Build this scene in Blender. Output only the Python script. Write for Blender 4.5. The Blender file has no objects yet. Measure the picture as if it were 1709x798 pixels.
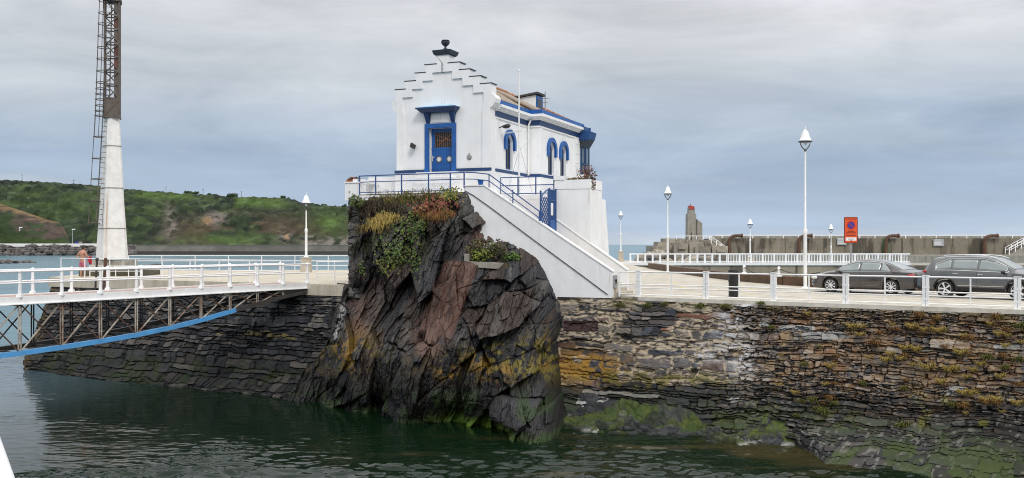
import bpy, bmesh, math, random
import numpy as np
from mathutils import Vector, Matrix
from mathutils.geometry import tessellate_polygon

R = math.radians
D = bpy.data
scene = bpy.context.scene
COL = scene.collection
rng = random.Random(7)

# ------------------------------------------------------------------ camera
CAMZ = 6.8
F = 1600.0          # focal length in photo pixels (photo 1709 x 798)
cam_d = D.cameras.new("camera"); cam = D.objects.new("camera", cam_d); COL.objects.link(cam)
cam.location = (0, 0, CAMZ); cam.rotation_euler = (R(90), 0, 0)
cam_d.sensor_width = 36; cam_d.lens = F / 1709 * 36
cam_d.shift_y = 9 / 1709
cam_d.clip_start = 0.1; cam_d.clip_end = 40000
scene.camera = cam

# ------------------------------------------------------------------ sky, sun, exposure
SUN_TO = Vector((0.30, -0.82, 0.80)).normalized()
w = D.worlds.new("World"); scene.world = w; w.use_nodes = True
nt = w.node_tree; nt.nodes.clear()
def N(nt, t, **kw):
    n = nt.nodes.new(t)
    for k, v in kw.items(): setattr(n, k, v)
    return n
def sock(nt, s, v):
    if isinstance(v, bpy.types.NodeSocket): nt.links.new(v, s)
    else: s.default_value = v
def mth(nt, op, a, b=0.0, c=None, clamp=False):
    n = N(nt, 'ShaderNodeMath', operation=op, use_clamp=clamp)
    sock(nt, n.inputs[0], a); sock(nt, n.inputs[1], b)
    if c is not None: sock(nt, n.inputs[2], c)
    return n.outputs[0]
def mixc(nt, f, a, b, bt='MIX'):
    n = N(nt, 'ShaderNodeMix', data_type='RGBA', blend_type=bt)
    sock(nt, n.inputs[0], f); sock(nt, n.inputs[6], a); sock(nt, n.inputs[7], b)
    return n.outputs[2]
def ramp(nt, f, stops, interp='LINEAR'):
    n = N(nt, 'ShaderNodeValToRGB'); n.color_ramp.interpolation = interp
    e = n.color_ramp.elements
    while len(e) < len(stops): e.new(0.5)
    for el, (p, c) in zip(e, stops):
        el.position = p; el.color = (*c, 1) if len(c) == 3 else c
    sock(nt, n.inputs[0], f); return n.outputs[0]
def noise(nt, vec, scale, detail=4, rough=0.55, dist=0.0):
    n = N(nt, 'ShaderNodeTexNoise')
    if vec is not None: nt.links.new(vec, n.inputs['Vector'])
    n.inputs['Scale'].default_value = scale; n.inputs['Detail'].default_value = detail
    n.inputs['Roughness'].default_value = rough; n.inputs['Distortion'].default_value = dist
    return n.outputs[0]
def mapping(nt, vec, scale=(1, 1, 1), rot=(0, 0, 0), loc=(0, 0, 0)):
    n = N(nt, 'ShaderNodeMapping'); nt.links.new(vec, n.inputs[0])
    n.inputs['Scale'].default_value = scale; n.inputs['Rotation'].default_value = rot; n.inputs['Location'].default_value = loc
    return n.outputs[0]

sky = N(nt, 'ShaderNodeTexSky', sky_type='NISHITA', sun_disc=False)
sky.sun_elevation = math.asin(SUN_TO.z); sky.sun_rotation = math.atan2(SUN_TO.x, SUN_TO.y)
sky.air_density = 1.0; sky.dust_density = 2.0
tc = N(nt, 'ShaderNodeTexCoord'); sx = N(nt, 'ShaderNodeSeparateXYZ'); nt.links.new(tc.outputs['Generated'], sx.inputs[0])
dx, dy, dz = sx.outputs
zc = mth(nt, 'MAXIMUM', dz, 0.0)
den = mth(nt, 'ADD', zc, 0.09)
cx = N(nt, 'ShaderNodeCombineXYZ')
nt.links.new(mth(nt, 'DIVIDE', dx, den), cx.inputs[0]); nt.links.new(mth(nt, 'DIVIDE', dy, den), cx.inputs[1])
pl = cx.outputs[0]
n1 = noise(nt, mapping(nt, pl, (0.55, 0.8, 1), loc=(3.1, 1.7, 0)), 1.0, 5, 0.5, 0.25)
n2 = noise(nt, mapping(nt, pl, (0.16, 0.42, 1), loc=(9.3, 4.2, 0)), 1.0, 3, 0.5)
n3 = noise(nt, mapping(nt, tc.outputs['Generated'], (4, 4, 16), loc=(1, 5, 2)), 1.0, 5, 0.6, 0.4)
# altitude of the cloud deck's tone, wobbled by the cloud noise so that the bands are not level
wob = mth(nt, 'MULTIPLY_ADD', mth(nt, 'SUBTRACT', n1, 0.5), 0.12, zc)
wob = mth(nt, 'MULTIPLY_ADD', mth(nt, 'SUBTRACT', n2, 0.5), 0.14, wob)
wob = mth(nt, 'MULTIPLY_ADD', mth(nt, 'SUBTRACT', n3, 0.5), 0.10, wob)
wob = mth(nt, 'MAXIMUM', wob, 0.0)
zz = mth(nt, 'MINIMUM', mth(nt, 'MULTIPLY', zc, 14.0), 1.0)     # horizon stays calm
alt = N(nt, 'ShaderNodeMix', data_type='FLOAT'); sock(nt, alt.inputs[0], zz); sock(nt, alt.inputs[2], zc); sock(nt, alt.inputs[3], wob)
K = 10.0
cl = ramp(nt, alt.outputs[0], [(0.0, (.62, .69, .78)), (0.02, (.47, .58, .73)), (0.07, (.40, .505, .66)), (0.12, (.48, .56, .665)),
                              (0.18, (.57, .62, .68)), (0.26, (.70, .71, .735)), (0.5, (1.2, 1.21, 1.24)), (1.0, (1.9, 1.9, 1.92))])
shade = mth(nt, 'MULTIPLY_ADD', n3, 0.70, 0.66)
cs = N(nt, 'ShaderNodeVectorMath', operation='SCALE'); nt.links.new(cl, cs.inputs[0]); nt.links.new(mth(nt, 'MULTIPLY', shade, K), cs.inputs['Scale'])
skyc = mixc(nt, 0.92, sky.outputs[0], cs.outputs[0])
bg = N(nt, 'ShaderNodeBackground'); bg.inputs['Strength'].default_value = 0.1
nt.links.new(skyc, bg.inputs['Color'])
wo = N(nt, 'ShaderNodeOutputWorld'); nt.links.new(bg.outputs[0], wo.inputs['Surface'])

sun_d = D.lights.new("sun", 'SUN'); sun_d.energy = 1.45; sun_d.angle = R(14); sun_d.color = (1.0, 0.96, 0.90)
sun = D.objects.new("sun", sun_d); COL.objects.link(sun)
sun.rotation_euler = (-SUN_TO).to_track_quat('-Z', 'Y').to_euler(); sun.location = (30, -30, 60)

scene.view_settings.view_transform = 'Standard'; scene.view_settings.look = 'None'
scene.view_settings.exposure = 0.0; scene.view_settings.gamma = 1.0
scene.view_settings.use_curve_mapping = False
scene.render.engine = 'CYCLES'
scene.cycles.max_bounces = 6; scene.cycles.use_denoising = True; scene.cycles.denoising_prefilter = 'ACCURATE'; scene.cycles.filter_width = 1.05

# ------------------------------------------------------------------ helpers
def at(px, py, Y): return Vector(((px - 854.5) / F * Y, Y, CAMZ - (py - 408) / F * Y))
def ground(px, py, z):
    Y = (CAMZ - z) * F / (py - 408); return Vector(((px - 854.5) / F * Y, Y, z))
def s2l(c): return tuple(((x / 255) / 12.92 if x / 255 <= 0.04045 else ((x / 255 + 0.055) / 1.055) ** 2.4) for x in c)

def tag(o, label=None, cat=None, group=None, kind=None):
    if label: o['label'] = label
    if cat: o['category'] = cat
    if group: o['group'] = group
    if kind: o['kind'] = kind
    return o
def thing(name, label, cat, loc=(0, 0, 0), rz=0.0, group=None, kind=None):
    o = D.objects.new(name, None); COL.objects.link(o); o.location = loc; o.rotation_euler = (0, 0, rz)
    o.empty_display_size = 0.3
    return tag(o, label, cat, group, kind)
def copy_tree(o, parent=None):
    c = o.copy(); COL.objects.link(c)
    if parent is not None: c.parent = parent
    for ch in list(o.children): copy_tree(ch, c)
    return c

class MB:
    """collects shapes; build() links them as one mesh object"""
    def __init__(s): s.v = []; s.f = []; s.c = None
    def add(s, vs, fs):
        o = len(s.v); s.v += [tuple(p) for p in vs]; s.f += [tuple(i + o for i in f) for f in fs]; return s
    def box(s, x0, x1, y0, y1, z0, z1):
        return s.add([(x0, y0, z0), (x1, y0, z0), (x1, y1, z0), (x0, y1, z0), (x0, y0, z1), (x1, y0, z1), (x1, y1, z1), (x0, y1, z1)],
                     [(3, 2, 1, 0), (4, 5, 6, 7), (0, 1, 5, 4), (1, 2, 6, 5), (2, 3, 7, 6), (3, 0, 4, 7)])
    def hexa(s, b, t):      # four bottom corners, four top corners
        return s.add(list(b) + list(t), [(3, 2, 1, 0), (4, 5, 6, 7), (0, 1, 5, 4), (1, 2, 6, 5), (2, 3, 7, 6), (3, 0, 4, 7)])
    def prism(s, poly, f0, f1):   # poly 2d, f0 / f1 map 2d to 3d
        n = len(poly); a = [f0(*p) for p in poly]; b = [f1(*p) for p in poly]
        tris = tessellate_polygon([[Vector((p[0], p[1], 0)) for p in poly]])
        fs = [tuple(t) for t in tris] + [tuple(i + n for i in reversed(t)) for t in tris]
        fs += [(i, (i + 1) % n, (i + 1) % n + n, i + n) for i in range(n)]
        return s.add(a + b, fs)
    def tube(s, p0, p1, r0, r1=None, n=8, caps=True):
        r1 = r0 if r1 is None else r1
        p0 = Vector(p0); p1 = Vector(p1); d = (p1 - p0)
        if d.length < 1e-6: return s
        d.normalize(); u = d.orthogonal().normalized(); v = d.cross(u); vs = []
        for p, r in ((p0, r0), (p1, r1)):
            for k in range(n):
                a = 2 * math.pi * k / n + math.pi / n; vs.append(p + (u * math.cos(a) + v * math.sin(a)) * r)
        fs = [(k, (k + 1) % n, (k + 1) % n + n, k + n) for k in range(n)]
        if caps: fs += [tuple(range(n - 1, -1, -1)), tuple(range(n, 2 * n))]
        return s.add(vs, fs)
    def path(s, pts, r, n=6):
        for a, b in zip(pts, pts[1:]): s.tube(a, b, r, n=n)
        return s
    def bar(s, p0, p1, w, h):      # square bar, up = z
        p0 = Vector(p0); p1 = Vector(p1); d = (p1 - p0).normalized()
        sd = d.cross(Vector((0, 0, 1)))
        if sd.length < 1e-3: sd = Vector((1, 0, 0))
        sd.normalize(); up = sd.cross(d).normalized()
        a = sd * w / 2; b = up * h / 2
        return s.hexa([p0 - a - b, p0 + a - b, p1 + a - b, p1 - a - b], [p0 - a + b, p0 + a + b, p1 + a + b, p1 - a + b])
    def lathe(s, prof, c=(0, 0, 0), n=16, axis='z'):
        vs = []; m = len(prof)
        for (r, z) in prof:
            for k in range(n):
                a = 2 * math.pi * k / n
                p = (r * math.cos(a), r * math.sin(a), z)
                if axis == 'y': p = (p[0], p[2], p[1])
                vs.append((c[0] + p[0], c[1] + p[1], c[2] + p[2]))
        fs = []
        for j in range(m - 1):
            for k in range(n):
                fs.append((j * n + k, j * n + (k + 1) % n, (j + 1) * n + (k + 1) % n, (j + 1) * n + k))
        fs += [tuple(range(n - 1, -1, -1)), tuple(range((m - 1) * n, m * n))]
        return s.add(vs, fs)
    def ball(s, c, rx, ry, rz, n=10, m=7):
        prof = [(math.sin(math.pi * j / m), -math.cos(math.pi * j / m)) for j in range(m + 1)]
        o = len(s.v)
        s.lathe([(max(r, 1e-4), z) for r, z in prof], (0, 0, 0), n)
        for i in range(o, len(s.v)):
            p = s.v[i]; s.v[i] = (c[0] + p[0] * rx, c[1] + p[1] * ry, c[2] + p[2] * rz)
        return s
    def build(s, name, mat, parent=None, smooth=None, fix=True):
        me = D.meshes.new(name); me.from_pydata(s.v, [], s.f)
        if fix:
            bm = bmesh.new(); bm.from_mesh(me); bmesh.ops.recalc_face_normals(bm, faces=bm.faces); bm.to_mesh(me); bm.free()
        if smooth is not None:
            me.polygons.foreach_set('use_smooth', [True] * len(me.polygons)); me.set_sharp_from_angle(angle=R(smooth))
        if mat: me.materials.append(mat)
        if s.c is not None:
            ca = me.color_attributes.new('Col', 'FLOAT_COLOR', 'POINT')
            arr = np.ones((len(me.vertices), 4), dtype=np.float32); arr[:, :3] = np.asarray(s.c, dtype=np.float32)[:, :3]
            ca.data.foreach_set('color', arr.ravel())
        o = D.objects.new(name, me); COL.objects.link(o)
        if parent is not None: o.parent = parent
        return o

def grid_mesh(name, P, C, mat, parent=None, mask=None, smooth=False, flip=False):
    """P (n,m,3) positions, C (n,m,3) albedo -> one mesh"""
    n, m = P.shape[:2]
    idx = np.arange(n * m).reshape(n, m)
    q = np.stack([idx[:-1, :-1], idx[1:, :-1], idx[1:, 1:], idx[:-1, 1:]], -1).reshape(-1, 4)
    if flip: q = q[:, ::-1]
    if mask is not None:
        mk = mask.ravel(); q = q[mk[q].all(1)]
    me = D.meshes.new(name)
    me.vertices.add(n * m); me.vertices.foreach_set('co', P.reshape(-1).astype(np.float32))
    me.loops.add(q.size); me.loops.foreach_set('vertex_index', q.ravel().astype(np.int32))
    me.polygons.add(len(q)); me.polygons.foreach_set('loop_start', (np.arange(len(q)) * 4).astype(np.int32))
    me.polygons.foreach_set('use_smooth', np.full(len(q), smooth))
    me.update(calc_edges=True); me.validate()
    if C is not None:
        ca = me.color_attributes.new('Col', 'FLOAT_COLOR', 'POINT')
        arr = np.ones((n * m, 4), dtype=np.float32); arr[:, :3] = C.reshape(-1, 3)
        ca.data.foreach_set('color', arr.ravel())
    me.materials.append(mat)
    o = D.objects.new(name, me); COL.objects.link(o)
    if parent is not None: o.parent = parent
    return o

# numpy noises
def _h(ix, iy, seed):
    n = (ix.astype(np.int64) * 374761393 + iy.astype(np.int64) * 668265263 + seed * 1274126177) & 0xffffffff
    n = ((n ^ (n >> 13)) * 1274126177) & 0xffffffff
    n = ((n ^ (n >> 16)) * 2246822519) & 0xffffffff
    return ((n ^ (n >> 15)) & 0xffffff) / float(0xffffff)
def vnoise(x, y, seed=0):
    xi = np.floor(x); yi = np.floor(y); fx = x - xi; fy = y - yi
    fx = fx * fx * (3 - 2 * fx); fy = fy * fy * (3 - 2 * fy)
    a = _h(xi, yi, seed); b = _h(xi + 1, yi, seed); c = _h(xi, yi + 1, seed); d = _h(xi + 1, yi + 1, seed)
    return (a * (1 - fx) + b * fx) * (1 - fy) + (c * (1 - fx) + d * fx) * fy
def fbm(x, y, seed=0, octv=4, gain=0.5):
    t = 0; a = 1; s = 0
    for k in range(octv):
        t = t + a * vnoise(x * 2 ** k + 17.3 * k, y * 2 ** k - 9.1 * k, seed + k); s += a; a *= gain
    return t / s
def voro(x, y, seed=0, jx=0.9, jy=0.9, brick=False):
    """F1, F2-F1, cell ids a,b,c in 0..1, offset from the cell centre"""
    yi = np.floor(y)
    f1 = np.full(x.shape, 9.0); f2 = np.full(x.shape, 9.0)
    ids = [np.zeros(x.shape) for _ in range(3)]; ox = np.zeros(x.shape); oy = np.zeros(x.shape)
    for dj in (-1, 0, 1):
        cy = yi + dj
        xs = x + (0.5 * (cy % 2) if brick else 0) + (_h(cy, cy * 0 + 3, seed + 5) if brick else 0)
        xi = np.floor(xs)
        for di in (-2, -1, 0, 1, 2) if brick else (-1, 0, 1):
            cxx = xi + di
            px = cxx + 0.5 + (_h(cxx, cy, seed) - 0.5) * jx; py = cy + 0.5 + (_h(cxx, cy, seed + 1) - 0.5) * jy
            ddx = xs - px; ddy = y - py; dd = np.sqrt(ddx ** 2 + ddy ** 2)
            near = dd < f1
            f2 = np.where(near, f1, np.minimum(f2, dd)); f1 = np.where(near, dd, f1)
            for k in range(3): ids[k] = np.where(near, _h(cxx, cy, seed + 11 + k), ids[k])
            ox = np.where(near, ddx, ox); oy = np.where(near, ddy, oy)
    return f1, f2 - f1, ids, ox, oy
def courses(x, y, seed, hm, hv, lm, lv, split=.25):
    """roughly coursed masonry: (distance to the joint, three random ids, position in the stone)"""
    rs = np.random.RandomState(seed)
    y0 = y.min() - .3; hs = hm * np.exp(rs.normal(0, hv, 600)); yb = y0 + np.cumsum(hs); row = np.searchsorted(yb, y)
    lo = np.where(row > 0, yb[np.maximum(row - 1, 0)], y0); hi = yb[row]
    ids = [np.zeros(x.shape) for _ in range(3)]; ex = np.zeros(x.shape); ox = np.zeros(x.shape); slo = lo.copy(); shi = hi.copy()
    for r in np.unique(row):
        m = row == r; hh_ = hs[r]; k = 0.75 + .25 * hh_ / hm
        ls = lm * k * np.exp(rs.normal(0, lv, 500)); xb = x.min() - rs.rand() * lm * 2 + np.cumsum(ls); n_ = len(xb)
        c = np.clip(np.searchsorted(xb, x[m]), 1, n_ - 1); a = xb[c - 1]; b = xb[c]
        q = rs.rand(n_, 4); yl = lo[m].copy(); yh = hi[m].copy()
        cut = yl + (yh - yl) * (.35 + .3 * q[c, 1]); sp = (q[c, 3] < split * min(1.6, hh_ / hm)); up = y[m] > cut
        yl = np.where(sp & up, cut, yl); yh = np.where(sp & ~up, cut, yh); slo[m] = yl; shi[m] = yh
        for j in range(3): ids[j][m] = np.mod(q[c, j] + .37 * (sp & up), 1)
        # leaning head joints
        lean = (y[m] - (yl + yh) / 2) * (q[c, 2] - .5) * .9
        ex[m] = np.minimum(np.abs(x[m] - a - lean), np.abs(b + lean - x[m])); ox[m] = (x[m] - (a + b) / 2) / np.maximum(b - a, .01)
    ey = np.minimum(y - slo, shi - y); oy = (y - (slo + shi) / 2) / np.maximum(shi - slo, .01)
    # rounded corners
    r_ = .05; e = np.where((ex < r_) & (ey < r_), r_ - np.hypot(r_ - ex, r_ - ey), np.minimum(ex, ey))
    return e, ids, ox, oy
def sst(x, a, b):
    t = np.clip((x - a) / (b - a), 0, 1); return t * t * (3 - 2 * t)
def lerp(A, B, t): return A * (1 - t[..., None]) + np.asarray(B) * t[..., None]
def project(P): return 854.5 + F * P[..., 0] / P[..., 1], 408 + F * (CAMZ - P[..., 2]) / P[..., 1]

# ------------------------------------------------------------------ materials
def newmat(name):
    m = D.materials.new(name); m.use_nodes = True; nt = m.node_tree
    b = nt.nodes['Principled BSDF']; return m, nt, b
def mat(name, col, rough=0.6, var=0.12, scale=3.0, bump=0.0, bscale=40.0, metal=0.0, dirt=None, dirt_amt=0.0, streak=False, spec=0.5, coat=0.0, stain=0.0):
    m, nt, b = newmat(name)
    tc = N(nt, 'ShaderNodeTexCoord'); v = tc.outputs['Object']
    n = noise(nt, v, scale, 5, 0.6)
    lo = tuple(c * (1 - var) for c in col); hi = tuple(min(c * (1 + var), 0.95) for c in col)
    c = ramp(nt, n, [(0.3, lo), (0.7, hi)])
    if dirt is not None:
        v2 = mapping(nt, v, (3.0, 3.0, 0.25)) if streak else v
        d1 = noise(nt, v2, 1.3, 6, 0.65); d2 = noise(nt, v, 9.0, 4, 0.6)
        f = mth(nt, 'MULTIPLY', mth(nt, 'MULTIPLY_ADD', d1, 3.2, -1.45, clamp=True), mth(nt, 'MULTIPLY_ADD', d2, 1.4, 0.1, clamp=True))
        c = mixc(nt, mth(nt, 'MULTIPLY', f, dirt_amt, clamp=True), c, (*dirt, 1))
    if stain:
        s1 = noise(nt, mapping(nt, v, (7, 7, .35)), 1.0, 3, .5); s2 = noise(nt, mapping(nt, v, (.6, .6, .8), loc=(5, 2, 1)), 1.0, 3, .5)
        f = mth(nt, 'MULTIPLY', mth(nt, 'MULTIPLY_ADD', s1, 9.0, -5.6, clamp=True), mth(nt, 'MULTIPLY_ADD', s2, 5.0, -2.4, clamp=True))
        c = mixc(nt, mth(nt, 'MULTIPLY', f, stain, clamp=True), c, (.42, .34, .22, 1))
        s3 = noise(nt, v, .9, 2, .5); c = mixc(nt, mth(nt, 'MULTIPLY', mth(nt, 'MULTIPLY_ADD', s3, 12.0, -6.6, clamp=True), .10), c, (.62, .63, .66, 1))
    nt.links.new(c, b.inputs['Base Color'])
    b.inputs['Roughness'].default_value = rough; b.inputs['Metallic'].default_value = metal
    b.inputs['Specular IOR Level'].default_value = spec
    if coat: b.inputs['Coat Weight'].default_value = coat; b.inputs['Coat Roughness'].default_value = 0.05
    if bump:
        bn = noise(nt, v, bscale, 4, 0.6); bp = N(nt, 'ShaderNodeBump'); bp.inputs['Strength'].default_value = bump; bp.inputs['Distance'].default_value = 0.02
        nt.links.new(bn, bp.inputs['Height']); nt.links.new(bp.outputs[0], b.inputs['Normal'])
    return m
def colmat(name, rough=0.8, var=0.35, scale=14.0, bump=0.4, bscale=35.0, spec=0.3, stretch=None, rot=(0, 0, 0)):
    """reads the per-vertex albedo"""
    m, nt, b = newmat(name)
    a = N(nt, 'ShaderNodeVertexColor', layer_name='Col'); tc = N(nt, 'ShaderNodeTexCoord')
    vec = tc.outputs['Object'] if stretch is None else mapping(nt, mapping(nt, tc.outputs['Object'], rot=rot), stretch)
    n = noise(nt, vec, scale, 6, 0.65)
    k = mth(nt, 'MULTIPLY_ADD', n, 2 * var, 1 - var)
    vm = N(nt, 'ShaderNodeVectorMath', operation='SCALE'); nt.links.new(a.outputs['Color'], vm.inputs[0]); nt.links.new(k, vm.inputs['Scale'])
    nt.links.new(vm.outputs[0], b.inputs['Base Color'])
    b.inputs['Roughness'].default_value = rough; b.inputs['Specular IOR Level'].default_value = spec
    if bump:
        bn = noise(nt, vec, bscale, 6, 0.7); bp = N(nt, 'ShaderNodeBump'); bp.inputs['Strength'].default_value = bump; bp.inputs['Distance'].default_value = 0.03
        nt.links.new(bn, bp.inputs['Height']); nt.links.new(bp.outputs[0], b.inputs['Normal'])
    return m

M = {}
M['plaster'] = mat('white_plaster', (.82, .82, .82), .75, .05, 1.2, .05, 5, dirt=(.55, .53, .49), dirt_amt=.20, streak=True, stain=.75)
M['plaster2'] = mat('white_stair_plaster', (.80, .80, .81), .8, .06, 1.6, .07, 5, dirt=(.56, .54, .50), dirt_amt=.28, streak=True, stain=.7)
M['white'] = mat('white_paint', (.80, .80, .79), .45, .06, 4, .1, 30, dirt=(.42, .30, .18), dirt_amt=.22)
M['railwhite'] = mat('white_rail_paint', (.84, .84, .84), .4, .05, 4, .1, 30, dirt=(.35, .26, .18), dirt_amt=.25)
M['blue'] = mat('blue_paint', (.012, .095, .33), .38, .18, 3, .1, 30)
M['navy'] = mat('navy_paint', (.016, .05, .15), .45, .15, 3)
M['skyblue'] = mat('light_blue_paint', (.09, .33, .66), .4, .12, 3, .1, 30, dirt=(.12, .07, .04), dirt_amt=.25)
M['slatecap'] = mat('dark_slate', (.035, .042, .06), .5, .2, 6, .2, 30)
M['glass'] = mat('dark_glass', (.025, .03, .035), .06, .1, 2)
M['carglass'] = mat('car_glass', (.17, .205, .205), .04, .25, 1.2, spec=1.0, coat=1.0)
M['rust'] = mat('rusty_steel', (.11, .055, .033), .75, .4, 6, .4, 30, dirt=(.035, .03, .03), dirt_amt=.7)
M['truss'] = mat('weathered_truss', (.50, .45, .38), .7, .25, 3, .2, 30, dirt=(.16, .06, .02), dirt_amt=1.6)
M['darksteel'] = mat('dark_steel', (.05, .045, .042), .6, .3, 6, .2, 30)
M['latticesteel'] = mat('brown_galvanised', (.105, .09, .075), .65, .3, 5, .2, 30, dirt=(.11, .04, .025), dirt_amt=.6)
M['redrust'] = mat('dark_red_paint', (.12, .045, .035), .7, .4, 2.2, .2, 20, dirt=(.07, .06, .05), dirt_amt=.9)
M['concrete'] = mat('grey_concrete', (.30, .28, .24), .85, .2, 1.5, .4, 20, dirt=(.09, .08, .06), dirt_amt=.8, streak=True)
M['paleconc'] = mat('pale_concrete', (.46, .42, .34), .85, .12, 1.2, .3, 20, dirt=(.24, .15, .07), dirt_amt=.5, streak=True)
M['darkconc'] = mat('dark_wet_concrete', (.055, .05, .042), .8, .3, 2, .3, 20)
M['tile'] = mat('orange_roof_tile', (.36, .15, .075), .8, .35, 8, .3, 20, dirt=(.12, .09, .07), dirt_amt=.7)
M['roofgrey'] = mat('weathered_roof', (.28, .24, .19), .85, .25, 6, .4, 20, dirt=(.30, .13, .07), dirt_amt=.6)
M['black'] = mat('black_plastic', (.012, .012, .013), .45, .2, 3)
M['rubber'] = mat('rubber', (.016, .016, .016), .8, .2, 8)
M['alloy'] = mat('alloy', (.74, .74, .75), .35, .05, 3, metal=.15)
M['chrome'] = mat('chrome_trim', (.75, .75, .75), .18, .03, 3, metal=.8)
M['brownpaint'] = mat('brown_car_paint', (.052, .044, .040), .14, .06, 1, coat=1.0)
M['greypaint'] = mat('grey_car_paint', (.085, .088, .093), .14, .06, 1, coat=1.0)
M['redlamp'] = mat('red_lamp', (.35, .01, .012), .15, .1, 3)
M['clearlamp'] = mat('clear_lamp', (.7, .7, .7), .1, .05, 3)
M['orange'] = mat('orange_sign', (.68, .08, .015), .45, .06, 3)
M['signblue'] = mat('sign_blue', (.02, .04, .32), .45, .06, 3)
M['signred'] = mat('sign_red', (.45, .012, .015), .45, .06, 3)
M['greysteel'] = mat('galvanised', (.36, .37, .38), .45, .1, 4, metal=.4)
M['pinkcloth'] = mat('pink_cloth', (.55, .16, .22), .9, .25, 9)
M['redcloth'] = mat('red_towel', (.50, .045, .07), .95, .25, 9)
M['skin'] = mat('skin', (.50, .25, .16), .55, .08, 6)
M['hair'] = mat('dark_hair', (.012, .009, .008), .6, .2, 20)
M['terracotta'] = mat('terracotta_pot', (.35, .12, .06), .8, .15, 5)
M['planks'] = mat('pinkish_deck', (.36, .25, .21), .8, .2, 4, .2, 20)
M['stonecol'] = colmat('masonry', .82, .50, 9, .7, 22, stretch=(1, 1, 5))
M['rockcol'] = colmat('rock_face', .58, .55, 5, .9, 9, spec=.4, stretch=(5, 3, 1), rot=(0, R(28), 0))
M['hillcol'] = colmat('hillside', .95, .30, .35, 0)
M['leafcol'] = colmat('leaf', .7, .25, 6, 0)
M['boulder'] = mat('boulder_stone', (.10, .09, .085), .85, .4, .6, .4, 5)
M['paleboulder'] = mat('pale_boulder_concrete', (.30, .27, .22), .9, .35, .7, .4, 5, dirt=(.07, .06, .05), dirt_amt=.7)
# ================================================================== THE SETTING
E0 = np.array([4.0, 38.6]); Ed = np.array([.8308, -.5566]); En = np.array([-.5566, -.8308])
def edge_px(px):
    k = (px - 854.5) / F; t = (k * E0[1] - E0[0]) / (Ed[0] - k * Ed[1]); return t
def edge_pt(t, inset=0.0, z=4.7):
    p = E0 + Ed * t - En * inset; return Vector((p[0], p[1], z))

# ---- water: a fine wavy sheet near the camera, plain sheets out to the horizon
def water_mat():
    m, nt, b = newmat('sea_water')
    tc = N(nt, 'ShaderNodeTexCoord'); v = tc.outputs['Object']
    a = N(nt, 'ShaderNodeVertexColor', layer_name='Col')
    nt.links.new(a.outputs['Color'], b.inputs['Base Color'])
    b.inputs['Roughness'].default_value = 0.012; b.inputs['Specular IOR Level'].default_value = .42; b.inputs['IOR'].default_value = 1.33
    n1 = noise(nt, mapping(nt, v, (0.9, 2.6, 1), rot=(0, 0, R(-14))), 1.0, 2, 0.5, 0.6)
    n2 = noise(nt, mapping(nt, v, (5.0, 9.0, 1), rot=(0, 0, R(12))), 1.0, 3, 0.55, 0.3)
    h = mth(nt, 'MULTIPLY_ADD', n2, 0.10, n1)
    bp = N(nt, 'ShaderNodeBump'); bp.inputs['Strength'].default_value = 0.35; bp.inputs['Distance'].default_value = 0.04
    nt.links.new(h, bp.inputs['Height']); nt.links.new(bp.outputs[0], b.inputs['Normal'])
    return m
def sea_mat():
    m, nt, b = newmat('open_sea')
    tc = N(nt, 'ShaderNodeTexCoord'); v = tc.outputs['Object']
    n0 = noise(nt, mapping(nt, v, (.012, .05, 1)), 1.0, 4, .6)
    nt.links.new(ramp(nt, n0, [(.35, (.05, .13, .18)), (.7, (.10, .22, .27))]), b.inputs['Base Color'])
    b.inputs['Roughness'].default_value = 0.22; b.inputs['IOR'].default_value = 1.33
    n1 = noise(nt, mapping(nt, v, (.25, .9, 1), rot=(0, 0, R(-10))), 1.0, 5, .62, .4)
    bp = N(nt, 'ShaderNodeBump'); bp.inputs['Strength'].default_value = 0.5; bp.inputs['Distance'].default_value = 0.35
    nt.links.new(n1, bp.inputs['Height']); nt.links.new(bp.outputs[0], b.inputs['Normal'])
    return m
WX0, WX1, WY0, WY1 = -44.0, 24.0, 6.0, 60.0
nx, ny = 700, 860
gx, gy = np.meshgrid(np.linspace(WX0, WX1, nx), np.linspace(WY0, WY1, ny), indexing='ij')
edge = np.minimum.reduce([sst(gx, WX0, WX0 + 4), sst(-gx, -WX1, -WX1 + 4), sst(gy, WY0, WY0 + 2), sst(-gy, -WY1, -WY1 + 6)])
rot = lambda a: (gx * math.cos(a) + gy * math.sin(a), -gx * math.sin(a) + gy * math.cos(a))
u_, v_ = rot(R(-12)); wv = (fbm(u_ * .30, v_ * .8, 3, 2, .5) - .5) * .10 + (1 - np.abs(2 * fbm(u_ * .95, v_ * 1.9, 13, 3, .55) - 1)) ** 2 * .19 - .07
u_, v_ = rot(R(9)); wv += (1 - np.abs(2 * fbm(u_ * .7, v_ * 2.6, 9, 3, .55) - 1)) ** 1.5 * .09 - .04
calm = (.10 + .95 * sst(-gy, -36, -23)) * (.22 + 1.35 * sst(fbm(gx * .12, gy * .3, 5, 3), .36, .66))
WZ = wv * edge * calm
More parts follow.
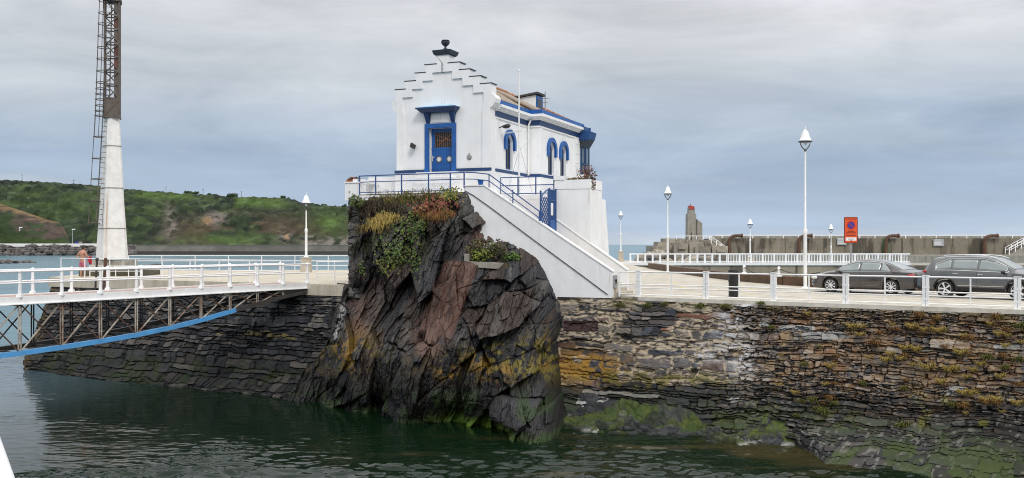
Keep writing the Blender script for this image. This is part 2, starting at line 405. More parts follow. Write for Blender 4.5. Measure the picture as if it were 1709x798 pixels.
# murky green harbour water, bluer out in the bay, brown weed on the shallow bottom near the rock
shore = fbm(gx * .22, gy * .5, 21, 4); weed = sst(shore, .50, .66) * sst(gx, -9, 0) * sst(-gy, -36, -31)
C = np.empty(gx.shape + (3,)); C[:] = (.0035, .012, .005)
C = lerp(C, (.040, .034, .014), weed * .9)
open_ = sst(-gx, 15, 27) ; C = lerp(C, (.065, .105, .125), np.clip(open_ + sst(gy, 50, 58) * sst(-gx, -2, 2), 0, 1) * .9)
M['water'] = water_mat(); M['sea'] = sea_mat()
o = grid_mesh('harbour_water', np.stack([gx, gy, WZ], -1), C, M['water'], smooth=True); tag(o, kind='structure')
mb = MB()
BIG = 26000.0
for (x0, x1, y0, y1) in ((-BIG, WX0, -300, BIG), (WX1, BIG, -300, BIG), (WX0, WX1, WY1, BIG), (WX0, WX1, -300, WY0)):
    mb.add([(x0, y0, 0), (x1, y0, 0), (x1, y1, 0), (x0, y1, 0)], [(0, 1, 2, 3)])
tag(mb.build('sea', M['sea'], fix=False), kind='structure')
mb = MB(); mb.add([(-60, -20, -4), (60, -20, -4), (60, 80, -4), (-60, 80, -4)], [(0, 1, 2, 3)])
tag(mb.build('seabed', M['darkconc'], fix=False), kind='structure')

# ---- quay wall: real relief, every stone its own tone
Ls, Hs = 30.0, 5.2
ns, nh = 1180, 290
ss, hh = np.meshgrid(np.linspace(-3.2, -3.2 + Ls, ns), np.linspace(-0.7, 4.66, nh), indexing='ij')
def wall_base(ss, hh, disp):
    toe = sst(ss + (hh - .5) * .6, 7.2, 9.8) * np.maximum(1.05 - hh, 0) * 2.3
    off = 1.7 * (4.66 - hh) / 4.66 + disp + toe
    sp = np.maximum(ss, 0); sn = np.minimum(ss, 0); kb = sst(-ss, -.3, .3)
    X = E0[0] + Ed[0] * sp + .9213 * sn + (En[0] * (1 - kb) - .3887 * kb) * off; Y = E0[1] + Ed[1] * sp - .3887 * sn + (En[1] * (1 - kb) - .9213 * kb) * off
    return np.stack([X, Y, hh], -1)
PX, PY = project(wall_base(ss, hh, 0 * ss))
n4 = fbm(ss * 4, hh * 6, 33, 3) - .5
wx = ss + (fbm(ss * 1.1, hh * 1.7, 31) - .5) * .30 + n4 * .06
wy = hh + (fbm(ss * .5, hh * .9, 37) - .5) * .30 + .05 * (fbm(ss * 5, hh * 4, 38, 3) - .5) + (fbm(ss * 2.2, hh * 2, 39, 3) - .5) * .13 + n4 * .03
# a: rubble in thick mortar (left), b: thin slates (right), c: coarse dark blocks (low)
bound = 1228 + 170 * (fbm(ss * 1.1, hh * 2.2, 5, 4) - .5) + (PY - 520) * .28
right = (PX > bound)
low = PY > (640 + 34 * (fbm(ss * .5, hh * .1, 8) - .5) + np.clip(PX - 1250, 0, 500) * .10)
fa = courses(wx, wy, 41, .185, .55, .46, .60, .30); fb = courses(wx, wy, 43, .078, .60, .22, .75, .35); fc = courses(wx, wy, 47, .15, .55, .55, .6, .3); fd = courses(wx, wy, 49, .105, .50, .55, .6, .3)
def mix4(A, B, Cc, Dd): return np.where(low, np.where(right, Dd, Cc), np.where(right, B, A))
edge_ = mix4(fa[0], fb[0], fc[0], fd[0]); id0, id1, id2 = [mix4(fa[1][k], fb[1][k], fc[1][k], fd[1][k]) for k in range(3)]
oxx, oyy = [mix4(fa[k], fb[k], fc[k], fd[k]) for k in (2, 3)]
rag = fbm(ss * 7, hh * 12, 51, 4); mort = sst(fbm(ss * .55, hh * .75, 53), .34, .50)
full = np.where(right | low, 0.0, .25 + .75 * mort)
wj = np.where(right, .004, np.where(low, .010, .012 + .026 * mort)) * (.2 + 2.2 * rag)
joint = 1 - sst(edge_, wj * .55, wj * 1.25 + .008)
joint = np.maximum(joint, full * sst(fbm(ss * 2.6, hh * 4.5, 52, 4), .69, .75) * .7)     # smears of mortar over whole stones
disp = (id0 - .45) * np.where(right, .13, .12) + (1 - joint) * .03 - joint * np.where(right, .07, .08) * (1 - full * .85) + (fbm(ss * 5, hh * 12, 57, 4) - .5) * .07
disp += oyy * (id2 - .5) * .10 + oxx * (id1 - .5) * .10
disp += (fbm(ss * .35, hh * .5, 58, 2) - .5) * .30
disp += np.where(right & (id1 > .94), .07, 0) - np.where(id2 > .955, .13, 0)
top = sst(hh, 4.5, 4.62); disp = disp * (1 - top)
foot = sst(-hh, -.9, .2); disp = disp + foot * (fbm(ss * .9, hh * 2, 59, 3)) * .55
P = wall_base(ss, hh, disp)
# albedo
def tone(base, alts, k):
    A = np.empty(ss.shape + (3,)); A[:] = base
    for col_, w_ in alts: A = lerp(A, col_, w_)
    return A * k[..., None]
stoneA = tone((.082, .074, .074), (((.105, .068, .060), sst(id1, .60, .7)), ((.050, .056, .070), sst(id2, .55, .65)), ((.125, .112, .095), sst(id0, .86, .9)), ((.15, .065, .045), sst(id1, .965, .97))), .45 + .95 * id0)
stoneB = tone((.090, .077, .066), (((.15, .105, .070), sst(id1, .66, .76)), ((.062, .060, .062), sst(id2, .5, .6)), ((.24, .21, .18), sst(id0, .945, .95))), .50 + .9 * id2)
Cc = np.where(right[..., None], stoneB, stoneA)
lowc = tone((.038, .040, .044), (((.20, .19, .175), sst(id0, .968, .972)), ((.055, .050, .048), sst(id2, .6, .7))), .4 + 1.0 * id1)
Cc = np.where(low[..., None], lowc, Cc)
mortc = lerp(np.full(ss.shape + (3,), .042) * np.array((1, .85, .7)), (.36, .30, .22), full * sst(rag, .25, .55))
mortc = np.where(right[..., None], np.array((.034, .026, .020)), mortc); mortc = np.where(low[..., None], np.array((.011, .012, .010)), mortc)
Cc = lerp(Cc, (0, 0, 0), joint) + mortc * joint[..., None]
e12 = edge_ * 6
big = fbm(ss * .45, hh * .6, 61, 5); fine = fbm(ss * 4, hh * 6, 63, 4); mid = fbm(ss * 1.3, hh * 2.0, 65, 4)
# orange-brown stain over the slates
rustm = sst(mid, .47, .63) * sst(fine, .34, .6) * sst(PX, 1230, 1330) * sst(-PY, -735, -610)
Cc = lerp(Cc, (.23, .105, .035), rustm * .40)
spk = sst(fbm(ss * 9, hh * 14, 67, 3), .56, .66) * sst(PX, 1150, 1260) * sst(-PY, -745, -620); Cc = lerp(Cc, (.26, .175, .095), spk * .55)
spk2 = sst(fbm(ss * 8 + 30, hh * 13, 68, 3), .60, .68) * sst(PX, 1150, 1260); Cc = lerp(Cc, (.30, .28, .25), spk2 * .4)
tanm = sst(fbm(ss * 1.8 + 7, hh * 2.4, 66, 4), .56, .68) * sst(PX, 1180, 1260) * sst(-PY, -700, -560)
Cc = lerp(Cc, (.27, .19, .11), tanm * .6)
# white lime run down the middle
band = np.exp(-((PX - (1238 - 18 * np.sin((PY - 500) / 26.) - np.clip(PY - 560, 0, 40) * .3)) / 26.) ** 2) * sst(PY, 498, 508) * sst(-PY, -660, -600)
band = np.maximum(band, np.exp(-((PX - 1185) / 42.) ** 2 - ((PY - 588) / 15.) ** 2))
Cc = lerp(Cc, (.46, .46, .47), np.clip(band * sst(fine, .34, .56) * sst(id1 * .55 + e12, .22, .55) * 1.1, 0, .85))
# yellow lichen and weed by the rock
lich = np.exp(-((PX - 975) / 60.) ** 2 - ((PY - 612) / 24.) ** 2) * sst(fine + mid, .78, 1.05)
Cc = lerp(Cc, (.32, .17, .02), np.clip(lich * 1.2, 0, .8))
lich2 = np.exp(-((PX - 1090) / 130.) ** 2 - ((PY - 632) / 14.) ** 2) * sst(fine, .45, .62)
Cc = lerp(Cc, (.14, .12, .025), np.clip(lich2, 0, .7))
yel = sst(fbm(ss * 1.1, hh * 1.5, 71, 4), .62, .72) * sst(PY, 640, 680) * sst(-PY, -735, -710) * sst(PX, 1330, 1400) * sst(fine, .42, .56)
Cc = lerp(Cc, (.20, .19, .03), yel * .6)
# algae in the tidal zone, soil and moss under the kerb
alg = sst(big * .6 + mid * .4, .42, .60) * sst(PY, 640 + np.clip(PX - 1250, 0, 500) * .12, 700 + np.clip(PX - 1250, 0, 500) * .15)
Cc = lerp(Cc, (.040, .060, .014), alg * .75 * sst(id1 * .5 + fine * .6, .34, .60))
tg = sst(ss, 8, 10.5) * sst(-hh, -.85, -.35) * sst(mid * .6 + fine * .4, .40, .56); Cc = lerp(Cc, (.042, .062, .014), tg * .75 * (.35 + .65 * sst(id2 + .4 * fine, .45, .75)))
Cc = Cc * (1 + .30 * right * (~low) + .10 * (~right) * (~low))[..., None]
soil = sst(hh, 4.25, 4.6) * sst(mid, .40, .58)
Cc = lerp(Cc, (.09, .075, .03), soil * .75)
kerbc = sst(hh, 4.50, 4.60); Cc = lerp(Cc, (.26, .24, .20), kerbc * sst(fbm(ss * 2.2, hh, 73, 3), .52, .62) * sst(PX, 1400, 1480))
# one long reddish block and a grey lintel stone
blk = (np.abs(PX - 970) < 30) * (np.abs(PY - 544) < 9); Cc = np.where((blk > 0)[..., None], np.array((.060, .034, .034)) * (.7 + .6 * fine)[..., None], Cc)
for (ax, ay, rx, ry) in ((990, 670, 26, 8), (1225, 668, 8, 5), (1276, 541, 8, 5), (1330, 548, 30, 5), (1375, 560, 36, 7), (1597, 653, 18, 8), (1680, 579, 22, 5)):
    b_ = ((np.abs(PX - ax) / rx) ** 4 + (np.abs(PY - ay) / ry) ** 4) < 1
    Cc = np.where(b_[..., None], np.array((.34, .335, .32)) * (.6 + .7 * fine)[..., None], Cc)
M['kerb'] = mat('worn_white_kerb', (.60, .57, .50), .8, .15, 3, .3, 20, dirt=(.30, .26, .20), dirt_amt=.7)
quay = thing('quay_wall', 'stone quay wall of rubble and thin slates with grass tufts, holding up the promenade', 'wall', edge_pt(6))
def reparent(o, par):
    o.parent = par; o.matrix_parent_inverse = Matrix.LocRotScale(par.location, par.rotation_euler, None).inverted(); return o
o = grid_mesh('stone_face', P, Cc, M['stonecol'], flip=False); reparent(o, quay)
mb = MB()
a = [edge_pt(-3.2, .02, 4.54), edge_pt(20, .02, 4.54), edge_pt(20, .42, 4.54), edge_pt(-3.2, .42, 4.54)]
mb.hexa([edge_pt(1.2, -.05, 4.58), edge_pt(27, -.05, 4.58), edge_pt(27, .40, 4.58), edge_pt(1.2, .40, 4.58)],
        [edge_pt(1.2, -.05, 4.73), edge_pt(27, -.05, 4.73), edge_pt(27, .40, 4.73), edge_pt(1.2, .40, 4.73)])
reparent(mb.build('kerb', M['kerb']), quay)

def WALLP(px, py, lift=0.0):
    """point on the battered quay wall under a photo pixel, plus outward lift"""
    k = (px - 854.5) / F; q = (py - 408) / F
    best = None
    lo, hi = 10.0, 60.0
    for _ in range(50):
        Y = (lo + hi) / 2; X = k * Y; z = CAMZ - q * Y
        off = (X - E0[0]) * En[0] + (Y - E0[1]) * En[1]
        want = 1.7 * (4.66 - z) / 4.66 + .05
        if off > want: lo = Y      # still in front of the wall
        else: hi = Y
    return Vector((k * lo + En[0] * lift, lo + En[1] * lift, CAMZ - q * lo))

# ---- mossy apron at the foot of the wall
na, nr = 640, 230
sa, ra = np.meshgrid(np.linspace(-3.5, 15, na), np.linspace(-.3, 5.6, nr), indexing='ij')
kr = sst(sa + (fbm(sa * .8, ra * 1.2, 80, 3) - .5) * 3, 8.6, 12.5)
prof = (.40 - .22 * ra + .06 * np.sin(sa * 1.3) - .20 * sst(sa, 3.0, 5.5)) * (1 - kr) + (-.35 - .08 * ra) * kr
prof = np.where(ra < .4, prof + (.4 - ra) * .6, prof)
ap = voro((sa + (fbm(sa, ra, 81) - .5) * .7) / .8, (ra + (fbm(sa, ra, 83) - .5) * .5) / .42, 85, .95, .9)
lump = (fbm(sa * .8, ra * .8, 87, 5) - .5) * .42 + (fbm(sa * 2.5, ra * 2.5, 88, 4) - .5) * .22
stonez = ap[2][0] > .55
za = prof + lump + np.where(stonez, (ap[2][1] - .3) * .22 + ap[3] * (ap[2][2] - .5) * .35 + ap[4] * (ap[2][0] - .5) * .25, 0) * (1 - .5 * sst(.2 - ap[1], 0, .2)) * (1 - .5 * kr) + (fbm(sa * 5, ra * 5, 89, 3) - .5) * .10
za *= sst(sa, -3.5, -2.2) * .6 + .4
za -= .04 * sst(sa, 0, 3)
ap2 = voro((sa + (fbm(sa * 2, ra * 2, 82) - .5) * .3) / .34, (ra + (fbm(sa * 2, ra * 2, 84) - .5) * .2) / .20, 86, .95, .95)
za += ((ap2[2][0] - .5) * .15 + ap2[3] * (ap2[2][1] - .5) * .16 + ap2[4] * (ap2[2][2] - .5) * .24 - .07 * np.exp(-ap2[1] / .06)) * (.5 + .5 * sst(fbm(sa * .6, ra * .6, 90, 3), .4, .55)) + (fbm(sa * 9, ra * 9, 94, 3) - .5) * .05
za -= sst(ra, 3.9, 5.2) * 1.2
off = 1.7 + ra
Xa = E0[0] + Ed[0] * sa + En[0] * off; Ya = E0[1] + Ed[1] * sa + En[1] * off
Pa = np.stack([Xa, Ya, za], -1); PXa, PYa = project(Pa)
moss = sst(fbm(sa * .7, ra * .9, 91, 5) + .06 * sst(ra, .8, 2.6) + .16 * sst(sa, 4.5, 7) - .05, .46, .60)
Ca = np.empty(sa.shape + (3,)); Ca[:] = (.030, .032, .034); Ca *= (.35 + .6 * ap[2][1] + .7 * ap2[2][1])[..., None]; Ca = lerp(Ca, (.13, .125, .12), sst(ap2[2][2], .93, .94) * .8); Ca = Ca * (1 - .8 * np.exp(-ap2[1] / .05) - .0)[..., None] * 1.25
Ca = lerp(Ca, (.048, .075, .012), moss * np.where(stonez, .22, .80) * (1 - .35 * kr))
gb = np.exp(-((sa - 7.4) / 2.0) ** 2) * sst(fbm(sa * 1.2, ra * 1.5, 96, 4), .38, .52); Ca = lerp(Ca, (.075, .105, .014), np.clip(gb, 0, 1) * .75 * sst(fbm(sa * 6, ra * 6, 97, 4), .36, .58))
Ca = lerp(Ca, (.09, .10, .018), moss * sst(fbm(sa * 3, ra * 3, 93, 4), .5, .68) * .5)
Ca = lerp(Ca, (.012, .014, .010), sst(-za, -.12, .02) * .8)
rim = np.exp(-((za - .03) / .05) ** 2) * sst(fbm(sa * 1.5, ra * .3, 95, 3), .58, .66); Ca = lerp(Ca, (.34, .34, .31), np.clip(rim, 0, .8))
tag(grid_mesh('foreshore', Pa, Ca, M['stonecol']), kind='structure')

# ---- the rock under the house: a blocky relief from measured depths
ctrl = [  # px, py, depth
 (560,330,46),(582,332,43.35),(640,332,42.5),(700,332,41.8),(755,332,41.0),(775,325,40.95),(800,345,41.0),
 (575,365,43.6),(600,365,42.5),(640,365,41.6),(700,370,41.0),(750,365,40.4),(785,365,40.5),(800,362,40.75),
 (572,400,43.9),(600,400,42.5),(650,405,41.2),(700,405,40.9),(755,400,40.0),(790,405,39.9),(830,402,40.35),
 (568,440,44.2),(600,440,42.3),(650,440,41.1),(700,440,40.4),(745,440,39.5),(780,445,39.1),(830,440,39.3),(880,427,39.8),
 (565,480,44.2),(585,480,42.6),(630,480,41.2),(680,480,40.2),(740,480,39.0),(790,480,38.7),(850,480,38.5),(890,470,38.7),(908,462,39.5),
 (540,520,44.3),(575,520,42.5),(620,520,41.0),(680,520,39.7),(740,520,38.6),(800,520,38.1),(860,520,37.9),(910,510,38.3),(930,490,39.5),
 (510,560,44.2),(560,560,42.3),(620,560,40.2),(680,560,38.9),(740,560,37.8),(800,560,37.4),(860,560,37.2),(915,560,37.6),(940,560,39.7),
 (480,620,44.3),(540,615,42.3),(600,620,39.7),(660,620,38.0),(720,620,36.9),(780,620,36.4),(850,620,35.6),(905,620,35.8),(942,620,39.0),
 (460,650,44.4),(540,655,41.6),(600,660,39.4),(660,660,37.5),(720,660,36.2),(790,660,35.8),(850,660,34.9),(910,660,34.8),(946,665,38.4),
 (560,672,41.0),(620,684,39.2),(690,698,37.1),(760,700,36.4),(800,702,36.0),(850,722,34.2),(890,738,32.7),(926,735,33.2),(950,715,37.4),
]
cp = np.array(ctrl, float); cX = (cp[:, 0] - 854.5) / F * cp[:, 2]; cZ = CAMZ - (cp[:, 1] - 408) / F * cp[:, 2]; cY = cp[:, 2]
extra = np.array([(-14, 9.4, 47), (-14, 4, 47), (-13.5, 0, 46), (-11, -1, 41.5), (-7, -1, 38.5), (-4, -1, 36.3), (-1, -1, 34.5), (1.0, -1, 31.8), (3, -1, 33.0), (4.5, 0, 37), (4.5, 3, 39.5), (4.5, 6, 41), (2, 9, 42), (0, 9.4, 42), (-3, 9.4, 41.8), (2.2, 6.5, 41.0)])
cX = np.r_[cX, extra[:, 0]]; cZ = np.r_[cZ, extra[:, 1]]; cY = np.r_[cY, extra[:, 2]]
def tps_fit(x, z, y, lam=.15):
    n = len(x); d2 = (x[:, None] - x) ** 2 + (z[:, None] - z) ** 2
    K = np.where(d2 > 0, .5 * d2 * np.log(d2 + 1e-12), 0) + lam * np.eye(n)
    A = np.c_[np.ones(n), x, z]; L = np.r_[np.c_[K, A], np.c_[A.T, np.zeros((3, 3))]]
    return np.linalg.solve(L, np.r_[y, 0, 0, 0])
def tps_eval(wt, x, z, X, Z):
    out = wt[-3] + wt[-2] * X + wt[-1] * Z
    for i in range(len(x)):
        d2 = (X - x[i]) ** 2 + (Z - z[i]) ** 2; out = out + wt[i] * .5 * d2 * np.log(d2 + 1e-12)
    return out
wt = tps_fit(cX, cZ, cY)
nX, nZ = 780, 470
RX0, RX1, RZ0, RZ1 = -13.2, 4.0, -0.8, 9.05
rX, rZ = np.meshgrid(np.linspace(RX0, RX1, nX), np.linspace(RZ0, RZ1, nZ), indexing='ij')
rY = tps_eval(wt, cX, cZ, rX, rZ)
th = R(62)
wxr = rX + (fbm(rX * .4, rZ * .4, 101, 2) - .5) * .7 + (fbm(rX * 3, rZ * 3, 102, 3) - .5) * .10; wzr = rZ + (fbm(rX * .4, rZ * .4, 103, 2) - .5) * .7 + (fbm(rX * 3, rZ * 3, 104, 3) - .5) * .10
# bedding leans from upper right to lower left; lower right it lies flatter
flat = sst(rX + .25 * rZ, -2.4, 1.2)
aa = -(wxr * np.cos(th) + wzr * np.sin(th)); bb = wxr * np.sin(th) - wzr * np.cos(th)
a3 = -(wxr * math.cos(R(76)) + wzr * math.sin(R(76))); b3 = wxr * math.sin(R(76)) - wzr * math.cos(R(76))
v1 = voro(aa / 3.0, bb / 1.15, 105, .95, .95); v2 = voro(a3 / 1.25 + .3, b3 / .46, 107, .95, .9); v3 = voro(aa / .50, bb / .20, 109, .95, .9); v4 = voro(a3 / .55, b3 / .085, 110, .95, .8)
a2 = -(wxr * math.cos(R(30)) + wzr * math.sin(R(30))); b2 = wxr * math.sin(R(30)) - wzr * math.cos(R(30))
w1 = voro(a2 / 2.4, b2 / .85, 115, .95, .95)
def facet(v, amp, ta, tb, ka, kb): return (v[2][0] - .5) * amp + v[3] * ka * (v[2][1] - .5) * ta + v[4] * kb * (v[2][2] - .5) * tb
d1 = facet(v1, 1.40, .6, 1.5, 3.0, 1.15); dw = facet(w1, 1.30, .7, 1.5, 2.4, .85)
sel = flat + (fbm(rX * .7, rZ * .7, 116, 2) - .5) * .5 > .5
rdisp = np.where(sel, dw, d1) + facet(v2, .40, .5, 1.1, 1.25, .46) + facet(v3, .15, .45, 1.0, .50, .20) + facet(v4, .07, .3, .9, .55, .085)
crk = np.where(sel, w1[1], v1[1])
rdisp -= .28 * np.exp(-crk / .012) * sst(fbm(rX * .6, rZ * .6, 117, 2), .45, .6) + .04 * np.exp(-v4[1] / .10) * sst(fbm(rX, rZ, 118, 3), .4, .6) + .16 * np.exp(-crk / .03) + .05 * np.exp(-v2[1] / .04)
rdisp += (fbm(rX * 3, rZ * 3, 111, 5, .6) - .5) * .16 + (fbm(rX * .45, rZ * .45, 113, 3) - .5) * .8
PXr, PYr = project(np.stack([rX, rY, rZ], -1))
# calmer close to the built walls so that the joint lines stay where they are
damp = np.ones(rX.shape)
cont = np.interp(PYr, [320, 360, 402, 425, 460, 487, 500], [775, 800, 830, 880, 905, 925, 945])
damp *= .25 + .75 * sst(cont - PXr, 0, 45) ; damp *= .3 + .7 * sst(PYr, 328, 352)
slab = sst(-np.abs((PXr - (772 - (PYr - 432) * .36)) ), -34, -28) * sst(PYr, 432, 440) * sst(-PYr, -572, -548)     # the smooth red slab
damp *= 1 - .66 * slab
slab2 = (np.abs(PXr - (880 - (PYr - 660) * .1)) < 48) & (PYr > 640) & (PYr < 708)
rYf = rY - rdisp * damp - .35 * slab
# keep in front of / behind walls
rockmask = ~((rX < -7.35 - .12 * np.clip(5.2 - rZ, 0, 9) * 3.0 + (fbm(rZ * 1.3, rZ * 0 + 2, 119) - .5) * .25) & (rZ > 5.0))
rockmask &= rX > -13.1
_yy = rYf - 42; _xx = rX + .945; ru = _xx * .9213 - _yy * .3887; rv = _xx * .3887 + _yy * .9213
rockmask &= ~((rv > -.95) & (ru < 6.2) & (ru > -6.5))
rockmask &= ~(((rX - E0[0]) * En[0] + (rYf - E0[1]) * En[1] < -.4) & (ru > 4))
rockmask &= ~((rZ > 4.8) & (rX < -8.2))
Pr = np.stack([rX, rYf, rZ], -1); PXr, PYr = project(Pr)
n5 = fbm(rX * .6, rZ * .6, 121, 5); n6 = fbm(rX * 2.2, rZ * 2.2, 123, 5); n7 = fbm(rX * 7, rZ * 7, 125, 4)
vid = np.where(sel, w1[2][1], v1[2][1])
Cr = np.empty(rX.shape + (3,)); Cr[:] = (.040, .039, .042)
Cr = lerp(Cr, (.064, .043, .034), sst(vid, .55, .60) * .85); Cr = lerp(Cr, (.034, .036, .043), sst(v2[2][1], .55, .6))
Cr = lerp(Cr, (.12, .11, .10), sst(v2[2][2], .82, .9) * .7)
Cr *= ((.36 + .8 * n6) * (.62 + .5 * v3[2][2] + .28 * v4[2][1]))[..., None]
Cr = lerp(Cr, (.15, .14, .13), sst(v4[2][2], .90, .94) * sst(n6, .45, .6) * .6)
streak = sst(fbm(bb * 4.0, aa * .5, 127, 4), .54, .68)
Cr = lerp(Cr, (.11, .078, .060), streak * .25 * sst(-PYr, -600, -520))
Cr = lerp(Cr, np.array((.098, .040, .024)), slab * np.clip(.45 + .7 * n7, 0, .95)) * (1 - slab * .5 * sst(fbm(b3 * 7, a3 * .8, 128, 4), .48, .66))[..., None]; Cr = lerp(Cr, (.19, .12, .09), slab * sst(fbm(b3 * 9, a3 * 1.5, 129, 4), .60, .68) * .5); 
red2 = np.exp(-((PXr - 715) / 30.) ** 2 - ((PYr - 575) / 38.) ** 2) + np.exp(-((PXr - 600) / 22.) ** 2 - ((PYr - 530) / 60.) ** 2) * .8 + np.exp(-((PXr - 800) / 18.) ** 2 - ((PYr - 392) / 22.) ** 2)
Cr = lerp(Cr, (.15, .085, .065), np.clip(red2 * sst(n6, .32, .55), 0, .85))
grey = np.exp(-((PXr - 770) / 26.) ** 2 - ((PYr - 362) / 30.) ** 2); Cr = lerp(Cr, (.10, .095, .08), np.clip(grey, 0, .8))
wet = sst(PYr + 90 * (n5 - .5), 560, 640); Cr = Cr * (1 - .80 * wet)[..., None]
bs_ = np.exp(-((PXr - 880) / 55.) ** 2 - ((PYr - 680) / 42.) ** 2); Cr = lerp(Cr, (.046, .045, .049), np.clip(bs_ * 1.3, 0, .85) * (.4 + n7))
lich = np.exp(-((PXr - 835) / 46.) ** 2 - ((PYr - 602) / 26.) ** 2) * 1.1 + np.exp(-((PXr - 745) / 14.) ** 2 - ((PYr - 622) / 10.) ** 2) + np.exp(-((PXr - 905) / 32.) ** 2 - ((PYr - 596) / 34.) ** 2) * 1.1 + np.exp(-((PXr - 590) / 36.) ** 2 - ((PYr - 585) / 30.) ** 2) * .8 + .14 * np.exp(-((PYr - 598) / 26.) ** 2)
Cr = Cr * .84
lm = np.clip(lich * .9 * sst(n6 * .5 + n7 * .6 + n5 * .2, .62, .72) * 1.2, 0, .8)
Cr = lerp(Cr, np.array((.17, .135, .015)), lm * .85); Cr = lerp(Cr, (.24, .11, .018), lm * sst(n5, .5, .58) * .55)
moss = sst(PYr, 300, 320) * sst(-PYr, -470, -400) * sst(-PXr, -730, -690) * sst(n5 * .5 + n6 * .5, .46, .58); Cr = lerp(Cr, (.05, .055, .018), moss * .7)
alg = sst(PYr, 636, 676) * sst(n6, .46, .6); Cr = lerp(Cr, (.022, .042, .010), alg * .8)
bright = np.exp(-((PXr - 800) / 60.) ** 2) * sst(-rZ, -.5, -.1) * sst(rZ, -.1, .05); Cr = lerp(Cr, (.09, .16, .012), np.clip(bright * 1.2, 0, .9))
white = np.exp(-((PXr - (566 + (PYr - 540) * -.25)) / 5.) ** 2) * sst(PYr, 500, 515) * sst(-PYr, -575, -560); Cr = lerp(Cr, (.40, .39, .38), np.clip(white * sst(n7, .35, .5), 0, .85))
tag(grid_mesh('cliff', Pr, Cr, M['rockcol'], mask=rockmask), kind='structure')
def ROCKY(X, Z):
    i = min(max(int(round((X - RX0) / (RX1 - RX0) * (nX - 1))), 0), nX - 1); j = min(max(int(round((Z - RZ0) / (RZ1 - RZ0) * (nZ - 1))), 0), nZ - 1)
    return float(rYf[i, j])
def ROCKP(px, py, lift=0.1):
    Y = 39.0
    for _ in range(14):
        p = at(px, py, Y); Y = .5 * Y + .5 * ROCKY(p.x, p.z)
    Y -= lift; return at(px, py, Y)
# low weedy boulders at the rock's foot, in the water
def rock_lump(c, r, seed, n=26):
    me = MB(); vs = []; th_ = np.linspace(0, 2 * np.pi, n, endpoint=False); ph = np.linspace(-np.pi / 2, np.pi / 2, n // 2)
    T, Ph = np.meshgrid(th_, ph, indexing='ij')
    x = np.cos(T) * np.cos(Ph); y = np.sin(T) * np.cos(Ph); z = np.sin(Ph)
    f = voro(x * 2.1 + z + seed, y * 2.1 - z * .7 + seed * 3, seed, .9, .9)
    k = .75 + .45 * f[2][0] * sst(f[1], 0, .3) + .35 * (fbm(x * 2 + z * 2 + 9, y * 2 - z, seed + 1, 3) - .5)
    vs = np.stack([c[0] + x * k * r[0], c[1] + y * k * r[1], c[2] + z * k * r[2]], -1).reshape(-1, 3).tolist()
    m = n // 2; fs = [(i * m + j, ((i + 1) % n) * m + j, ((i + 1) % n) * m + j + 1, i * m + j + 1) for i in range(n) for j in range(m - 1)]
    return vs, fs

# ---- promenade, far quay, ground behind
mb = MB()
front = [edge_pt(-2.0, .38), edge_pt(27, .38)]
poly = [(front[0].x, front[0].y), (front[1].x, front[1].y), (44, 30), (44, 42), (20.5, 41.8), (15.0, 45.8), (13.1, 54.5), (12.2, 71.5), (12.0, 92), (5.0, 96), (2.5, 70), (1.0, 52), (0.0, 44)]
mb.prism(poly, lambda a, b: (a, b, 4.704), lambda a, b: (a, b, -1.0))
def pave_mat():
    m, nt, b = newmat('promenade_paving')
    tc = N(nt, 'ShaderNodeTexCoord'); v = tc.outputs['Object']
    br = N(nt, 'ShaderNodeTexBrick'); nt.links.new(mapping(nt, v, (.5, .5, .5), rot=(0, 0, R(-34))), br.inputs['Vector'])
    br.inputs['Color1'].default_value = (.44, .40, .33, 1); br.inputs['Color2'].default_value = (.50, .46, .385, 1); br.inputs['Mortar'].default_value = (.17, .15, .12, 1)
    br.inputs['Scale'].default_value = .6; br.inputs['Mortar Size'].default_value = .018
    n = noise(nt, v, .8, 6, .6)
    nt.links.new(mixc(nt, .5, br.outputs['Color'], ramp(nt, n, [(.3, (.34, .31, .26)), (.5, (.52, .48, .40)), (.7, (.58, .54, .46))])), b.inputs['Base Color'])
    b.inputs['Roughness'].default_value = .85; return m
M['paving'] = pave_mat()
tag(mb.build('promenade', M['paving']), kind='structure')
# painted bay lines
mb = MB()
def sheet(p0, p1, wd, z=4.708):
    p0 = Vector((*p0, z)); p1 = Vector((*p1, z)); d = (p1 - p0).normalized(); s_ = Vector((-d.y, d.x, 0)) * wd / 2
    mb.add([p0 - s_, p1 - s_, p1 + s_, p0 + s_], [(0, 1, 2, 3)])
for (a, b_) in (((1120, 470), (1150, 485)), ((1190, 480), (1260, 492)), ((1225, 474), (1275, 488)), ((1230, 478), (1330, 487))):
    p = ground(*a, 4.708); q = ground(*b_, 4.708); sheet((p.x, p.y), (q.x, q.y), .12)
M['yellowline'] = mat('faded_yellow_line', (.52, .44, .20), .8, .2, 5)
tag(mb.build('road_marking', M['yellowline'], fix=False), kind='structure')
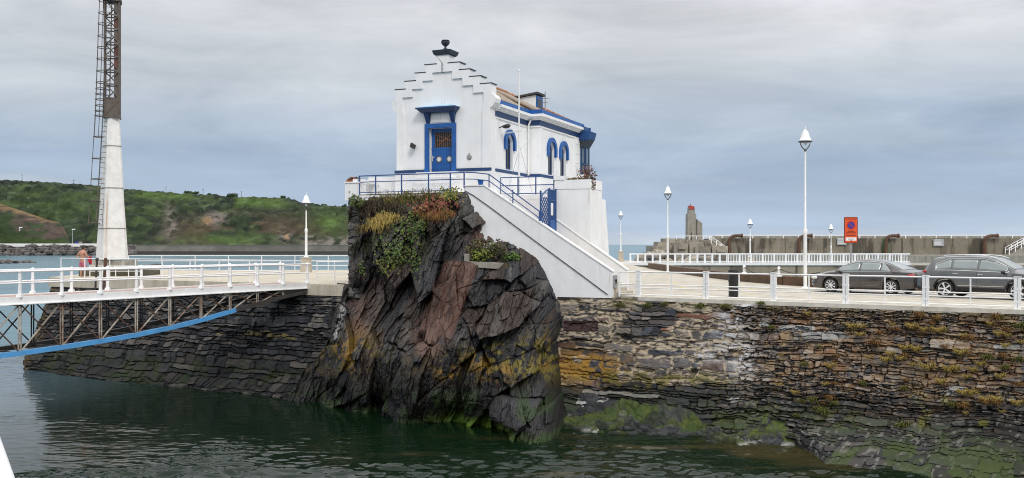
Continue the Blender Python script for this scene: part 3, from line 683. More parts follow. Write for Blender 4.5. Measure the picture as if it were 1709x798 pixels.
# ================================================================== FAR SHORE
def hill(name, ridge, base_y, d0, d1, px0, px1, n, m, colf, rough, power, seed, bush=1.0, gully=14):
    px = np.linspace(px0, px1, n); f = np.linspace(0, 1.12, m)
    PXg, Fg = np.meshgrid(px, f, indexing='ij')
    ry = np.interp(PXg, [r[0] for r in ridge], [r[1] for r in ridge])
    Yg = d0 + (d1 - d0) * Fg ** 1.15
    zr = CAMZ - (ry - 408) / F * d1; zb = CAMZ - (base_y - 408) / F * d0
    fz = np.where(Fg <= 1, 1 - (1 - np.clip(Fg, 0, 1)) ** power, 1 - (Fg - 1) * .8)
    Zg = zb + (zr - zb) * fz
    Xg = (PXg - 854.5) / F * Yg
    u = Xg / 30; v = Zg / 12 + Yg / 60
    env = np.clip(Fg * 4, 0, 1) * np.clip((1.0 - Fg) * 3.2, .07, 1)
    Yg = Yg - (fbm(u * 1.1, v * .35, seed, 4) - .5) * gully * 2.4 * env
    bushes = voro(Xg / 5.5, Yg / 6.5 + Zg / 7, seed + 3, .95, .95)
    bm_ = np.clip(1 - bushes[0] * 1.25, 0, 1) ** .6
    small = voro(Xg / 2.2, Yg / 3 + Zg / 3, seed + 5, .95, .95)
    Zg = Zg + (bm_ * 4.2 * sst(bushes[2][0], .25, .8) + np.clip(1 - small[0] * 1.3, 0, 1) * .9) * bush * env + (fbm(u * 2, v * 2, seed + 8, 4) - .5) * 3 * env
    P = np.stack([Xg, Yg, Zg], -1)
    C = colf(PXg, project(P)[1], Xg, Yg, Zg, Fg, bushes, small)
    return grid_mesh(name, P, C, M['hillcol'], smooth=True)
def hillcol(PXg, PYg, X, Y, Z, Fg, bu, sm):
    a = fbm(X / 38, Z / 16 + Y / 80, 201, 5); b = fbm(X / 12, Z / 7 + Y / 20, 203, 5); c = fbm(X / 4, Z / 3 + Y / 6, 205, 3)
    C = np.empty(X.shape + (3,)); C[:] = (.038, .060, .026)
    C = lerp(C, (.019, .031, .018), sst(bu[2][1] * .7 + a * .5, .50, .66))
    C = lerp(C, (.058, .088, .030), sst(b, .52, .66) * .8)
    C = C * (.62 + .7 * bu[2][2])[..., None]
    brown = sst(a, .44, .58) * np.exp(-((PXg - 420) / 130.) ** 2 - ((PYg - 385) / 24.) ** 2) * 1.3
    C = lerp(C, (.085, .065, .040), np.clip(brown, 0, .85))
    field = sst(PXg, 385, 400) * sst(-PXg, -490, -470) * np.exp(-((PYg - (336 + (PXg - 400) * .06)) / 8.) ** 2) + np.exp(-((PXg - 555) / 30.) ** 2 - ((PYg - 372) / 22.) ** 2) * .9 + np.exp(-((PXg - 375) / 60.) ** 2 - ((PYg - 398) / 8.) ** 2) * .6 + sst(PXg, 215, 230) * sst(-PXg, -330, -300) * np.exp(-((PYg - (325 + (PXg - 220) * .03)) / 5.) ** 2) + np.exp(-((PXg - 90) / 70.) ** 2 - ((PYg - 345) / 16.) ** 2) * .4
    C = lerp(C, (.080, .140, .032), np.clip(field * (.5 + b), 0, .9))
    rock = np.exp(-((PXg - 283) / 9.) ** 2 - ((PYg - 372) / 22.) ** 2) + np.exp(-((PXg - 360) / 18.) ** 2 - ((PYg - 364) / 10.) ** 2) * .9 + np.exp(-((PXg - 475) / 12.) ** 2 - ((PYg - 392) / 12.) ** 2) * .8 + .6 * sst(PXg, 490, 520) * sst(PYg, 390, 398)
    C = lerp(C, (.19, .165, .15), np.clip(rock * 1.3 * sst(b * .5 + c * .5, .40, .56), 0, .8))
    tan = np.exp(-((PXg - 344) / 7.) ** 2 - ((PYg - 369) / 8.) ** 2) + np.exp(-((PXg - 478) / 6.) ** 2 - ((PYg - 395) / 7.) ** 2)
    C = lerp(C, (.28, .19, .09), np.clip(tan * sst(c, .35, .6), 0, .8))
    return C * (.42 + .75 * c)[..., None] * np.array((1.0, .96, 1.0))
ridge = [(-400, 296), (-100, 298), (0, 302), (60, 305), (100, 308), (150, 311), (212, 318), (300, 324), (400, 331), (480, 333), (500, 339), (530, 344), (580, 348), (640, 362), (700, 392), (760, 409)]
tag(hill('headland', ridge, 411, 655, 770, -300, 760, 760, 150, hillcol, 1, 1.7, 210), kind='structure')
def promcol(PXg, PYg, X, Y, Z, Fg, bu, sm):
    b = fbm(X / 9, Z / 4, 223, 5); c = fbm(X / 3, Z / 1.2, 225, 4)
    C = np.empty(X.shape + (3,)); C[:] = (.095, .070, .058)
    C = lerp(C, (.055, .045, .042), sst(b, .5, .65)); C = lerp(C, (.20, .13, .055), sst(Fg + (c - .5) * .5, .72, .92) * .8)
    C = C * .8; C = lerp(C, (.030, .050, .018), sst(b + .25 * sst(-PXg, -60, 10) + .2 * sst(PYg, 365, 395), .64, .78) * .9); C = lerp(C, (.026, .042, .016), sst(-PXg + (b - .5) * 60, -46, -18) * sst(PYg, 350, 364)); C = lerp(C, (.035, .055, .015), sst(-Fg, -.22, -.06))
    return C * (.6 + .8 * c)[..., None]
tag(hill('bluff', [(-200, 318), (-60, 326), (0, 340), (30, 350), (60, 360), (80, 367), (98, 371), (106, 380), (114, 396), (119, 410)], 408, 600, 618, -120, 119, 170, 60, promcol, 1, 1.3, 230, .35, 3), kind='structure')

# quay wall and boulder embankment under the headland
hq = thing('harbour_wall', 'long low dark grey quay wall along the foot of the green headland', 'wall', (-180, 640, 0))
mb = MB(); p = at(160, 408, 640).x; q = at(760, 408, 640).x
mb.box(p, q, 640, 660, 2.2, 6.2); reparent(mb.build('upper_wall', mat('old_quay_concrete', (.20, .185, .165), .9, .3, .08, 0, dirt=(.06, .055, .05), dirt_amt=.8)), hq)
mb = MB(); mb.box(p, q, 638.5, 660, -1, 2.2); reparent(mb.build('tide_band', M['darkconc']), hq)
mb = MB(); mb.box(p, q, 639.7, 660.2, 6.2, 6.5); reparent(mb.build('coping', M['concrete']), hq)
mb = MB(); p = at(-200, 408, 600).x; q = at(168, 408, 600).x
mb.box(p, q, 600, 640, -1, 6.95); tag(mb.build('coast_road', M['paleconc']), kind='structure')
cr = thing('sea_wall', 'low white wall beside the coast road above the dark boulders', 'wall', (-300, 599, 6))
mb = MB(); mb.box(p, q, 598.6, 599.4, 5.4, 7.35); reparent(mb.build('wall', M['white']), cr)
r_ = np.random.RandomState(4)
bigv, bigf = [], []
for i in range(240):
    X = r_.uniform(p, at(232, 408, 600).x); row = r_.randint(0, 4); rad = r_.uniform(1.6, 3.4)
    vs, fs = rock_lump((X, 597 - row * 3.4, 5.0 - row * 1.55), (rad, rad, rad * .7), int(r_.randint(1, 900)), 8)
    o0 = len(bigv); bigv += vs; bigf += [tuple(k + o0 for k in f) for f in fs]
mb = MB(); mb.v = bigv; mb.f = bigf
tag(mb.build('embankment_boulders', M['boulder']), 'dark boulders tipped along the foot of the coast road', 'boulders', kind='stuff')
for i, (px, py, w_, h_) in enumerate(((8, 436, 30, 9), (42, 436, 24, 7), (259, 441, 8, 2.5))):
    Y = 6.8 * F / (py + h_ * .4 - 408); c = at(px, py, Y)
    vs, fs = rock_lump((c.x, Y, 0), (w_ / F * Y * .62, 4, h_ / F * Y * .75), 31 + i, 20)
    mb = MB(); mb.v = vs; mb.f = fs
    tag(mb.build('sea_rock', M['boulder']), ['dark rounded rock in the bay at the left picture edge', 'low dark rock in the bay beside the rounded one', 'tiny dark rock in the bay behind the jetty railing'][i], 'rock', 'rocks standing out of the bay')
# lamps, car, bins on the coast road; masts and trees on the ridge
for i, (px, y0, lab) in enumerate(((33, 377, 'thin pale street lamp on the coast road below the brown bluff'), (121, 380, 'thin green-grey street lamp on the coast road past the bluff'))):
    t = thing('road_lamp', lab, 'street lamp', at(px, 404, 603), 0, 'street lamps on the coast road')
    t.location.z = 6.9; H = (405 - y0) / F * 603
    mb = MB(); mb.tube((0, 0, 0), (0, 0, H), .28, .2, 6); mb.build('pole', M['white'] if i == 0 else M['greysteel'], t)
    mb = MB(); mb.box(-.3, 1.6, -.3, .3, H - .3, H + .3); mb.build('lamp_head', M['white'], t)
t = thing('parked_car', 'small white car far away on the coast road behind the jetty', 'car', (at(96, 404, 597).x, 602, 6.0)); t.location.z = 6.9
mb = MB(); mb.prism([(-2.2, .3), (2.2, .3), (2.25, .9), (1.3, 1.0), (.7, 1.5), (-1.3, 1.5), (-2.1, 1.0)], lambda a, b: (a, -.85, b + .0), lambda a, b: (a, .85, b)); mb.build('body', M['railwhite'], t)
mb = MB(); mb.prism([(-1.7, 1.0), (1.1, 1.0), (.65, 1.42), (-1.25, 1.42)], lambda a, b: (a, -.87, b), lambda a, b: (a, .87, b)); mb.build('window', M['glass'], t)
for sx_ in (-1.35, 1.35):
    mb = MB(); mb.lathe([(.3, -.9), (.33, -.88), (.33, .88), (.3, .9)], (sx_, 0, .33), 12, 'y'); mb.build('wheel', M['rubber'], t)
for px, mm, lab in ((126, 'signblue', 'small blue recycling bin on the coast road'), (132, 'paleboulder', 'small beige recycling bin on the coast road beside a blue one')):
    t = thing('recycling_bin', lab, 'bin', (at(px, 404, 600).x, 602, 6.0), 0, 'recycling bins on the coast road'); t.location.z = 6.9
    mb = MB(); mb.hexa([(-.7, -.6, 0), (.7, -.6, 0), (.7, .6, 0), (-.7, .6, 0)], [(-.85, -.7, 1.5), (.85, -.7, 1.5), (.85, .7, 1.5), (-.85, .7, 1.5)]); mb.build('body', M[mm], t)
    mb = MB(); mb.box(-.9, .9, -.75, .75, 1.5, 1.7); mb.build('lid', M[mm], t)
for i, (px, yb, yt, lab) in enumerate(((37, 306, 291, 'leftmost'), (123, 311, 300, 'second from left'), (277, 324, 311, 'third from left'), (339, 328, 315, 'second from right'), (403, 332, 319, 'rightmost'))):
    mb = MB(); b_ = at(px, yb + 6, 772); H = (yb - yt + 6) / F * 772; mb.tube(b_, b_ + Vector((0, 0, H)), .17, .12, 5); mb.box(b_.x - .8, b_.x + .8, b_.y - .06, b_.y + .06, b_.z + H - .7, b_.z + H - .5)
    tag(mb.build('utility_pole', M['darksteel']), lab + ' of the thin utility poles on the green ridge', 'utility pole', 'utility poles on the ridge')
class Leaves:
    def __init__(s): s.v = []; s.f = []; s.c = []
    def leaf(s, p, size, nrm, col, asp=.6):
        t = nrm.orthogonal().normalized(); t.rotate(Matrix.Rotation(rng.uniform(0, 6.28), 3, nrm)); u = nrm.cross(t)
        o = len(s.v); a = t * size; b = u * size * asp
        s.v += [tuple(p - a), tuple(p + b), tuple(p + a + nrm * size * .25), tuple(p - b)]; s.f.append((o, o + 1, o + 2, o + 3)); s.c += [col] * 4
    def blob(s, c, r, n, size, cols, up=.3):
        for _ in range(n):
            d = Vector((rng.gauss(0, 1), rng.gauss(0, 1), rng.gauss(0, 1))).normalized(); k = rng.random() ** .4
            p = Vector((c[0] + d.x * r[0] * k, c[1] + d.y * r[1] * k, c[2] + d.z * r[2] * k))
            nrm = (d + Vector((rng.uniform(-.8, .8), rng.uniform(-.8, .8), rng.uniform(-.3, .8) + up))).normalized()
            col = rng.choice(cols); j = rng.uniform(.7, 1.3)
            s.leaf(p, size * rng.uniform(.6, 1.3), nrm, tuple(x * j for x in col))
    def blade(s, p, d, L, wd, droop, col):
        d = d.normalized(); side = d.cross(Vector((rng.uniform(-1, 1), rng.uniform(-1, 1), .3))).normalized() * wd
        q = p + d * L * .55; e = p + d * L * .9 + Vector((0, 0, -droop * L))
        o = len(s.v); s.v += [tuple(p - side), tuple(p + side), tuple(q + side * .8), tuple(q - side * .8), tuple(e)]
        s.f += [(o, o + 1, o + 2, o + 3), (o + 3, o + 2, o + 4)]; s.c += [col] * 5
    def build(s, name, parent=None, mt=None):
        mb = MB(); mb.v = s.v; mb.f = s.f; mb.c = s.c; return mb.build(name, mt or M['leafcol'], parent, fix=False)
GREENS = [(.035, .065, .018), (.05, .09, .02), (.028, .05, .016)]
for i, (px, yb, w_, h_, lab) in enumerate(((321, 327, 28, 10, 'wide dark tree crown on the ridge, first from the left'), (357, 330, 22, 9, 'dark tree crown on the ridge, middle of the three big ones'), (388, 334, 18, 15, 'tall dark bushy tree on the ridge beside the bright green field'),
        (476, 334, 15, 8, 'small dark tree on the ridge just left of the white jetty lamp'), (541, 346, 9, 7, 'small round tree on the falling ridge right of the jetty lamp'), (572, 349, 16, 9, 'dark tree clump on the ridge at the edge of the rock'))):
    d_ = 758; b_ = at(px, yb + 1.2, d_); W = w_ / F * d_; H = h_ / F * d_
    t = thing('ridge_tree', lab, 'tree', b_, 0, 'trees on the headland ridge')
    mb = MB(); mb.tube((0, 0, -1.5), (0, 0, H * .7), .35, .2, 6); mb.build('trunk', M['darksteel'], t)
    lv = Leaves()
    for k in range(7): lv.blob((rng.uniform(-.38, .38) * W, rng.uniform(-1, 1), H * rng.uniform(.35, .8)), (W * .2, 2, H * .28), 90, .62, GREENS[::2] if i != 3 else GREENS)
    lv.build('crown', t)

# ================================================================== BREAKWATER AND FAR QUAY (right)
def streaky(n, m, x0, x1, z0, z1, seed, base=(.20, .178, .14)):
    gx_, gz_ = np.meshgrid(np.linspace(x0, x1, n), np.linspace(z0, z1, m), indexing='ij')
    st = fbm(gx_ * 1.1, gz_ * .18, seed, 5, .6); bl = fbm(gx_ * .25, gz_ * .4, seed + 3, 4)
    C = np.empty(gx_.shape + (3,)); C[:] = base
    C = lerp(C, np.array(base) * .38, sst(st, .46, .66)); C = lerp(C, np.array(base) * 1.35, sst(bl, .52, .68) * .7)
    pan = np.abs(((gx_ / 6.1) % 1) - .5) > .488; C = np.where(pan[..., None], np.array(base) * .35, C)
    return gx_, gz_, C
BY = 150.0
bw = thing('breakwater', 'long streaked concrete breakwater wall with thin white rail on its top', 'breakwater', (60, BY, 0))
gx_, gz_, C = streaky(900, 30, 31.5, 140, 5.2, 7.75, 301)
C = lerp(C, (.035, .20, .05), sst(-np.abs(gx_ - at(1478, 408, BY).x), -.55, -.3) * sst(fbm(gx_ * 2, gz_ * .4, 9), .3, .5))
reparent(grid_mesh('wall_face', np.stack([gx_, BY + .0 * gx_ + (7.75 - gz_) * -.03, gz_], -1), C, colmat('streaked_concrete', .9, .3, 1.5, .3, 6)), bw)
mb = MB(); mb.box(31.5, 140, BY + .02, BY + 8, -1, 7.74); reparent(mb.build('wall_core', M['concrete']), bw)
mb = MB(); mb.box(31.5, 140, BY - 9, BY - .12, 2.6, 5.2); reparent(mb.build('ledge', M['concrete']), bw)
mb = MB(); mb.box(31.5, 140, BY - 9.2, BY - .12, -1, 2.6); reparent(mb.build('tide_band', M['darkconc']), bw)
mb = MB()
for x in np.arange(33, 112, 2.4): mb.box(x - .06, x + .06, BY + .5, BY + .62, 7.74, 8.25)
mb.box(32, 112, BY + .52, BY + .60, 8.2, 8.3); reparent(mb.build('rail', M['railwhite']), bw)
mb = MB(); mb.box(31.5, 140, BY + 1.2, BY + 1.6, 7.74, 8.12); reparent(mb.build('parapet', M['concrete']), bw)
for px, lab in ((1217, 'leftmost'), (1333, 'second from left'), (1478, 'green-stained'), (1643, 'rightmost')):
    x = at(px, 408, BY - .6).x
    pts = [Vector((x, BY - .7, 5.2))] + [Vector((x, BY - .7, 7.4))] + [Vector((x + 1.15 - 1.15 * math.cos(a), BY - .7, 7.4 + .75 * math.sin(a))) for a in np.linspace(.2, math.pi / 2, 6)] + [Vector((x + 1.9, BY - .7, 8.15))]
    mb = MB(); mb.path(pts, .27, 8); mb.tube((x, BY - .7, 5.15), (x, BY - .7, 5.5), .42, n=8); mb.tube((x + 1.85, BY - .7, 8.15), (x + 2.05, BY - .7, 8.15), .36, n=8)
    tag(mb.build('gooseneck_pipe', M['rust']), lab + ' rusty gooseneck pipe bending over the breakwater wall', 'pipe', 'rusty gooseneck pipes on the breakwater')
for px, py, w_, h_, lab in ((1405, 403, 16, 12, 'pale blank board on the breakwater wall, half behind the orange sign'), (1567, 405, 18, 12, 'pale grey board on the breakwater wall above the cars')):
    c = at(px, py, BY - .3); W = w_ / F * BY / 2; H = h_ / F * BY / 2
    t = thing('notice_board', lab, 'sign', (c.x, c.y, c.z - H), 0, 'pale boards on the breakwater')
    mb = MB(); mb.box(-W, W, 0, .12, 0, 2 * H); mb.build('panel', M['greysteel'], t)
    mb = MB()
    for k in range(5): mb.box(-W * .85, W * (.3 + .5 * ((k * 37) % 10) / 10), -.012, -.002, H * (1.68 - .33 * k), H * (1.80 - .33 * k))
    mb.build('faded_lines', M['white'], t)
    mb = MB(); mb.box(-.05, .05, .12, .3, .1, 2 * H - .1); mb.build('bracket', M['darksteel'], t)
for x0p, y0p, x1p, y1p, lab in ((1186, 399, 1212, 418, 'white railed steps climbing the left end of the breakwater'), (1682, 418, 1712, 402, 'white railed steps on the breakwater at the right picture edge')):
    a = at(x0p, y0p, BY - 1.2); b_ = at(x1p, y1p, BY - 1.2); t = thing('breakwater_steps', lab, 'stairs', ((a.x + b_.x) / 2, BY - 1.2, 5.2), 0, 'railed steps on the breakwater'); o_ = t.location
    lo = min(a.z, b_.z)
    mb = MB(); k = 10
    for j in range(k):
        f0 = a.lerp(b_, j / k); f1 = a.lerp(b_, (j + 1) / k); zt = (f0.z + f1.z) / 2 - .55
        mb.box(min(f0.x, f1.x) - o_.x, max(f0.x, f1.x) - o_.x, -.5, .9, -.05, max(zt - o_.z, .1))
    mb.build('flight', M['concrete'], t)
    for dy in (-.45, .75):
        for dz_ in (.45, 0.0):
            mb = MB(); mb.tube(a - o_ + Vector((0, dy, dz_)), b_ - o_ + Vector((0, dy, dz_)), .045); mb.build('handrail', M['railwhite'], t)
        for j in range(4):
            q = a.lerp(b_, j / 3) - o_ + Vector((0, dy, 0)); mb = MB(); mb.box(q.x - .06, q.x + .06, q.y - .06, q.y + .06, q.z - .7, q.z + .5); mb.build('post', M['railwhite'], t)
# block-work head of the breakwater, boulders, the ruined beacon
r_ = np.random.RandomState(11)
hd = thing('block_pile', 'stepped pile of weathered concrete blocks at the end of the breakwater', 'breakwater', (26, 152, 0))
for (x0p, x1p, yt, yb, dd) in ((1085, 1215, 408, 432, 0), (1110, 1215, 398.5, 410, 3), (1125, 1175, 404, 420, -1.2), (1150, 1200, 401, 412, -.6), (1098, 1135, 403, 430, 1), (1160, 1215, 409, 430, -2.2)):
    Y = 150 + dd; a = at(x0p, yt, Y); b_ = at(x1p, yb, Y)
    nbl = max(2, int((b_.x - a.x) / 2.6)); xs = np.linspace(a.x, b_.x, nbl + 1)
    mb = MB()
    for j in range(nbl):
        jj = r_.uniform(-.35, .35); zt = a.z + r_.uniform(-.25, .1)
        mb.box(xs[j] + .05, xs[j + 1] - .05, Y + jj, Y + 5, -1, zt)
        if r_.rand() < .6: mb.box(xs[j] + .7, xs[j + 1] - .5, Y + jj - .3, Y + jj - .01, zt - 1.0, zt - .6)
    reparent(mb.build('block_course', M['paleboulder']), hd)
mb = MB()
for x in np.linspace(at(1125, 0, 155).x, at(1215, 0, 155).x, 9): mb.box(x - .05, x + .05, 153, 153.1, 7.6, 8.2)
mb.box(at(1125, 0, 155).x, at(1215, 0, 155).x, 153.02, 153.08, 8.1, 8.2); reparent(mb.build('rail', M['railwhite']), hd)
for i in range(46):
    px = r_.uniform(1046, 1216); Y = r_.uniform(138, 149); zt = np.interp(px, [1046, 1075, 1100, 1216], [1.6, 4.6, 5.4, 4.0]) * r_.uniform(.55, 1)
    rad = r_.uniform(.9, 1.7); vs, fs = rock_lump((at(px, 0, Y).x, Y, max(zt, .3)), (rad * 1.2, rad, rad * .75), 300 + i, 12)
    mb = MB(); mb.v = vs; mb.f = fs
    tag(mb.build('armour_boulder', M['paleboulder'] if i % 3 else M['boulder']), ('pale' if i % 3 else 'dark') + ' armour boulder in the heap around the breakwater head', 'boulder', 'armour boulders heaped at the breakwater head')
T0 = at(1160, 408, 155)
tw = thing('beacon_tower', 'ruined grey concrete tower with a red top standing on the breakwater head', 'tower', (T0.x, 155, 7.4))
sc = 155 / F
def tz(py): return CAMZ - (py - 408) * sc - 7.4
def tx(px): return (px - 1160) * sc
mb = MB(); mb.hexa([(tx(1147.5), 0, -.5), (tx(1163), 0, -.5), (tx(1163), 2, -.5), (tx(1147.5), 2, -.5)], [(tx(1148), 0, tz(357)), (tx(1162), 0, tz(357)), (tx(1162), 2, tz(357)), (tx(1148), 2, tz(357))]); mb.build('shaft', M['concrete'], tw)
mb = MB(); mb.hexa([(tx(1163.2), -.3, -.5), (tx(1172), -.3, -.5), (tx(1172), 2.2, -.5), (tx(1163.2), 2.2, -.5)], [(tx(1163.2), -.3, tz(366)), (tx(1171.5), -.3, tz(373)), (tx(1171.5), 2.2, tz(373)), (tx(1163.2), 2.2, tz(366))]); mb.build('buttress', M['concrete'], tw)
mb = MB(); mb.hexa([(tx(1150), .3, tz(357)), (tx(1160.5), .3, tz(357)), (tx(1160.5), 1.7, tz(357)), (tx(1150), 1.7, tz(357))], [(tx(1150.5), .3, tz(346)), (tx(1160), .3, tz(346)), (tx(1160), 1.7, tz(346)), (tx(1150.5), 1.7, tz(346))]); mb.build('lantern_base', M['concrete'], tw)
mb = MB(); mb.hexa([(tx(1150.8), .2, tz(349)), (tx(1159.8), .2, tz(349)), (tx(1159.8), 1.8, tz(349)), (tx(1150.8), 1.8, tz(349))], [(tx(1151.5), .2, tz(343)), (tx(1159), .2, tz(344.3)), (tx(1159), 1.8, tz(344.3)), (tx(1151.5), 1.8, tz(343))]); mb.tube((tx(1154.5), 1, tz(344)), (tx(1154.5), 1, tz(340)), .06); mb.build('red_cap', mat('faded_red_paint', (.42, .05, .035), .7, .2, 3), tw)
mb = MB(); mb.box(tx(1153), tx(1154.6), -.04, -.004, -.3, tz(388)); mb.build('crack', M['darkconc'], tw)

# far quay with the white balustrade
FQ = 103.0
fq = thing('inner_quay', 'grey concrete quay wall beyond the inlet, carrying a white balustrade', 'wall', (30, FQ, 0))
xl = at(1052, 0, FQ).x; xr = at(1517, 0, FQ).x
gx_, gz_, C = streaky(420, 40, xl - 3, 62, -.5, 4.55, 331, (.25, .22, .165)); C = lerp(C, (.10, .085, .06), sst(-gz_, -2.6, -1.4) * .8)
reparent(grid_mesh('wall_face', np.stack([gx_, FQ - .25 + .0 * gx_, gz_], -1), C, D.materials['streaked_concrete']), fq)
mb = MB(); mb.box(xl - 3, 62, FQ - .24, FQ + 14, -1, 4.56); reparent(mb.build('core', M['concrete']), fq)
mb = MB(); mb.box(xl - 3, xr, FQ - .4, FQ + .5, 4.56, 4.85); reparent(mb.build('coping', M['white']), fq)
bal = thing('balustrade', 'long white concrete balustrade along the inner quay in front of the breakwater', 'balustrade', (30, FQ, 4.85))
k = 0; post0 = None
mb = MB(); mb.box(-.09, .09, -.09, .09, 0, .86); post0 = mb.build('post', M['railwhite'], bal)
mb = MB(); mb.box(-.034, .034, -.034, .034, 0, .86); bal0 = mb.build('baluster', M['railwhite'], bal)
xm = at(1215, 0, FQ).x
lst = [('p', x) for x in np.arange(xl, xm, .80)] + [(('p' if i % 4 == 0 else 'b'), x) for i, x in enumerate(np.arange(xm, xr, .31))]
used_ = set()
for kd, x in lst:
    o = post0 if kd == 'p' else bal0
    if kd in used_: o = o.copy(); COL.objects.link(o)
    used_.add(kd); o.parent = bal; o.location = (x - 30, 0, 0)
mb = MB(); mb.box(xl - 30.1, xr - 29.9, -.08, .08, .86, 1.0); mb.build('top_rail', M['railwhite'], bal)
mb = MB(); mb.box(xl - 30.1, xr - 29.9, -.04, .04, .10, .17); mb.build('bottom_rail', M['railwhite'], bal)
# low brown wall at the back of the promenade, with chained bollards
lw = thing('inlet_wall', 'low rust-brown stone wall bending along the back of the promenade', 'wall', (13, 54, 4.7))
pts = [(15.9, 45.2), (14.2, 49.5), (13.1, 54.5), (12.5, 62), (12.3, 71.5), (12.2, 84)]
mb = MB()
for a, b_ in zip(pts, pts[1:]): mb.bar((a[0], a[1], 4.88), (b_[0], b_[1], 4.88), .55, .55)
mb.bar((15.9, 45.2, 4.88), (22, 41.4, 4.88), .55, .55)
reparent(mb.build('wall', mat('brown_wet_stone', (.115, .065, .035), .8, .4, 1.5, .4, 10, dirt=(.04, .035, .03), dirt_amt=.8)), lw)
bl = []
for px, lab in ((1242, 'short white chain post nearer the black bin'), (1300, 'short white chain post nearer the tall lamp')):
    kx = (px - 854.5) / F; Y = 52.5 if px == 1242 else 48.9; p_ = Vector((kx * Y, Y, 5.16)); bl.append(p_)
    t = thing('chain_post', lab, 'bollard', p_, 0, 'white chain posts on the low wall')
    mb = MB(); mb.lathe([(.17, 0), (.17, .06), (.075, .14), (.065, .36), (.09, .40), (.06, .48), (.02, .52)], n=10); mb.build('post', M['railwhite'], t, 40)
ch = [bl[0] + Vector((0, 0, .40)), bl[1] + Vector((0, 0, .40))]
mb = MB(); end = Vector((14.9, 46.4, 5.45)); allp = []
for a, b_ in ((bl[0] + Vector((0, 0, .4)), bl[1] + Vector((0, 0, .4))), (bl[1] + Vector((0, 0, .4)), end)):
    allp += [a.lerp(b_, f) - Vector((0, 0, .35 * math.sin(math.pi * f) if a == bl[0] + Vector((0, 0, .4)) else .2 * math.sin(math.pi * f))) for f in np.linspace(0, 1, 9)]
mb.path(allp, .025, 5); tag(mb.build('chain', M['darksteel']), 'dark chain sagging between the short white posts', 'chain')
# ================================================================== JETTY, FOOTBRIDGE, MAST (left)
JZ = 4.94
Jd = np.array([-.876, .483]); Jd = Jd / np.linalg.norm(Jd); Jn = np.array([-Jd[1], Jd[0]]) ; Jn = np.array([-.483, -.876])
J0 = np.array([-9.6, 45.1])
def jpt(s_, back=0.0, z=JZ):
    p = J0 + Jd * s_ - Jn * back; return Vector((p[0], p[1], z))
jet = thing('jetty', 'dark masonry jetty with pale concrete deck, under the mast, left of the rock', 'jetty', jpt(8))
nj, nz = 760, 230
sj, zj = np.meshgrid(np.linspace(-4.5, 18.75, nj), np.linspace(-.6, 4.42, nz), indexing='ij')
wxj = sj + (fbm(sj * .9, zj * 1.5, 401) - .5) * .4; wyj = zj + (fbm(sj * .7, zj * 1.2, 403) - .5) * .25
jl = zj < 2.55 + (fbm(sj * .5, zj * 0, 404) - .5) * .8
nq = fbm(sj * 4, zj * 6, 402, 3) - .5
wxj = wxj + nq * .06; wyj = wyj + nq * .03 + (fbm(sj * 2, zj * 2, 406, 3) - .5) * .10
ja = courses(wxj, wyj, 405, .27, .4, .48, .5, .2); jb = courses(wxj, wyj, 407, .12, .6, .42, .65, .3)
pk = lambda i: np.where(jl, ja[i], jb[i]); pi = lambda k: np.where(jl, ja[1][k], jb[1][k])
e_ = pk(0); wj = .014 * (.3 + 1.8 * fbm(sj * 6, zj * 8, 409, 3)); jt = 1 - sst(e_, wj * .5, wj * 1.2 + .01)
dj = (pi(0) - .5) * .17 + (1 - jt) * .04 - jt * .08 + (fbm(sj * 4, zj * 8, 411, 4) - .5) * .10 + (fbm(sj * .4, zj * .6, 412, 3) - .5) * .3 + pk(3) * (pi(2) - .5) * .10
dj += sst(-zj, -.75, .1) * fbm(sj * .8, zj * 1.5, 413, 4) * 1.0 * sst(-sj, -17.5, -14)
off = 2.0 * (4.42 - zj) / 4.42 + dj * sst(-zj, -4.4, -4.25)
Pj = np.stack([J0[0] + Jd[0] * sj + Jn[0] * off, J0[1] + Jd[1] * sj + Jn[1] * off, zj], -1); sh_ = sst(sj, 16.5, 18.75) * .45 * (4.42 - zj) / 4.42; Pj[..., 0] -= Jd[0] * sh_; Pj[..., 1] -= Jd[1] * sh_
Cj = np.empty(sj.shape + (3,)); Cj[:] = (.034, .034, .037); Cj = lerp(Cj, (.066, .060, .055), sst(pi(1), .62, .7)); Cj = lerp(Cj, (.022, .023, .027), sst(pi(2), .5, .6))
Cj *= (.4 + 1.1 * pi(0))[..., None]
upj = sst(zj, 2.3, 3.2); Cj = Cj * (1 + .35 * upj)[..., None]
yb = (np.abs(zj - 2.60 - .12 * (fbm(sj * 1.5, zj * 0, 414, 2) - .5)) < .17) & (sj > -.2) & (sj < 5.4) & (pi(1) > .35) & jl
Cj = np.where(yb[..., None], np.array((.12, .10, .042)) * (.5 + .9 * fbm(sj * 3, zj * 4, 415, 4))[..., None], Cj)
Cj = lerp(Cj, (.010, .011, .010), jt * .9)
nj1 = fbm(sj * .7, zj * 1.1, 417, 5); nj2 = fbm(sj * 2.5, zj * 4, 419, 4)
alg = sst(-zj, -1.7, -.5) * sst(nj1 * .5 + nj2 * .5, .44, .58); Cj = lerp(Cj, (.030, .046, .012), alg * .75)
lime = sst(zj, 2.7, 3.4) * sst(nj2, .60, .70); Cj = lerp(Cj, (.22, .20, .17), lime * .6)
base = np.exp(-((zj - .06) / .10) ** 2) * sst(nj2, .5, .6) * sst(-sj, -7.5, -5.5); Cj = lerp(Cj, (.16, .155, .14), np.clip(base, 0, .7))
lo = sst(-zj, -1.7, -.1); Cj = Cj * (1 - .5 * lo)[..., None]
brn = sst(sj, 17.4, 18.5) * sst(nj2, .3, .6); Cj = lerp(Cj, (.10, .07, .035), brn * .8)
reparent(grid_mesh('stone_face', Pj, Cj, M['stonecol'], flip=True), jet)
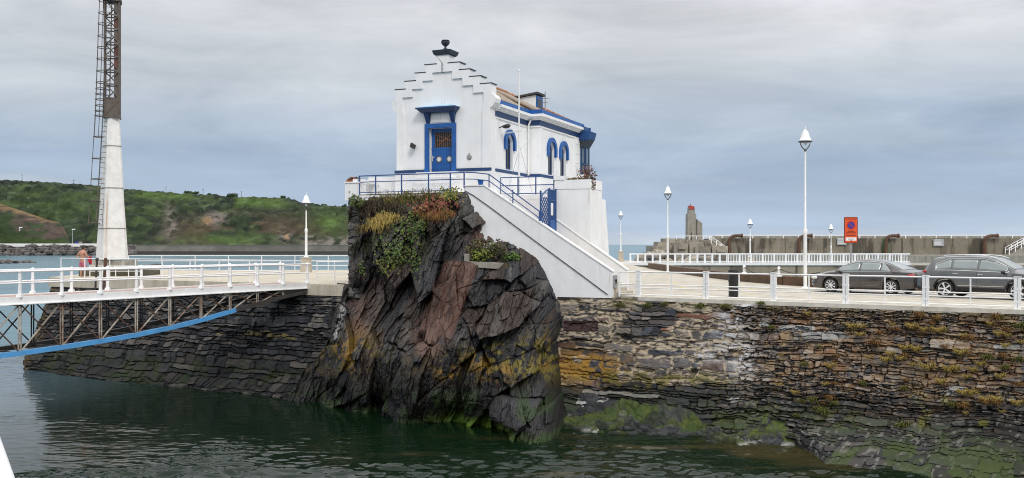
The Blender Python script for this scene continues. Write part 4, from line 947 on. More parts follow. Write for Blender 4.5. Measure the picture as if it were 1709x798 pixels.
# left end face
ne, nz2 = 120, 120
se, ze = np.meshgrid(np.linspace(0, 1, ne), np.linspace(-.6, 4.42, nz2), indexing='ij')
o0 = 2.0 * (4.42 - ze) / 4.42
s_e = 18.75 - .45 * (4.42 - ze) / 4.42; A_ = np.stack([J0[0] + Jd[0] * s_e + Jn[0] * o0, J0[1] + Jd[1] * s_e + Jn[1] * o0, ze], -1); B_ = A_ * 0 + np.stack([-28.2 - .4 * (4.42 - ze) / 4.42, 70 + 0 * ze, ze], -1)
Pe = A_ * (1 - se[..., None]) + B_ * se[..., None]; ve = voro(se * 22, ze / .3, 421, .8, .5, True); Pe[..., 0] -= (ve[2][0] * .12 * (1 - np.exp(-ve[1] / .1))) * np.minimum(se * 20, 1)
Ce = np.empty(se.shape + (3,)); Ce[:] = (.085, .06, .035); Ce *= (.4 + .9 * ve[2][1])[..., None]
reparent(grid_mesh('end_face', Pe, Ce, M['stonecol']), jet)
mb = MB(); c4 = [jpt(-4.6, .25), jpt(18.7, .25), Vector((-28.0, 70, 0)), Vector((-3, 70, 0))]
mb.hexa([Vector((p.x, p.y, -1)) for p in c4], [Vector((p.x, p.y, 4.40)) for p in c4]); reparent(mb.build('core', M['darkconc']), jet)
c5 = [jpt(-4.6, -.08), jpt(18.9, -.08), Vector((-28.3, 70, 0)), Vector((-3, 70, 0))]
mb = MB(); mb.hexa([Vector((p.x, p.y, 4.42)) for p in c5], [Vector((p.x, p.y, JZ)) for p in c5]); reparent(mb.build('deck', mat('pale_deck_concrete', (.50, .46, .37), .85, .12, .8, .3, 15, dirt=(.22, .13, .06), dirt_amt=.6, streak=True)), jet)

# ---- footbridge
b0 = Vector((-9.63, 45.1, 0)); bd = Vector((-.518, -.856, 0)).normalized(); bs = Vector((-.856, .518, 0)).normalized(); BW = 1.75
def bp_(t, side=0.0, z=JZ): p = b0 + bd * t + bs * side; return Vector((p.x, p.y, z))
fbz = lambda t: float(np.interp(t, [0, .6, 1.5, 4.4, 5.9, 7.45, 9.1, 10.65, 12.2, 13.9, 15.5, 17.2, 19], [4.60, 4.55, 4.42, 3.98, 3.72, 3.50, 3.33, 3.22, 3.13, 3.06, 3.02, 3.0, 3.0]))
TL = 29.9
br = thing('footbridge', 'white railed steel footbridge with rusty lattice and blue curved bottom beam', 'footbridge', bp_(9, .9, JZ))
def part(mb, name, m, smooth=None, parent=br): return reparent(mb.build(name, m, None, smooth), parent)
mb = MB(); mb.hexa([bp_(-.4, .06, JZ - .10), bp_(TL, .06, JZ - .10), bp_(TL, BW - .06, JZ - .10), bp_(-.4, BW - .06, JZ - .10)], [bp_(-.4, .06, JZ + .03), bp_(TL, .06, JZ + .03), bp_(TL, BW - .06, JZ + .03), bp_(-.4, BW - .06, JZ + .03)]); part(mb, 'deck', M['planks'])
for sd in (0.0, BW):
    mb = MB(); mb.bar(bp_(-.3, sd, JZ - .07), bp_(TL, sd, JZ - .07), .10, .27); mb.bar(bp_(-.3, sd - .05 if sd == 0 else sd + .05, JZ - .20), bp_(TL, sd - .05 if sd == 0 else sd + .05, JZ - .20), .16, .03); part(mb, 'girder', M['railwhite'])
    ts = [1.57 * k for k in range(20)]
    for seg0, seg1, m_ in (((4.45, TL, M['skyblue']),) + ((-.1, 4.45, M['darksteel']),)):  # stretch by the jetty coloured dark for the shadow in the abutment recess
        q = [seg0] + [t for t in ts if seg0 < t < seg1] + [seg1]
        mb = MB()
        for a, b_ in zip(q, q[1:]): mb.bar(bp_(a, sd, fbz(a)), bp_(b_, sd, fbz(b_)), .16, .17)
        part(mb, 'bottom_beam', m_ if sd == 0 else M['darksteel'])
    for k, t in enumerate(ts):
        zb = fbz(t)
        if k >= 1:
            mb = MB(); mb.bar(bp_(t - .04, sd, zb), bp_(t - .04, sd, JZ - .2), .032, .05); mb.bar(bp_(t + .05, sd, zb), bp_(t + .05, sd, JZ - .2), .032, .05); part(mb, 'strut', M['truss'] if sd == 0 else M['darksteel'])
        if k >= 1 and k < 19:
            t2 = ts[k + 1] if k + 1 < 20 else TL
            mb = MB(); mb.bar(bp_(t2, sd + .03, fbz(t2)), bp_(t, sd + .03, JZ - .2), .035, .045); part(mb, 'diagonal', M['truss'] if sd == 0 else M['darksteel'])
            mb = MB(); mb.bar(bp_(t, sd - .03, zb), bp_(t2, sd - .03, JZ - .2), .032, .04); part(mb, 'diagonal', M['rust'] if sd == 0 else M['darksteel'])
        # railing post: a flared white casting with two ball joints
        mb = MB(); p = bp_(t, sd, JZ + .03)
        mb.hexa([p + Vector((-.09, -.09, 0)), p + Vector((.09, -.09, 0)), p + Vector((.09, .09, 0)), p + Vector((-.09, .09, 0))], [p + Vector((-.075, -.075, .12)), p + Vector((.075, -.075, .12)), p + Vector((.075, .075, .12)), p + Vector((-.075, .075, .12))])
        mb.tube(p + Vector((0, 0, .10)), p + Vector((0, 0, .92)), .064, .054, 8); mb.ball(p + Vector((0, 0, .90)), .082, .082, .082, 8, 6); mb.ball(p + Vector((0, 0, .50)), .072, .072, .072, 8, 6); part(mb, 'post', M['railwhite'], 50)
    for zr_ in (.90, .50):
        mb = MB(); mb.tube(bp_(-.2, sd, JZ + .03 + zr_), bp_(TL, sd, JZ + .03 + zr_), .038 if zr_ > .8 else .031, n=8); part(mb, 'rail', M['railwhite'], 60)
for k in range(1, 20):
    t = 1.57 * k; mb = MB(); mb.bar(bp_(t, 0, JZ - .22), bp_(t, BW, JZ - .22), .08, .10); part(mb, 'cross_beam', M['darksteel']); mb = MB(); mb.bar(bp_(t, 0, fbz(t)), bp_(t, BW, fbz(t)), .06, .06); part(mb, 'cross_beam', M['darksteel'])

# ---- railings of the jetty
def railing(name, label, cat, pts, posts, H, rails, m, rp=.028, rr=.025, group=None, base=None):
    t = thing(name, label, cat, base or pts[0], 0, group); o_ = Vector(t.location)
    for p in posts:
        mb = MB(); mb.tube(p - o_, p - o_ + Vector((0, 0, H)), rp, n=6); mb.build('post', m, t, 50)
    for z in rails:
        mb = MB(); mb.path([p - o_ + Vector((0, 0, z)) for p in pts], rr, 6); mb.build('rail', m, t, 50)
    return t
fr = [jpt(s_, .35) for s_ in (18.4, 2.0)]
railing('jetty_railing', 'thin white railing along the front edge of the jetty, beside the bather', 'railing', fr, [fr[0].lerp(fr[1], k / 8) for k in range(9)], 1.08, (1.08, .55), M['railwhite'])
fr = [jpt(s_, .3) for s_ in (-.3, -2.4)]
railing('jetty_railing', 'short thin railing between the footbridge landing and the rock', 'railing', fr, [fr[0].lerp(fr[1], k / 2) for k in range(3)], 1.05, (1.05, .5), M['railwhite'])
fr = [Vector((-27.4, 68.5, JZ)), Vector((-6, 68.5, JZ))]
railing('jetty_railing', 'thin white railing along the seaward back edge of the jetty', 'railing', fr, [fr[0].lerp(fr[1], k / 9) for k in range(10)], 1.05, (1.05, .68, .34), M['railwhite'])
# raised mossy plinth and the mast
MY = 57.0
mx = at(187, 408, MY).x
mp = thing('mast_plinth', 'dark mossy concrete block under the white mast on the jetty', 'plinth', (mx, MY, JZ))
mb = MB(); mb.box(at(134, 0, 56.2).x - mx, at(236, 0, 56.2).x - mx, -1.0, 2.2, 0, .48); mb.build('lower_step', mat('mossy_block', (.10, .09, .06), .9, .4, 3, .4, 20, dirt=(.03, .03, .02), dirt_amt=.8), mp)
mb = MB(); mb.hexa([(-1.05, -.75, .48), (1.05, -.75, .48), (1.05, 1.35, .48), (-1.05, 1.35, .48)], [(-.98, -.70, .92), (.98, -.70, .92), (.98, 1.3, .92), (-.98, 1.3, .92)]); mb.build('upper_step', mat('stained_block', (.36, .34, .29), .9, .3, 2, .4, 20, dirt=(.05, .05, .03), dirt_amt=1.0, streak=True), mp)
def fence_local(x0, x1, n):
    t = railing('plinth_railing', 'small low white fence in front of the mast plinth', 'railing', [Vector((x0, 55.8, JZ)), Vector((x1, 55.8, JZ))], [Vector((x0 + (x1 - x0) * k / n, 55.8, JZ)) for k in range(n + 1)], .62, (.60, .45, .30), M['railwhite'], .03, .022); return t
fence_local(at(150, 0, 55.8).x, at(236, 0, 55.8).x, 4)
ms = thing('signal_mast', 'tall mast: tapered white concrete column, brown steel lattice, caged ladder at its left', 'mast', (mx, MY, JZ + .92))
mz0 = JZ + .92; zz_ = lambda py: CAMZ - (py - 408) / F * MY - mz0
def mw(py): return np.interp(py, [197, 340, 433], [.40, .63, .84])
def sq(py, k=1.0, rot=.42):
    r0 = mw(py) * k * 1.08; c_ = []
    for a in range(8):
        ang = rot + a * math.pi / 4 + (math.pi / 8) * (.45 if a % 2 else -.45); c_.append((r0 * math.cos(ang), r0 * math.sin(ang), zz_(py)))
    return c_
mb = MB(); lv = [433, 380, 340, 290, 240, 197]
rings = [sq(y) for y in lv]; vs = [p for r in rings for p in r]
mb.add(vs, [(j * 8 + k, j * 8 + (k + 1) % 8, (j + 1) * 8 + (k + 1) % 8, (j + 1) * 8 + k) for j in range(len(lv) - 1) for k in range(8)] + [tuple(range(8)), tuple(range((len(lv) - 1) * 8, len(lv) * 8))])
m, nt, b = newmat('stained_white_column'); tcn = N(nt, 'ShaderNodeTexCoord'); v = tcn.outputs['Object']
sx = N(nt, 'ShaderNodeSeparateXYZ'); nt.links.new(v, sx.inputs[0])
n_ = noise(nt, v, 2.2, 6, .65); n2_ = noise(nt, mapping(nt, v, (9, 9, .5)), 1, 4, .6)
c_ = ramp(nt, n_, [(.3, (.66, .65, .63)), (.6, (.80, .79, .77))])
wgt = mth(nt, 'MULTIPLY', mth(nt, 'SUBTRACT', 1.0, mth(nt, 'MULTIPLY', mth(nt, 'ABSOLUTE', mth(nt, 'SUBTRACT', sx.outputs[0], -.02)), 7.0), clamp=True), mth(nt, 'MULTIPLY_ADD', n2_, 3.0, -1.0, clamp=True))
wgt = mth(nt, 'MULTIPLY', wgt, mth(nt, 'MULTIPLY', mth(nt, 'SUBTRACT', 4.6, sx.outputs[2]), .8, clamp=True))
c_ = mixc(nt, mth(nt, 'MULTIPLY', wgt, .85), c_, (.40, .20, .06, 1))
nt.links.new(c_, b.inputs['Base Color']); b.inputs['Roughness'].default_value = .8
mb.build('column', m, ms)
for py in (245, 315, 382): 
    mb = MB(); r = sq(py, 1.04); r2 = [(p[0], p[1], p[2] + .05) for p in r]; mb.add(r + r2, [(k, (k + 1) % 8, (k + 1) % 8 + 8, k + 8) for k in range(8)] + [tuple(range(8)), tuple(range(8, 16))]); mb.build('band', M['concrete'], ms)
# lattice
zb, zt = zz_(197), zz_(4); hw = .40; ca_, sa_ = math.cos(.35), math.sin(.35)
def rt(x, y, z): return Vector((x * ca_ - y * sa_ + .02, x * sa_ + y * ca_, z))
cor = [(-hw, -hw), (hw, -hw), (hw, hw), (-hw, hw)]
mb = MB(); mb.hexa([rt(a * 1.05, b_ * 1.05, zb) for a, b_ in cor], [rt(a * 1.05, b_ * 1.05, zb + 1.13) for a, b_ in cor]); mb.build('base_panel', M['latticesteel'], ms)
mb = MB(); mb.hexa([rt(a * 1.2, b_ * 1.2, zb - .03) for a, b_ in cor], [rt(a * 1.2, b_ * 1.2, zb + .04) for a, b_ in cor]); mb.build('base_flange', M['latticesteel'], ms)
for i in range(4):
    a = cor[i]; b_ = cor[(i + 1) % 4]
    mb = MB(); mb.bar(rt(*a, zb), rt(*a, zt), .09, .09); mb.build('leg', M['latticesteel'], ms)
    mb = MB(); mb.bar(rt(a[0] * 1.05, a[1] * 1.05, zb + .1), rt(b_[0] * 1.05, b_[1] * 1.05, zb + 1.05), .06, .06); 
    nb = 7; h_ = (zt - zb - 1.13) / nb
    for k in range(nb + 1):
        z = zb + 1.13 + k * h_; mb.bar(rt(*a, z), rt(*b_, z), .07, .07)
        if k < nb: mb.bar(rt(*(a if k % 2 else b_), z), rt(*(b_ if k % 2 else a), z + h_), .06, .06)
    mb.build('bracing', M['latticesteel'], ms)
for k in range(7):
    mb = MB(); z = zb + 1.13 + k * h_; mb.hexa([rt(.10, -hw + .06, z + .04), rt(hw - .05, -hw + .06, z + .04), rt(hw - .05, -hw + .10, z + .04), rt(.10, -hw + .10, z + .04)], [rt(.10, -hw + .06, z + h_ - .04), rt(hw - .05, -hw + .06, z + h_ - .04), rt(hw - .05, -hw + .10, z + h_ - .04), rt(.10, -hw + .10, z + h_ - .04)]); mb.build('day_mark_panel', M['redrust'] if k in (2, 3, 5) else M['latticesteel'], ms)
mb = MB(); mb.hexa([rt(a * 1.3, b_ * 1.3, zt) for a, b_ in cor], [rt(a * 1.3, b_ * 1.3, zt + .12) for a, b_ in cor]); mb.tube(rt(.2, 0, zt + .1), rt(.2, 0, zt + .7), .12, n=8); mb.build('top_plate', M['latticesteel'], ms)
# ladder and cage
def lx(px): return (px - 187) / F * MY
lad = lambda py: (np.interp(py, [-30, 0, 200, 378], [184.5, 184, 178, 170]), np.interp(py, [-30, 0, 200, 378], [190.5, 190, 185.5, 178]))
P_ = lambda i, py, dy=0.0: Vector((lx(lad(py)[i]), -.95 * mw(max(py, 197)) - .15 + (.25 if i else 0) + dy, zz_(py)))
for i in (0, 1):
    mb = MB(); mb.path([P_(i, y) for y in (378, 290, 197, 100, 0, -30)], .032, 6); mb.build('ladder_stile', M['latticesteel'], ms)
mb = MB(); z = 376
while z > -28: mb.tube(P_(0, z), P_(1, z), .016, n=5); z -= 8.6
mb.build('ladder_rungs', M['latticesteel'], ms)
cage = lambda py: lx(np.interp(py, [-30, 0, 200, 373], [170, 171, 163.5, 156]))
hy = [-16, 5, 25, 43, 63, 82, 101, 121, 140, 150, 159, 168, 178, 187, 195, 230, 266, 300, 337, 373]
def hoop(py):
    a = P_(0, py); b_ = P_(1, py); cx_ = cage(py); pts = [a]
    mid = (a + b_) / 2; dep = mid.x - cx_
    for q in np.linspace(0, math.pi, 9): pts.append(Vector((mid.x - dep * math.sin(q) ** .7, mid.y - .38 * math.cos(q), mid.z)))
    return pts + [b_]
for y in hy:
    mb = MB(); mb.path(hoop(y), .026, 5); mb.build('cage_hoop', M['latticesteel'], ms)
for q in (3, 5, 7):
    mb = MB(); mb.path([hoop(y)[q] for y in (hy if q == 5 else hy[:16])], .02, 5); mb.build('cage_strap', M['latticesteel'], ms)

# rusty posts by the platform edge
for px, dpx, lab, m_ in ((150, 3, 'thin dark iron post standing against the jetty front by the bather', 'darksteel'), (160, 5, 'short rusty iron post on the jetty edge in front of the mast', 'rust')):
    p = jpt(14.9 if px == 150 else 14.2, -.12, JZ - .95); mb = MB(); mb.tube(p, p + Vector((.12, 0, 2.0)), .055 if px == 150 else .09, n=8); mb.ball(p + Vector((.12, 0, 2.0)), .10, .10, .10, 8, 6)
    tag(mb.build('iron_post', M[m_]), lab, 'post', 'iron posts on the jetty edge')

# ---- the bather
def skinned(name, verts, edges, radii, m_, parent, root=0, sub=2):
    me = D.meshes.new(name); me.from_pydata(verts, edges, []); o = D.objects.new(name, me); COL.objects.link(o)
    o.modifiers.new('skin', 'SKIN'); me.skin_vertices  # layer is made by the modifier
    if not me.skin_vertices: 
        bm = bmesh.new(); bm.from_mesh(me); bm.verts.layers.skin.verify(); bm.to_mesh(me); bm.free()
    for i, r in enumerate(radii): me.skin_vertices[0].data[i].radius = r if isinstance(r, tuple) else (r, r)
    me.skin_vertices[0].data[root].use_root = True
    o.modifiers['skin'].use_smooth_shade = True
    sb = o.modifiers.new('sub', 'SUBSURF'); sb.levels = sub; sb.render_levels = sub
    me.materials.append(m_); o.parent = parent; return o
pp = at(131, 460, 53.4); 
per = thing('person', 'shirtless dark-haired bather seen from behind, pink shorts, red towel over the arm', 'person', (pp.x, 53.9, JZ), R(-25))
Vt = [(0, 0, .95), (0, .01, 1.10), (0, .0, 1.27), (0, -.01, 1.40), (.01, 0, 1.50), (.03, .03, 1.56),      # 0-5 pelvis..neck
      (-.19, 0, 1.42), (-.36, -.06, 1.20), (-.20, -.05, 1.02),                                     # 6-8 left arm, hand on the hip
      (.19, 0, 1.42), (.29, .05, 1.18), (.33, .26, 1.12),                                          # 9-11 right arm forward
      (-.10, 0, .88), (-.115, .01, .50), (-.115, -.02, .10), (-.12, .12, .035),                    # left leg
      (.10, 0, .88), (.12, .05, .50), (.12, .02, .10), (.13, .16, .035)]
Ed_ = [(0, 1), (1, 2), (2, 3), (3, 4), (4, 5), (3, 6), (6, 7), (7, 8), (3, 9), (9, 10), (10, 11), (0, 12), (12, 13), (13, 14), (14, 15), (0, 16), (16, 17), (17, 18), (18, 19)]
Rr = [(.165, .12), (.155, .11), (.18, .12), (.17, .10), (.075, .075), (.06, .06), (.075, .075), (.05, .05), (.04, .04), (.075, .075), (.05, .05), (.04, .04), (.10, .10), (.065, .065), (.045, .045), (.04, .03), (.10, .10), (.065, .065), (.045, .045), (.04, .03)]
# head belongs to the same continuous body
Vt += [(.04, .05, 1.63), (.05, .06, 1.70)]; Ed_ += [(5, 20), (20, 21)]; Rr += [(.085, .095), (.07, .08)]
# five fingers on the free hand
hb = len(Vt); Vt += [(.33, .33, 1.10)]; Ed_ += [(11, hb)]; Rr += [(.032, .018)]
for k in range(4):
    i0 = len(Vt); Vt += [(.305 + .017 * k, .385 + .006 * (k in (1, 2)), 1.085), (.305 + .017 * k, .405, 1.045)]; Ed_ += [(hb, i0), (i0, i0 + 1)]; Rr += [(.009, .009), (.008, .008)]
i0 = len(Vt); Vt += [(.285, .33, 1.09), (.275, .365, 1.07)]; Ed_ += [(hb, i0), (i0, i0 + 1)]; Rr += [(.010, .010), (.009, .009)]
skinned('body', Vt, Ed_, Rr, M['skin'], per)
mb = MB(); mb.ball((.045, .035, 1.695), .092, .105, .10, 14, 10); mb.ball((.04, .00, 1.63), .075, .06, .07, 10, 8); mb.build('hair', M['hair'], per, 60)
mb = MB(); mb.ball((.05, .165, 1.64), .018, .03, .022, 8, 6); mb.build('nose', M['skin'], per, 60)
for sx_ in (-.09, .09):
    mb = MB(); mb.ball((.045 + sx_, .055, 1.645), .015, .03, .04, 8, 6); mb.build('ear', M['skin'], per, 60)
skinned('shorts', [(0, 0, .99), (0, 0, .90), (-.11, 0, .82), (-.12, .01, .55), (.11, 0, .82), (.125, .05, .55)], [(0, 1), (1, 2), (2, 3), (1, 4), (4, 5)], [(.185, .14), (.17, .14), (.125, .125), (.12, .12), (.125, .125), (.12, .12)], M['pinkcloth'], per, 1)
tl = thing('towel', 'bright red towel hanging over the bather\'s right forearm', 'towel', per.location, R(-25))
nu, nv_ = 18, 30; mb = MB(); vs = []
for i in range(nu):
    for j in range(nv_):
        s_ = j / (nv_ - 1) * 2 - 1; x = .235 + .20 * i / (nu - 1); fold = .018 * math.sin(i * 1.3 + j * .2)
        yy = .19 + math.copysign(min(abs(s_) * .5, .065), s_) + fold; z_ = 1.185 - max(abs(s_) * .5 - .05, 0) * (1.0 if s_ > 0 else .75) + .01 * math.cos(i)
        vs.append((x, yy, z_))
mb.add(vs, [(i * nv_ + j, (i + 1) * nv_ + j, (i + 1) * nv_ + j + 1, i * nv_ + j + 1) for i in range(nu - 1) for j in range(nv_ - 1)])
ob = mb.build('cloth', M['redcloth'], tl, 80); so = ob.modifiers.new('th', 'SOLIDIFY'); so.thickness = .015

# ================================================================== STREET LAMPS
LG = 'white street lamps with bell-shaped shades'
def lamp(loc, H, label, ped=0.0):
    first = thing('street_lamp', label, 'street lamp', loc, 0, LG)
    d = H - 7.83; k = min(2.55, H * .38); out = {}
    mb = MB(); mb.lathe([(.18, 0), (.18, .04), (.11, .07), (.085, .16), (.085, k), (.10, k + .05), (.10, k + .23), (.048, k + .31), (.04, 6.72 + d)], n=12); out['pole'] = (mb, 'white')
    mb = MB(); mb.lathe([(.295, 7.10 + d), (.295, 7.14 + d), (.255, 7.18 + d), (.195, 7.34 + d), (.135, 7.54 + d), (.075, 7.61 + d), (.05, 7.64 + d), (.02, 7.67 + d), (.012, 7.82 + d), (.0005, 7.83 + d)], n=20); out['lamp_shade'] = (mb, 'white')
    mb = MB(); mb.lathe([(.305, 7.055 + d), (.322, 7.06 + d), (.322, 7.10 + d), (.305, 7.105 + d)], n=20); out['ring'] = (mb, 'slatecap')
    for q in range(4):
        a = q * math.pi / 2 + .5; c_, s_ = math.cos(a), math.sin(a); mb = MB()
        mb.path([(c_ * r, s_ * r, z + d) for r, z in ((.03, 6.70), (.14, 6.76), (.24, 6.86), (.30, 6.97), (.325, 7.08))], .018, 5); mb.build('yoke', M['latticesteel'], first)
    mb = MB(); mb.lathe([(.03, 6.9 + d), (.09, 6.98 + d), (.09, 7.06 + d), (.07, 7.1 + d)], n=10); out['bulb'] = (mb, 'clearlamp')
    mb = MB(); mb.lathe([(.062, 6.62 + d), (.062, 6.72 + d)], n=10); out['collar'] = (mb, 'latticesteel')
    for kk, (mb, m_) in out.items(): mb.build(kk, M[m_], first, 40)
    if ped:
        t = thing('lamp_pedestal', 'square concrete pedestal under the ' + label.split(',')[0], 'pedestal', (loc[0], loc[1], loc[2] - ped), 0, 'concrete lamp pedestals')
        mb = MB(); mb.hexa([(-.34, -.34, 0), (.34, -.34, 0), (.34, .34, 0), (-.34, .34, 0)], [(-.28, -.28, ped - .08), (.28, -.28, ped - .08), (.28, .28, ped - .08), (-.28, .28, ped - .08)]); mb.box(-.32, .32, -.32, .32, ped - .08, ped); mb.build('block', M['paleconc'], t)
    return first
def lampat(px, yb, yt, z, label, ped=0.0, Y=None):
    Y = Y or (CAMZ - z) * F / (yb - 408); x = (px - 854.5) / F * Y; H = (CAMZ - (yt - 408) / F * Y) - z
    return lamp((x, Y, z + ped), H - ped, label, ped)
lampat(1344, 482, 210, 4.704, 'tallest white street lamp, standing beside the parked brown saloon')
lampat(1114.5, 452, 307, 4.704, 'white street lamp at the far corner of the promenade by the inlet', Y=71.5)
lampat(1036, 437, 350, 4.704, 'white street lamp just right of the stair foot, before the open sea', ped=1.25, Y=118)
lampat(1252, 437, 363, 4.56, 'white street lamp rising from the middle of the balustrade', Y=104.5, ped=.9)
lampat(1387, 436, 372, 4.56, 'small white street lamp behind the balustrade left of the orange sign', Y=112)
lampat(511, 454, 321, JZ, 'white street lamp on the jetty beside the rock', Y=64.0, ped=1.0)
mb = MB(); mb.box(4, 12.1, 92.1, 103.2, -1, 4.70); mb.box(4, 15.6, 103.3, 125, -1, 4.70); tag(mb.build('outer_quay', M['paving']), kind='structure')
# ================================================================== THE HOUSE ON THE ROCK
HB = 9.0
HC = Vector((-.945, 42, HB)); HR = math.atan2(-.389, .922)
house = thing('white_house', 'white stepped-gable harbour house with blue trim standing on top of the rock', 'house', HC, HR)
def H(u, v, h): return HC + Vector((.9213 * u + .3887 * v, -.3887 * u + .9213 * v, h))
def wall2d(outer, holes, fmap, depth, mb):
    """front face with holes plus reveals; fmap(a,b,d) to local xyz"""
    loops = [outer] + holes; flat = [p for l in loops for p in l]
    tr = tessellate_polygon([[Vector((a, b, 0)) for a, b in l] for l in loops])
    mb.add([fmap(a, b, 0) for a, b in flat], [tuple(t) for t in tr])
    for l in holes:
        n = len(l); mb.add([fmap(a, b, 0) for a, b in l] + [fmap(a, b, depth) for a, b in l], [(i, (i + 1) % n, (i + 1) % n + n, i + n) for i in range(n)])
def arch(c, w, b, s_, n=12):
    r = w / 2; return [(c - r, b), (c + r, b)] + [(c + r * math.cos(t), s_ + r * math.sin(t)) for t in np.linspace(0, math.pi, n + 1)]
GW = -4.72; CU = (GW + .06) / 2 - .0
rightsteps = [(.06, 4.84), (-.44, 5.19), (-.97, 5.53), (-1.47, 5.87), (-2.02, 6.27)]
def outline(inset=0.0, drop=0.0):
    L = []; q = [(u - inset * 1.0, h - drop) for u, h in rightsteps]
    right_ = [(0.0 - inset, 0.02)]
    for i, (u, h) in enumerate(q):
        right_ += [(u, q[i - 1][1] if i else 4.05)] if i else [(0.0 - inset, 4.05 - drop), (u, 4.35 - drop)]
        right_ += [(u, h)]
    left_ = [(2 * CU - u, h) for u, h in reversed(right_)]
    return right_ + left_
OUT = outline()
door = [(-3.22, 1.03), (-1.72, 1.03), (-1.72, 3.2), (-3.22, 3.2)]   # opening with its frame
du0, du1, dh0, dh1 = -3.02, -1.86, 1.03, 3.02
mb = MB()
FR = lambda a, b, d: (a, d, b)
wall2d(OUT, [[(du0, dh0), (du1, dh0), (du1, dh1), (du0, dh1)]], FR, .34, mb)
# sides and back of the gable slab
n = len(OUT); mb.add([(a, 0, b) for a, b in OUT] + [(a, .50, b) for a, b in OUT], [(i, (i + 1) % n, (i + 1) % n + n, i + n) for i in range(n)])
mb.add([(a, .50, b) for a, b in OUT], [tuple(t) for t in tessellate_polygon([[Vector((a, b, 0)) for a, b in OUT]])])
mb.build('gable_wall', M['plaster'], house)
# raised stepped border
INN = outline(.36, .36)
INN = [(a, max(b, 1.17)) for a, b in INN]
mb = MB(); om = [(a, max(b, 1.17)) for a, b in OUT]
nn = len(om)
fl = om + INN
mb.add([(a, -.075, b) for a, b in fl] + [(a, .01, b) for a, b in fl], [(i, (i + 1) % nn, nn + (i + 1) % nn, nn + i) for i in range(nn)] + [(nn + i, nn + (i + 1) % nn, 3 * nn + (i + 1) % nn, 3 * nn + i) for i in range(nn)] + [(i, (i + 1) % nn, 2 * nn + (i + 1) % nn, 2 * nn + i) for i in range(nn)])
mb.build('gable_border', M['plaster'], house)
mb = MB()
for sd in (1, -1):
    for i, (u, h) in enumerate(rightsteps[:-1]):
        u2 = rightsteps[i + 1][0]; a, b_ = (u, u2 - .04) if sd == 1 else (2 * CU - u, 2 * CU - u2 + .04)
        lo, hi = min(a, b_), max(a, b_)
        if sd == 1: hi += .04
        else: lo -= .04
        mb.box(lo, hi, -.085, .54, h + .003, h + .044)
mb.build('step_slate', M['slatecap'], house)
mb = MB(); mb.box(CU - .36, CU + .36, -.12, .62, 6.27, 6.30); mb.hexa([(CU - .40, -.14, 6.30), (CU + .40, -.14, 6.30), (CU + .40, .64, 6.30), (CU - .40, .64, 6.30)], [(CU - .46, -.20, 6.48), (CU + .46, -.20, 6.48), (CU + .46, .70, 6.48), (CU - .46, .70, 6.48)])
mb.hexa([(CU - .46, -.20, 6.48), (CU + .46, -.20, 6.48), (CU + .46, .70, 6.48), (CU - .46, .70, 6.48)], [(CU - .16, .1, 6.56), (CU + .16, .1, 6.56), (CU + .16, .4, 6.56), (CU - .16, .4, 6.56)]); mb.build('apex_cap', M['slatecap'], house)
mb = MB(); mb.lathe([(.10, 6.56), (.13, 6.58), (.05, 6.64), (.05, 6.70), (.15, 6.78), (.20, 6.88), (.20, 6.92), (.15, 6.93), (.18, 6.98), (.02, 7.0)], (CU, .25, 0), 14); mb.build('urn', M['slatecap'], house, 50)
for sd in (1, -1):      # kneelers at the shoulders
    mb = MB(); sg = lambda a: a if sd == 1 else 2 * CU - a
    mb.prism([(sg(-.01), 3.78), (sg(.10), 3.84), (sg(.24), 4.02), (sg(.28), 4.20), (sg(.20), 4.34), (sg(.07), 4.42), (sg(-.01), 4.42)], lambda a, b: (a, -.052, b), lambda a, b: (a, .503, b)); mb.build('kneeler', M['plaster'], house)
# plinth and blue band
mb = MB(); mb.box(GW - .04, .045, -.055, .3, -.3, 1.03); mb.build('plinth', M['plaster'], house)
for a, b_ in ((GW - .05, -3.225), (-1.655, .05)):
    mb = MB(); mb.box(a, b_, -.07, .02, 1.03, 1.165); mb.build('blue_band', M['navy'], house)
# door
df = MB(); df.box(-3.22, du0, -.07, .06, 1.03, 3.22); df.box(du1, -1.66, -.07, .06, 1.03, 3.22); df.box(du0, du1, -.07, .06, dh1, 3.22)
df.box(-3.24, du0 + .02, -.09, -.07, 1.03, 1.18); df.box(du1 - .02, -1.64, -.09, -.07, 1.03, 1.18); df.build('door_frame', M['blue'], house)
mb = MB(); gl0, gl1 = 2.16, 2.86
mb.box(du0, du1, .24, .30, 1.03, gl0); mb.box(du0, du0 + .16, .24, .30, gl0, dh1); mb.box(du1 - .06, du1, .24, .30, gl0, dh1); mb.box(du0 + .16, du1 - .06, .24, .30, gl1, dh1)
k = du0 + .04
while k < du1 - .05: mb.box(k, k + .13, .222, .24, 1.05, 2.05); k += .15
mb.box(du0, du1, .215, .24, 2.06, 2.16); dr = mb.build('door', M['blue'], house)
mb = MB(); mb.box(du0 + .16, du1 - .06, .28, .295, gl0, gl1); mb.build('door_pane', M['glass'], dr)
mb = MB()
for k in range(9): x = du0 + .20 + k * .10; mb.tube((x, .25, gl0), (x, .25, gl1), .011, n=5)
for a, b_ in (((du0 + .18, gl1 - .1), (du1 - .1, gl0 + .25)), ((du0 + .3, gl0 + .1), (du1 - .1, gl1 - .1)), ((du0 + .2, gl0 + .3), (du1 - .08, gl0 + .36))): mb.tube((a[0], .24, a[1]), (b_[0], .24, b_[1]), .014, n=5)
mb.build('door_grille', mat('rusty_grille', (.26, .12, .07), .7, .3, 8), dr)
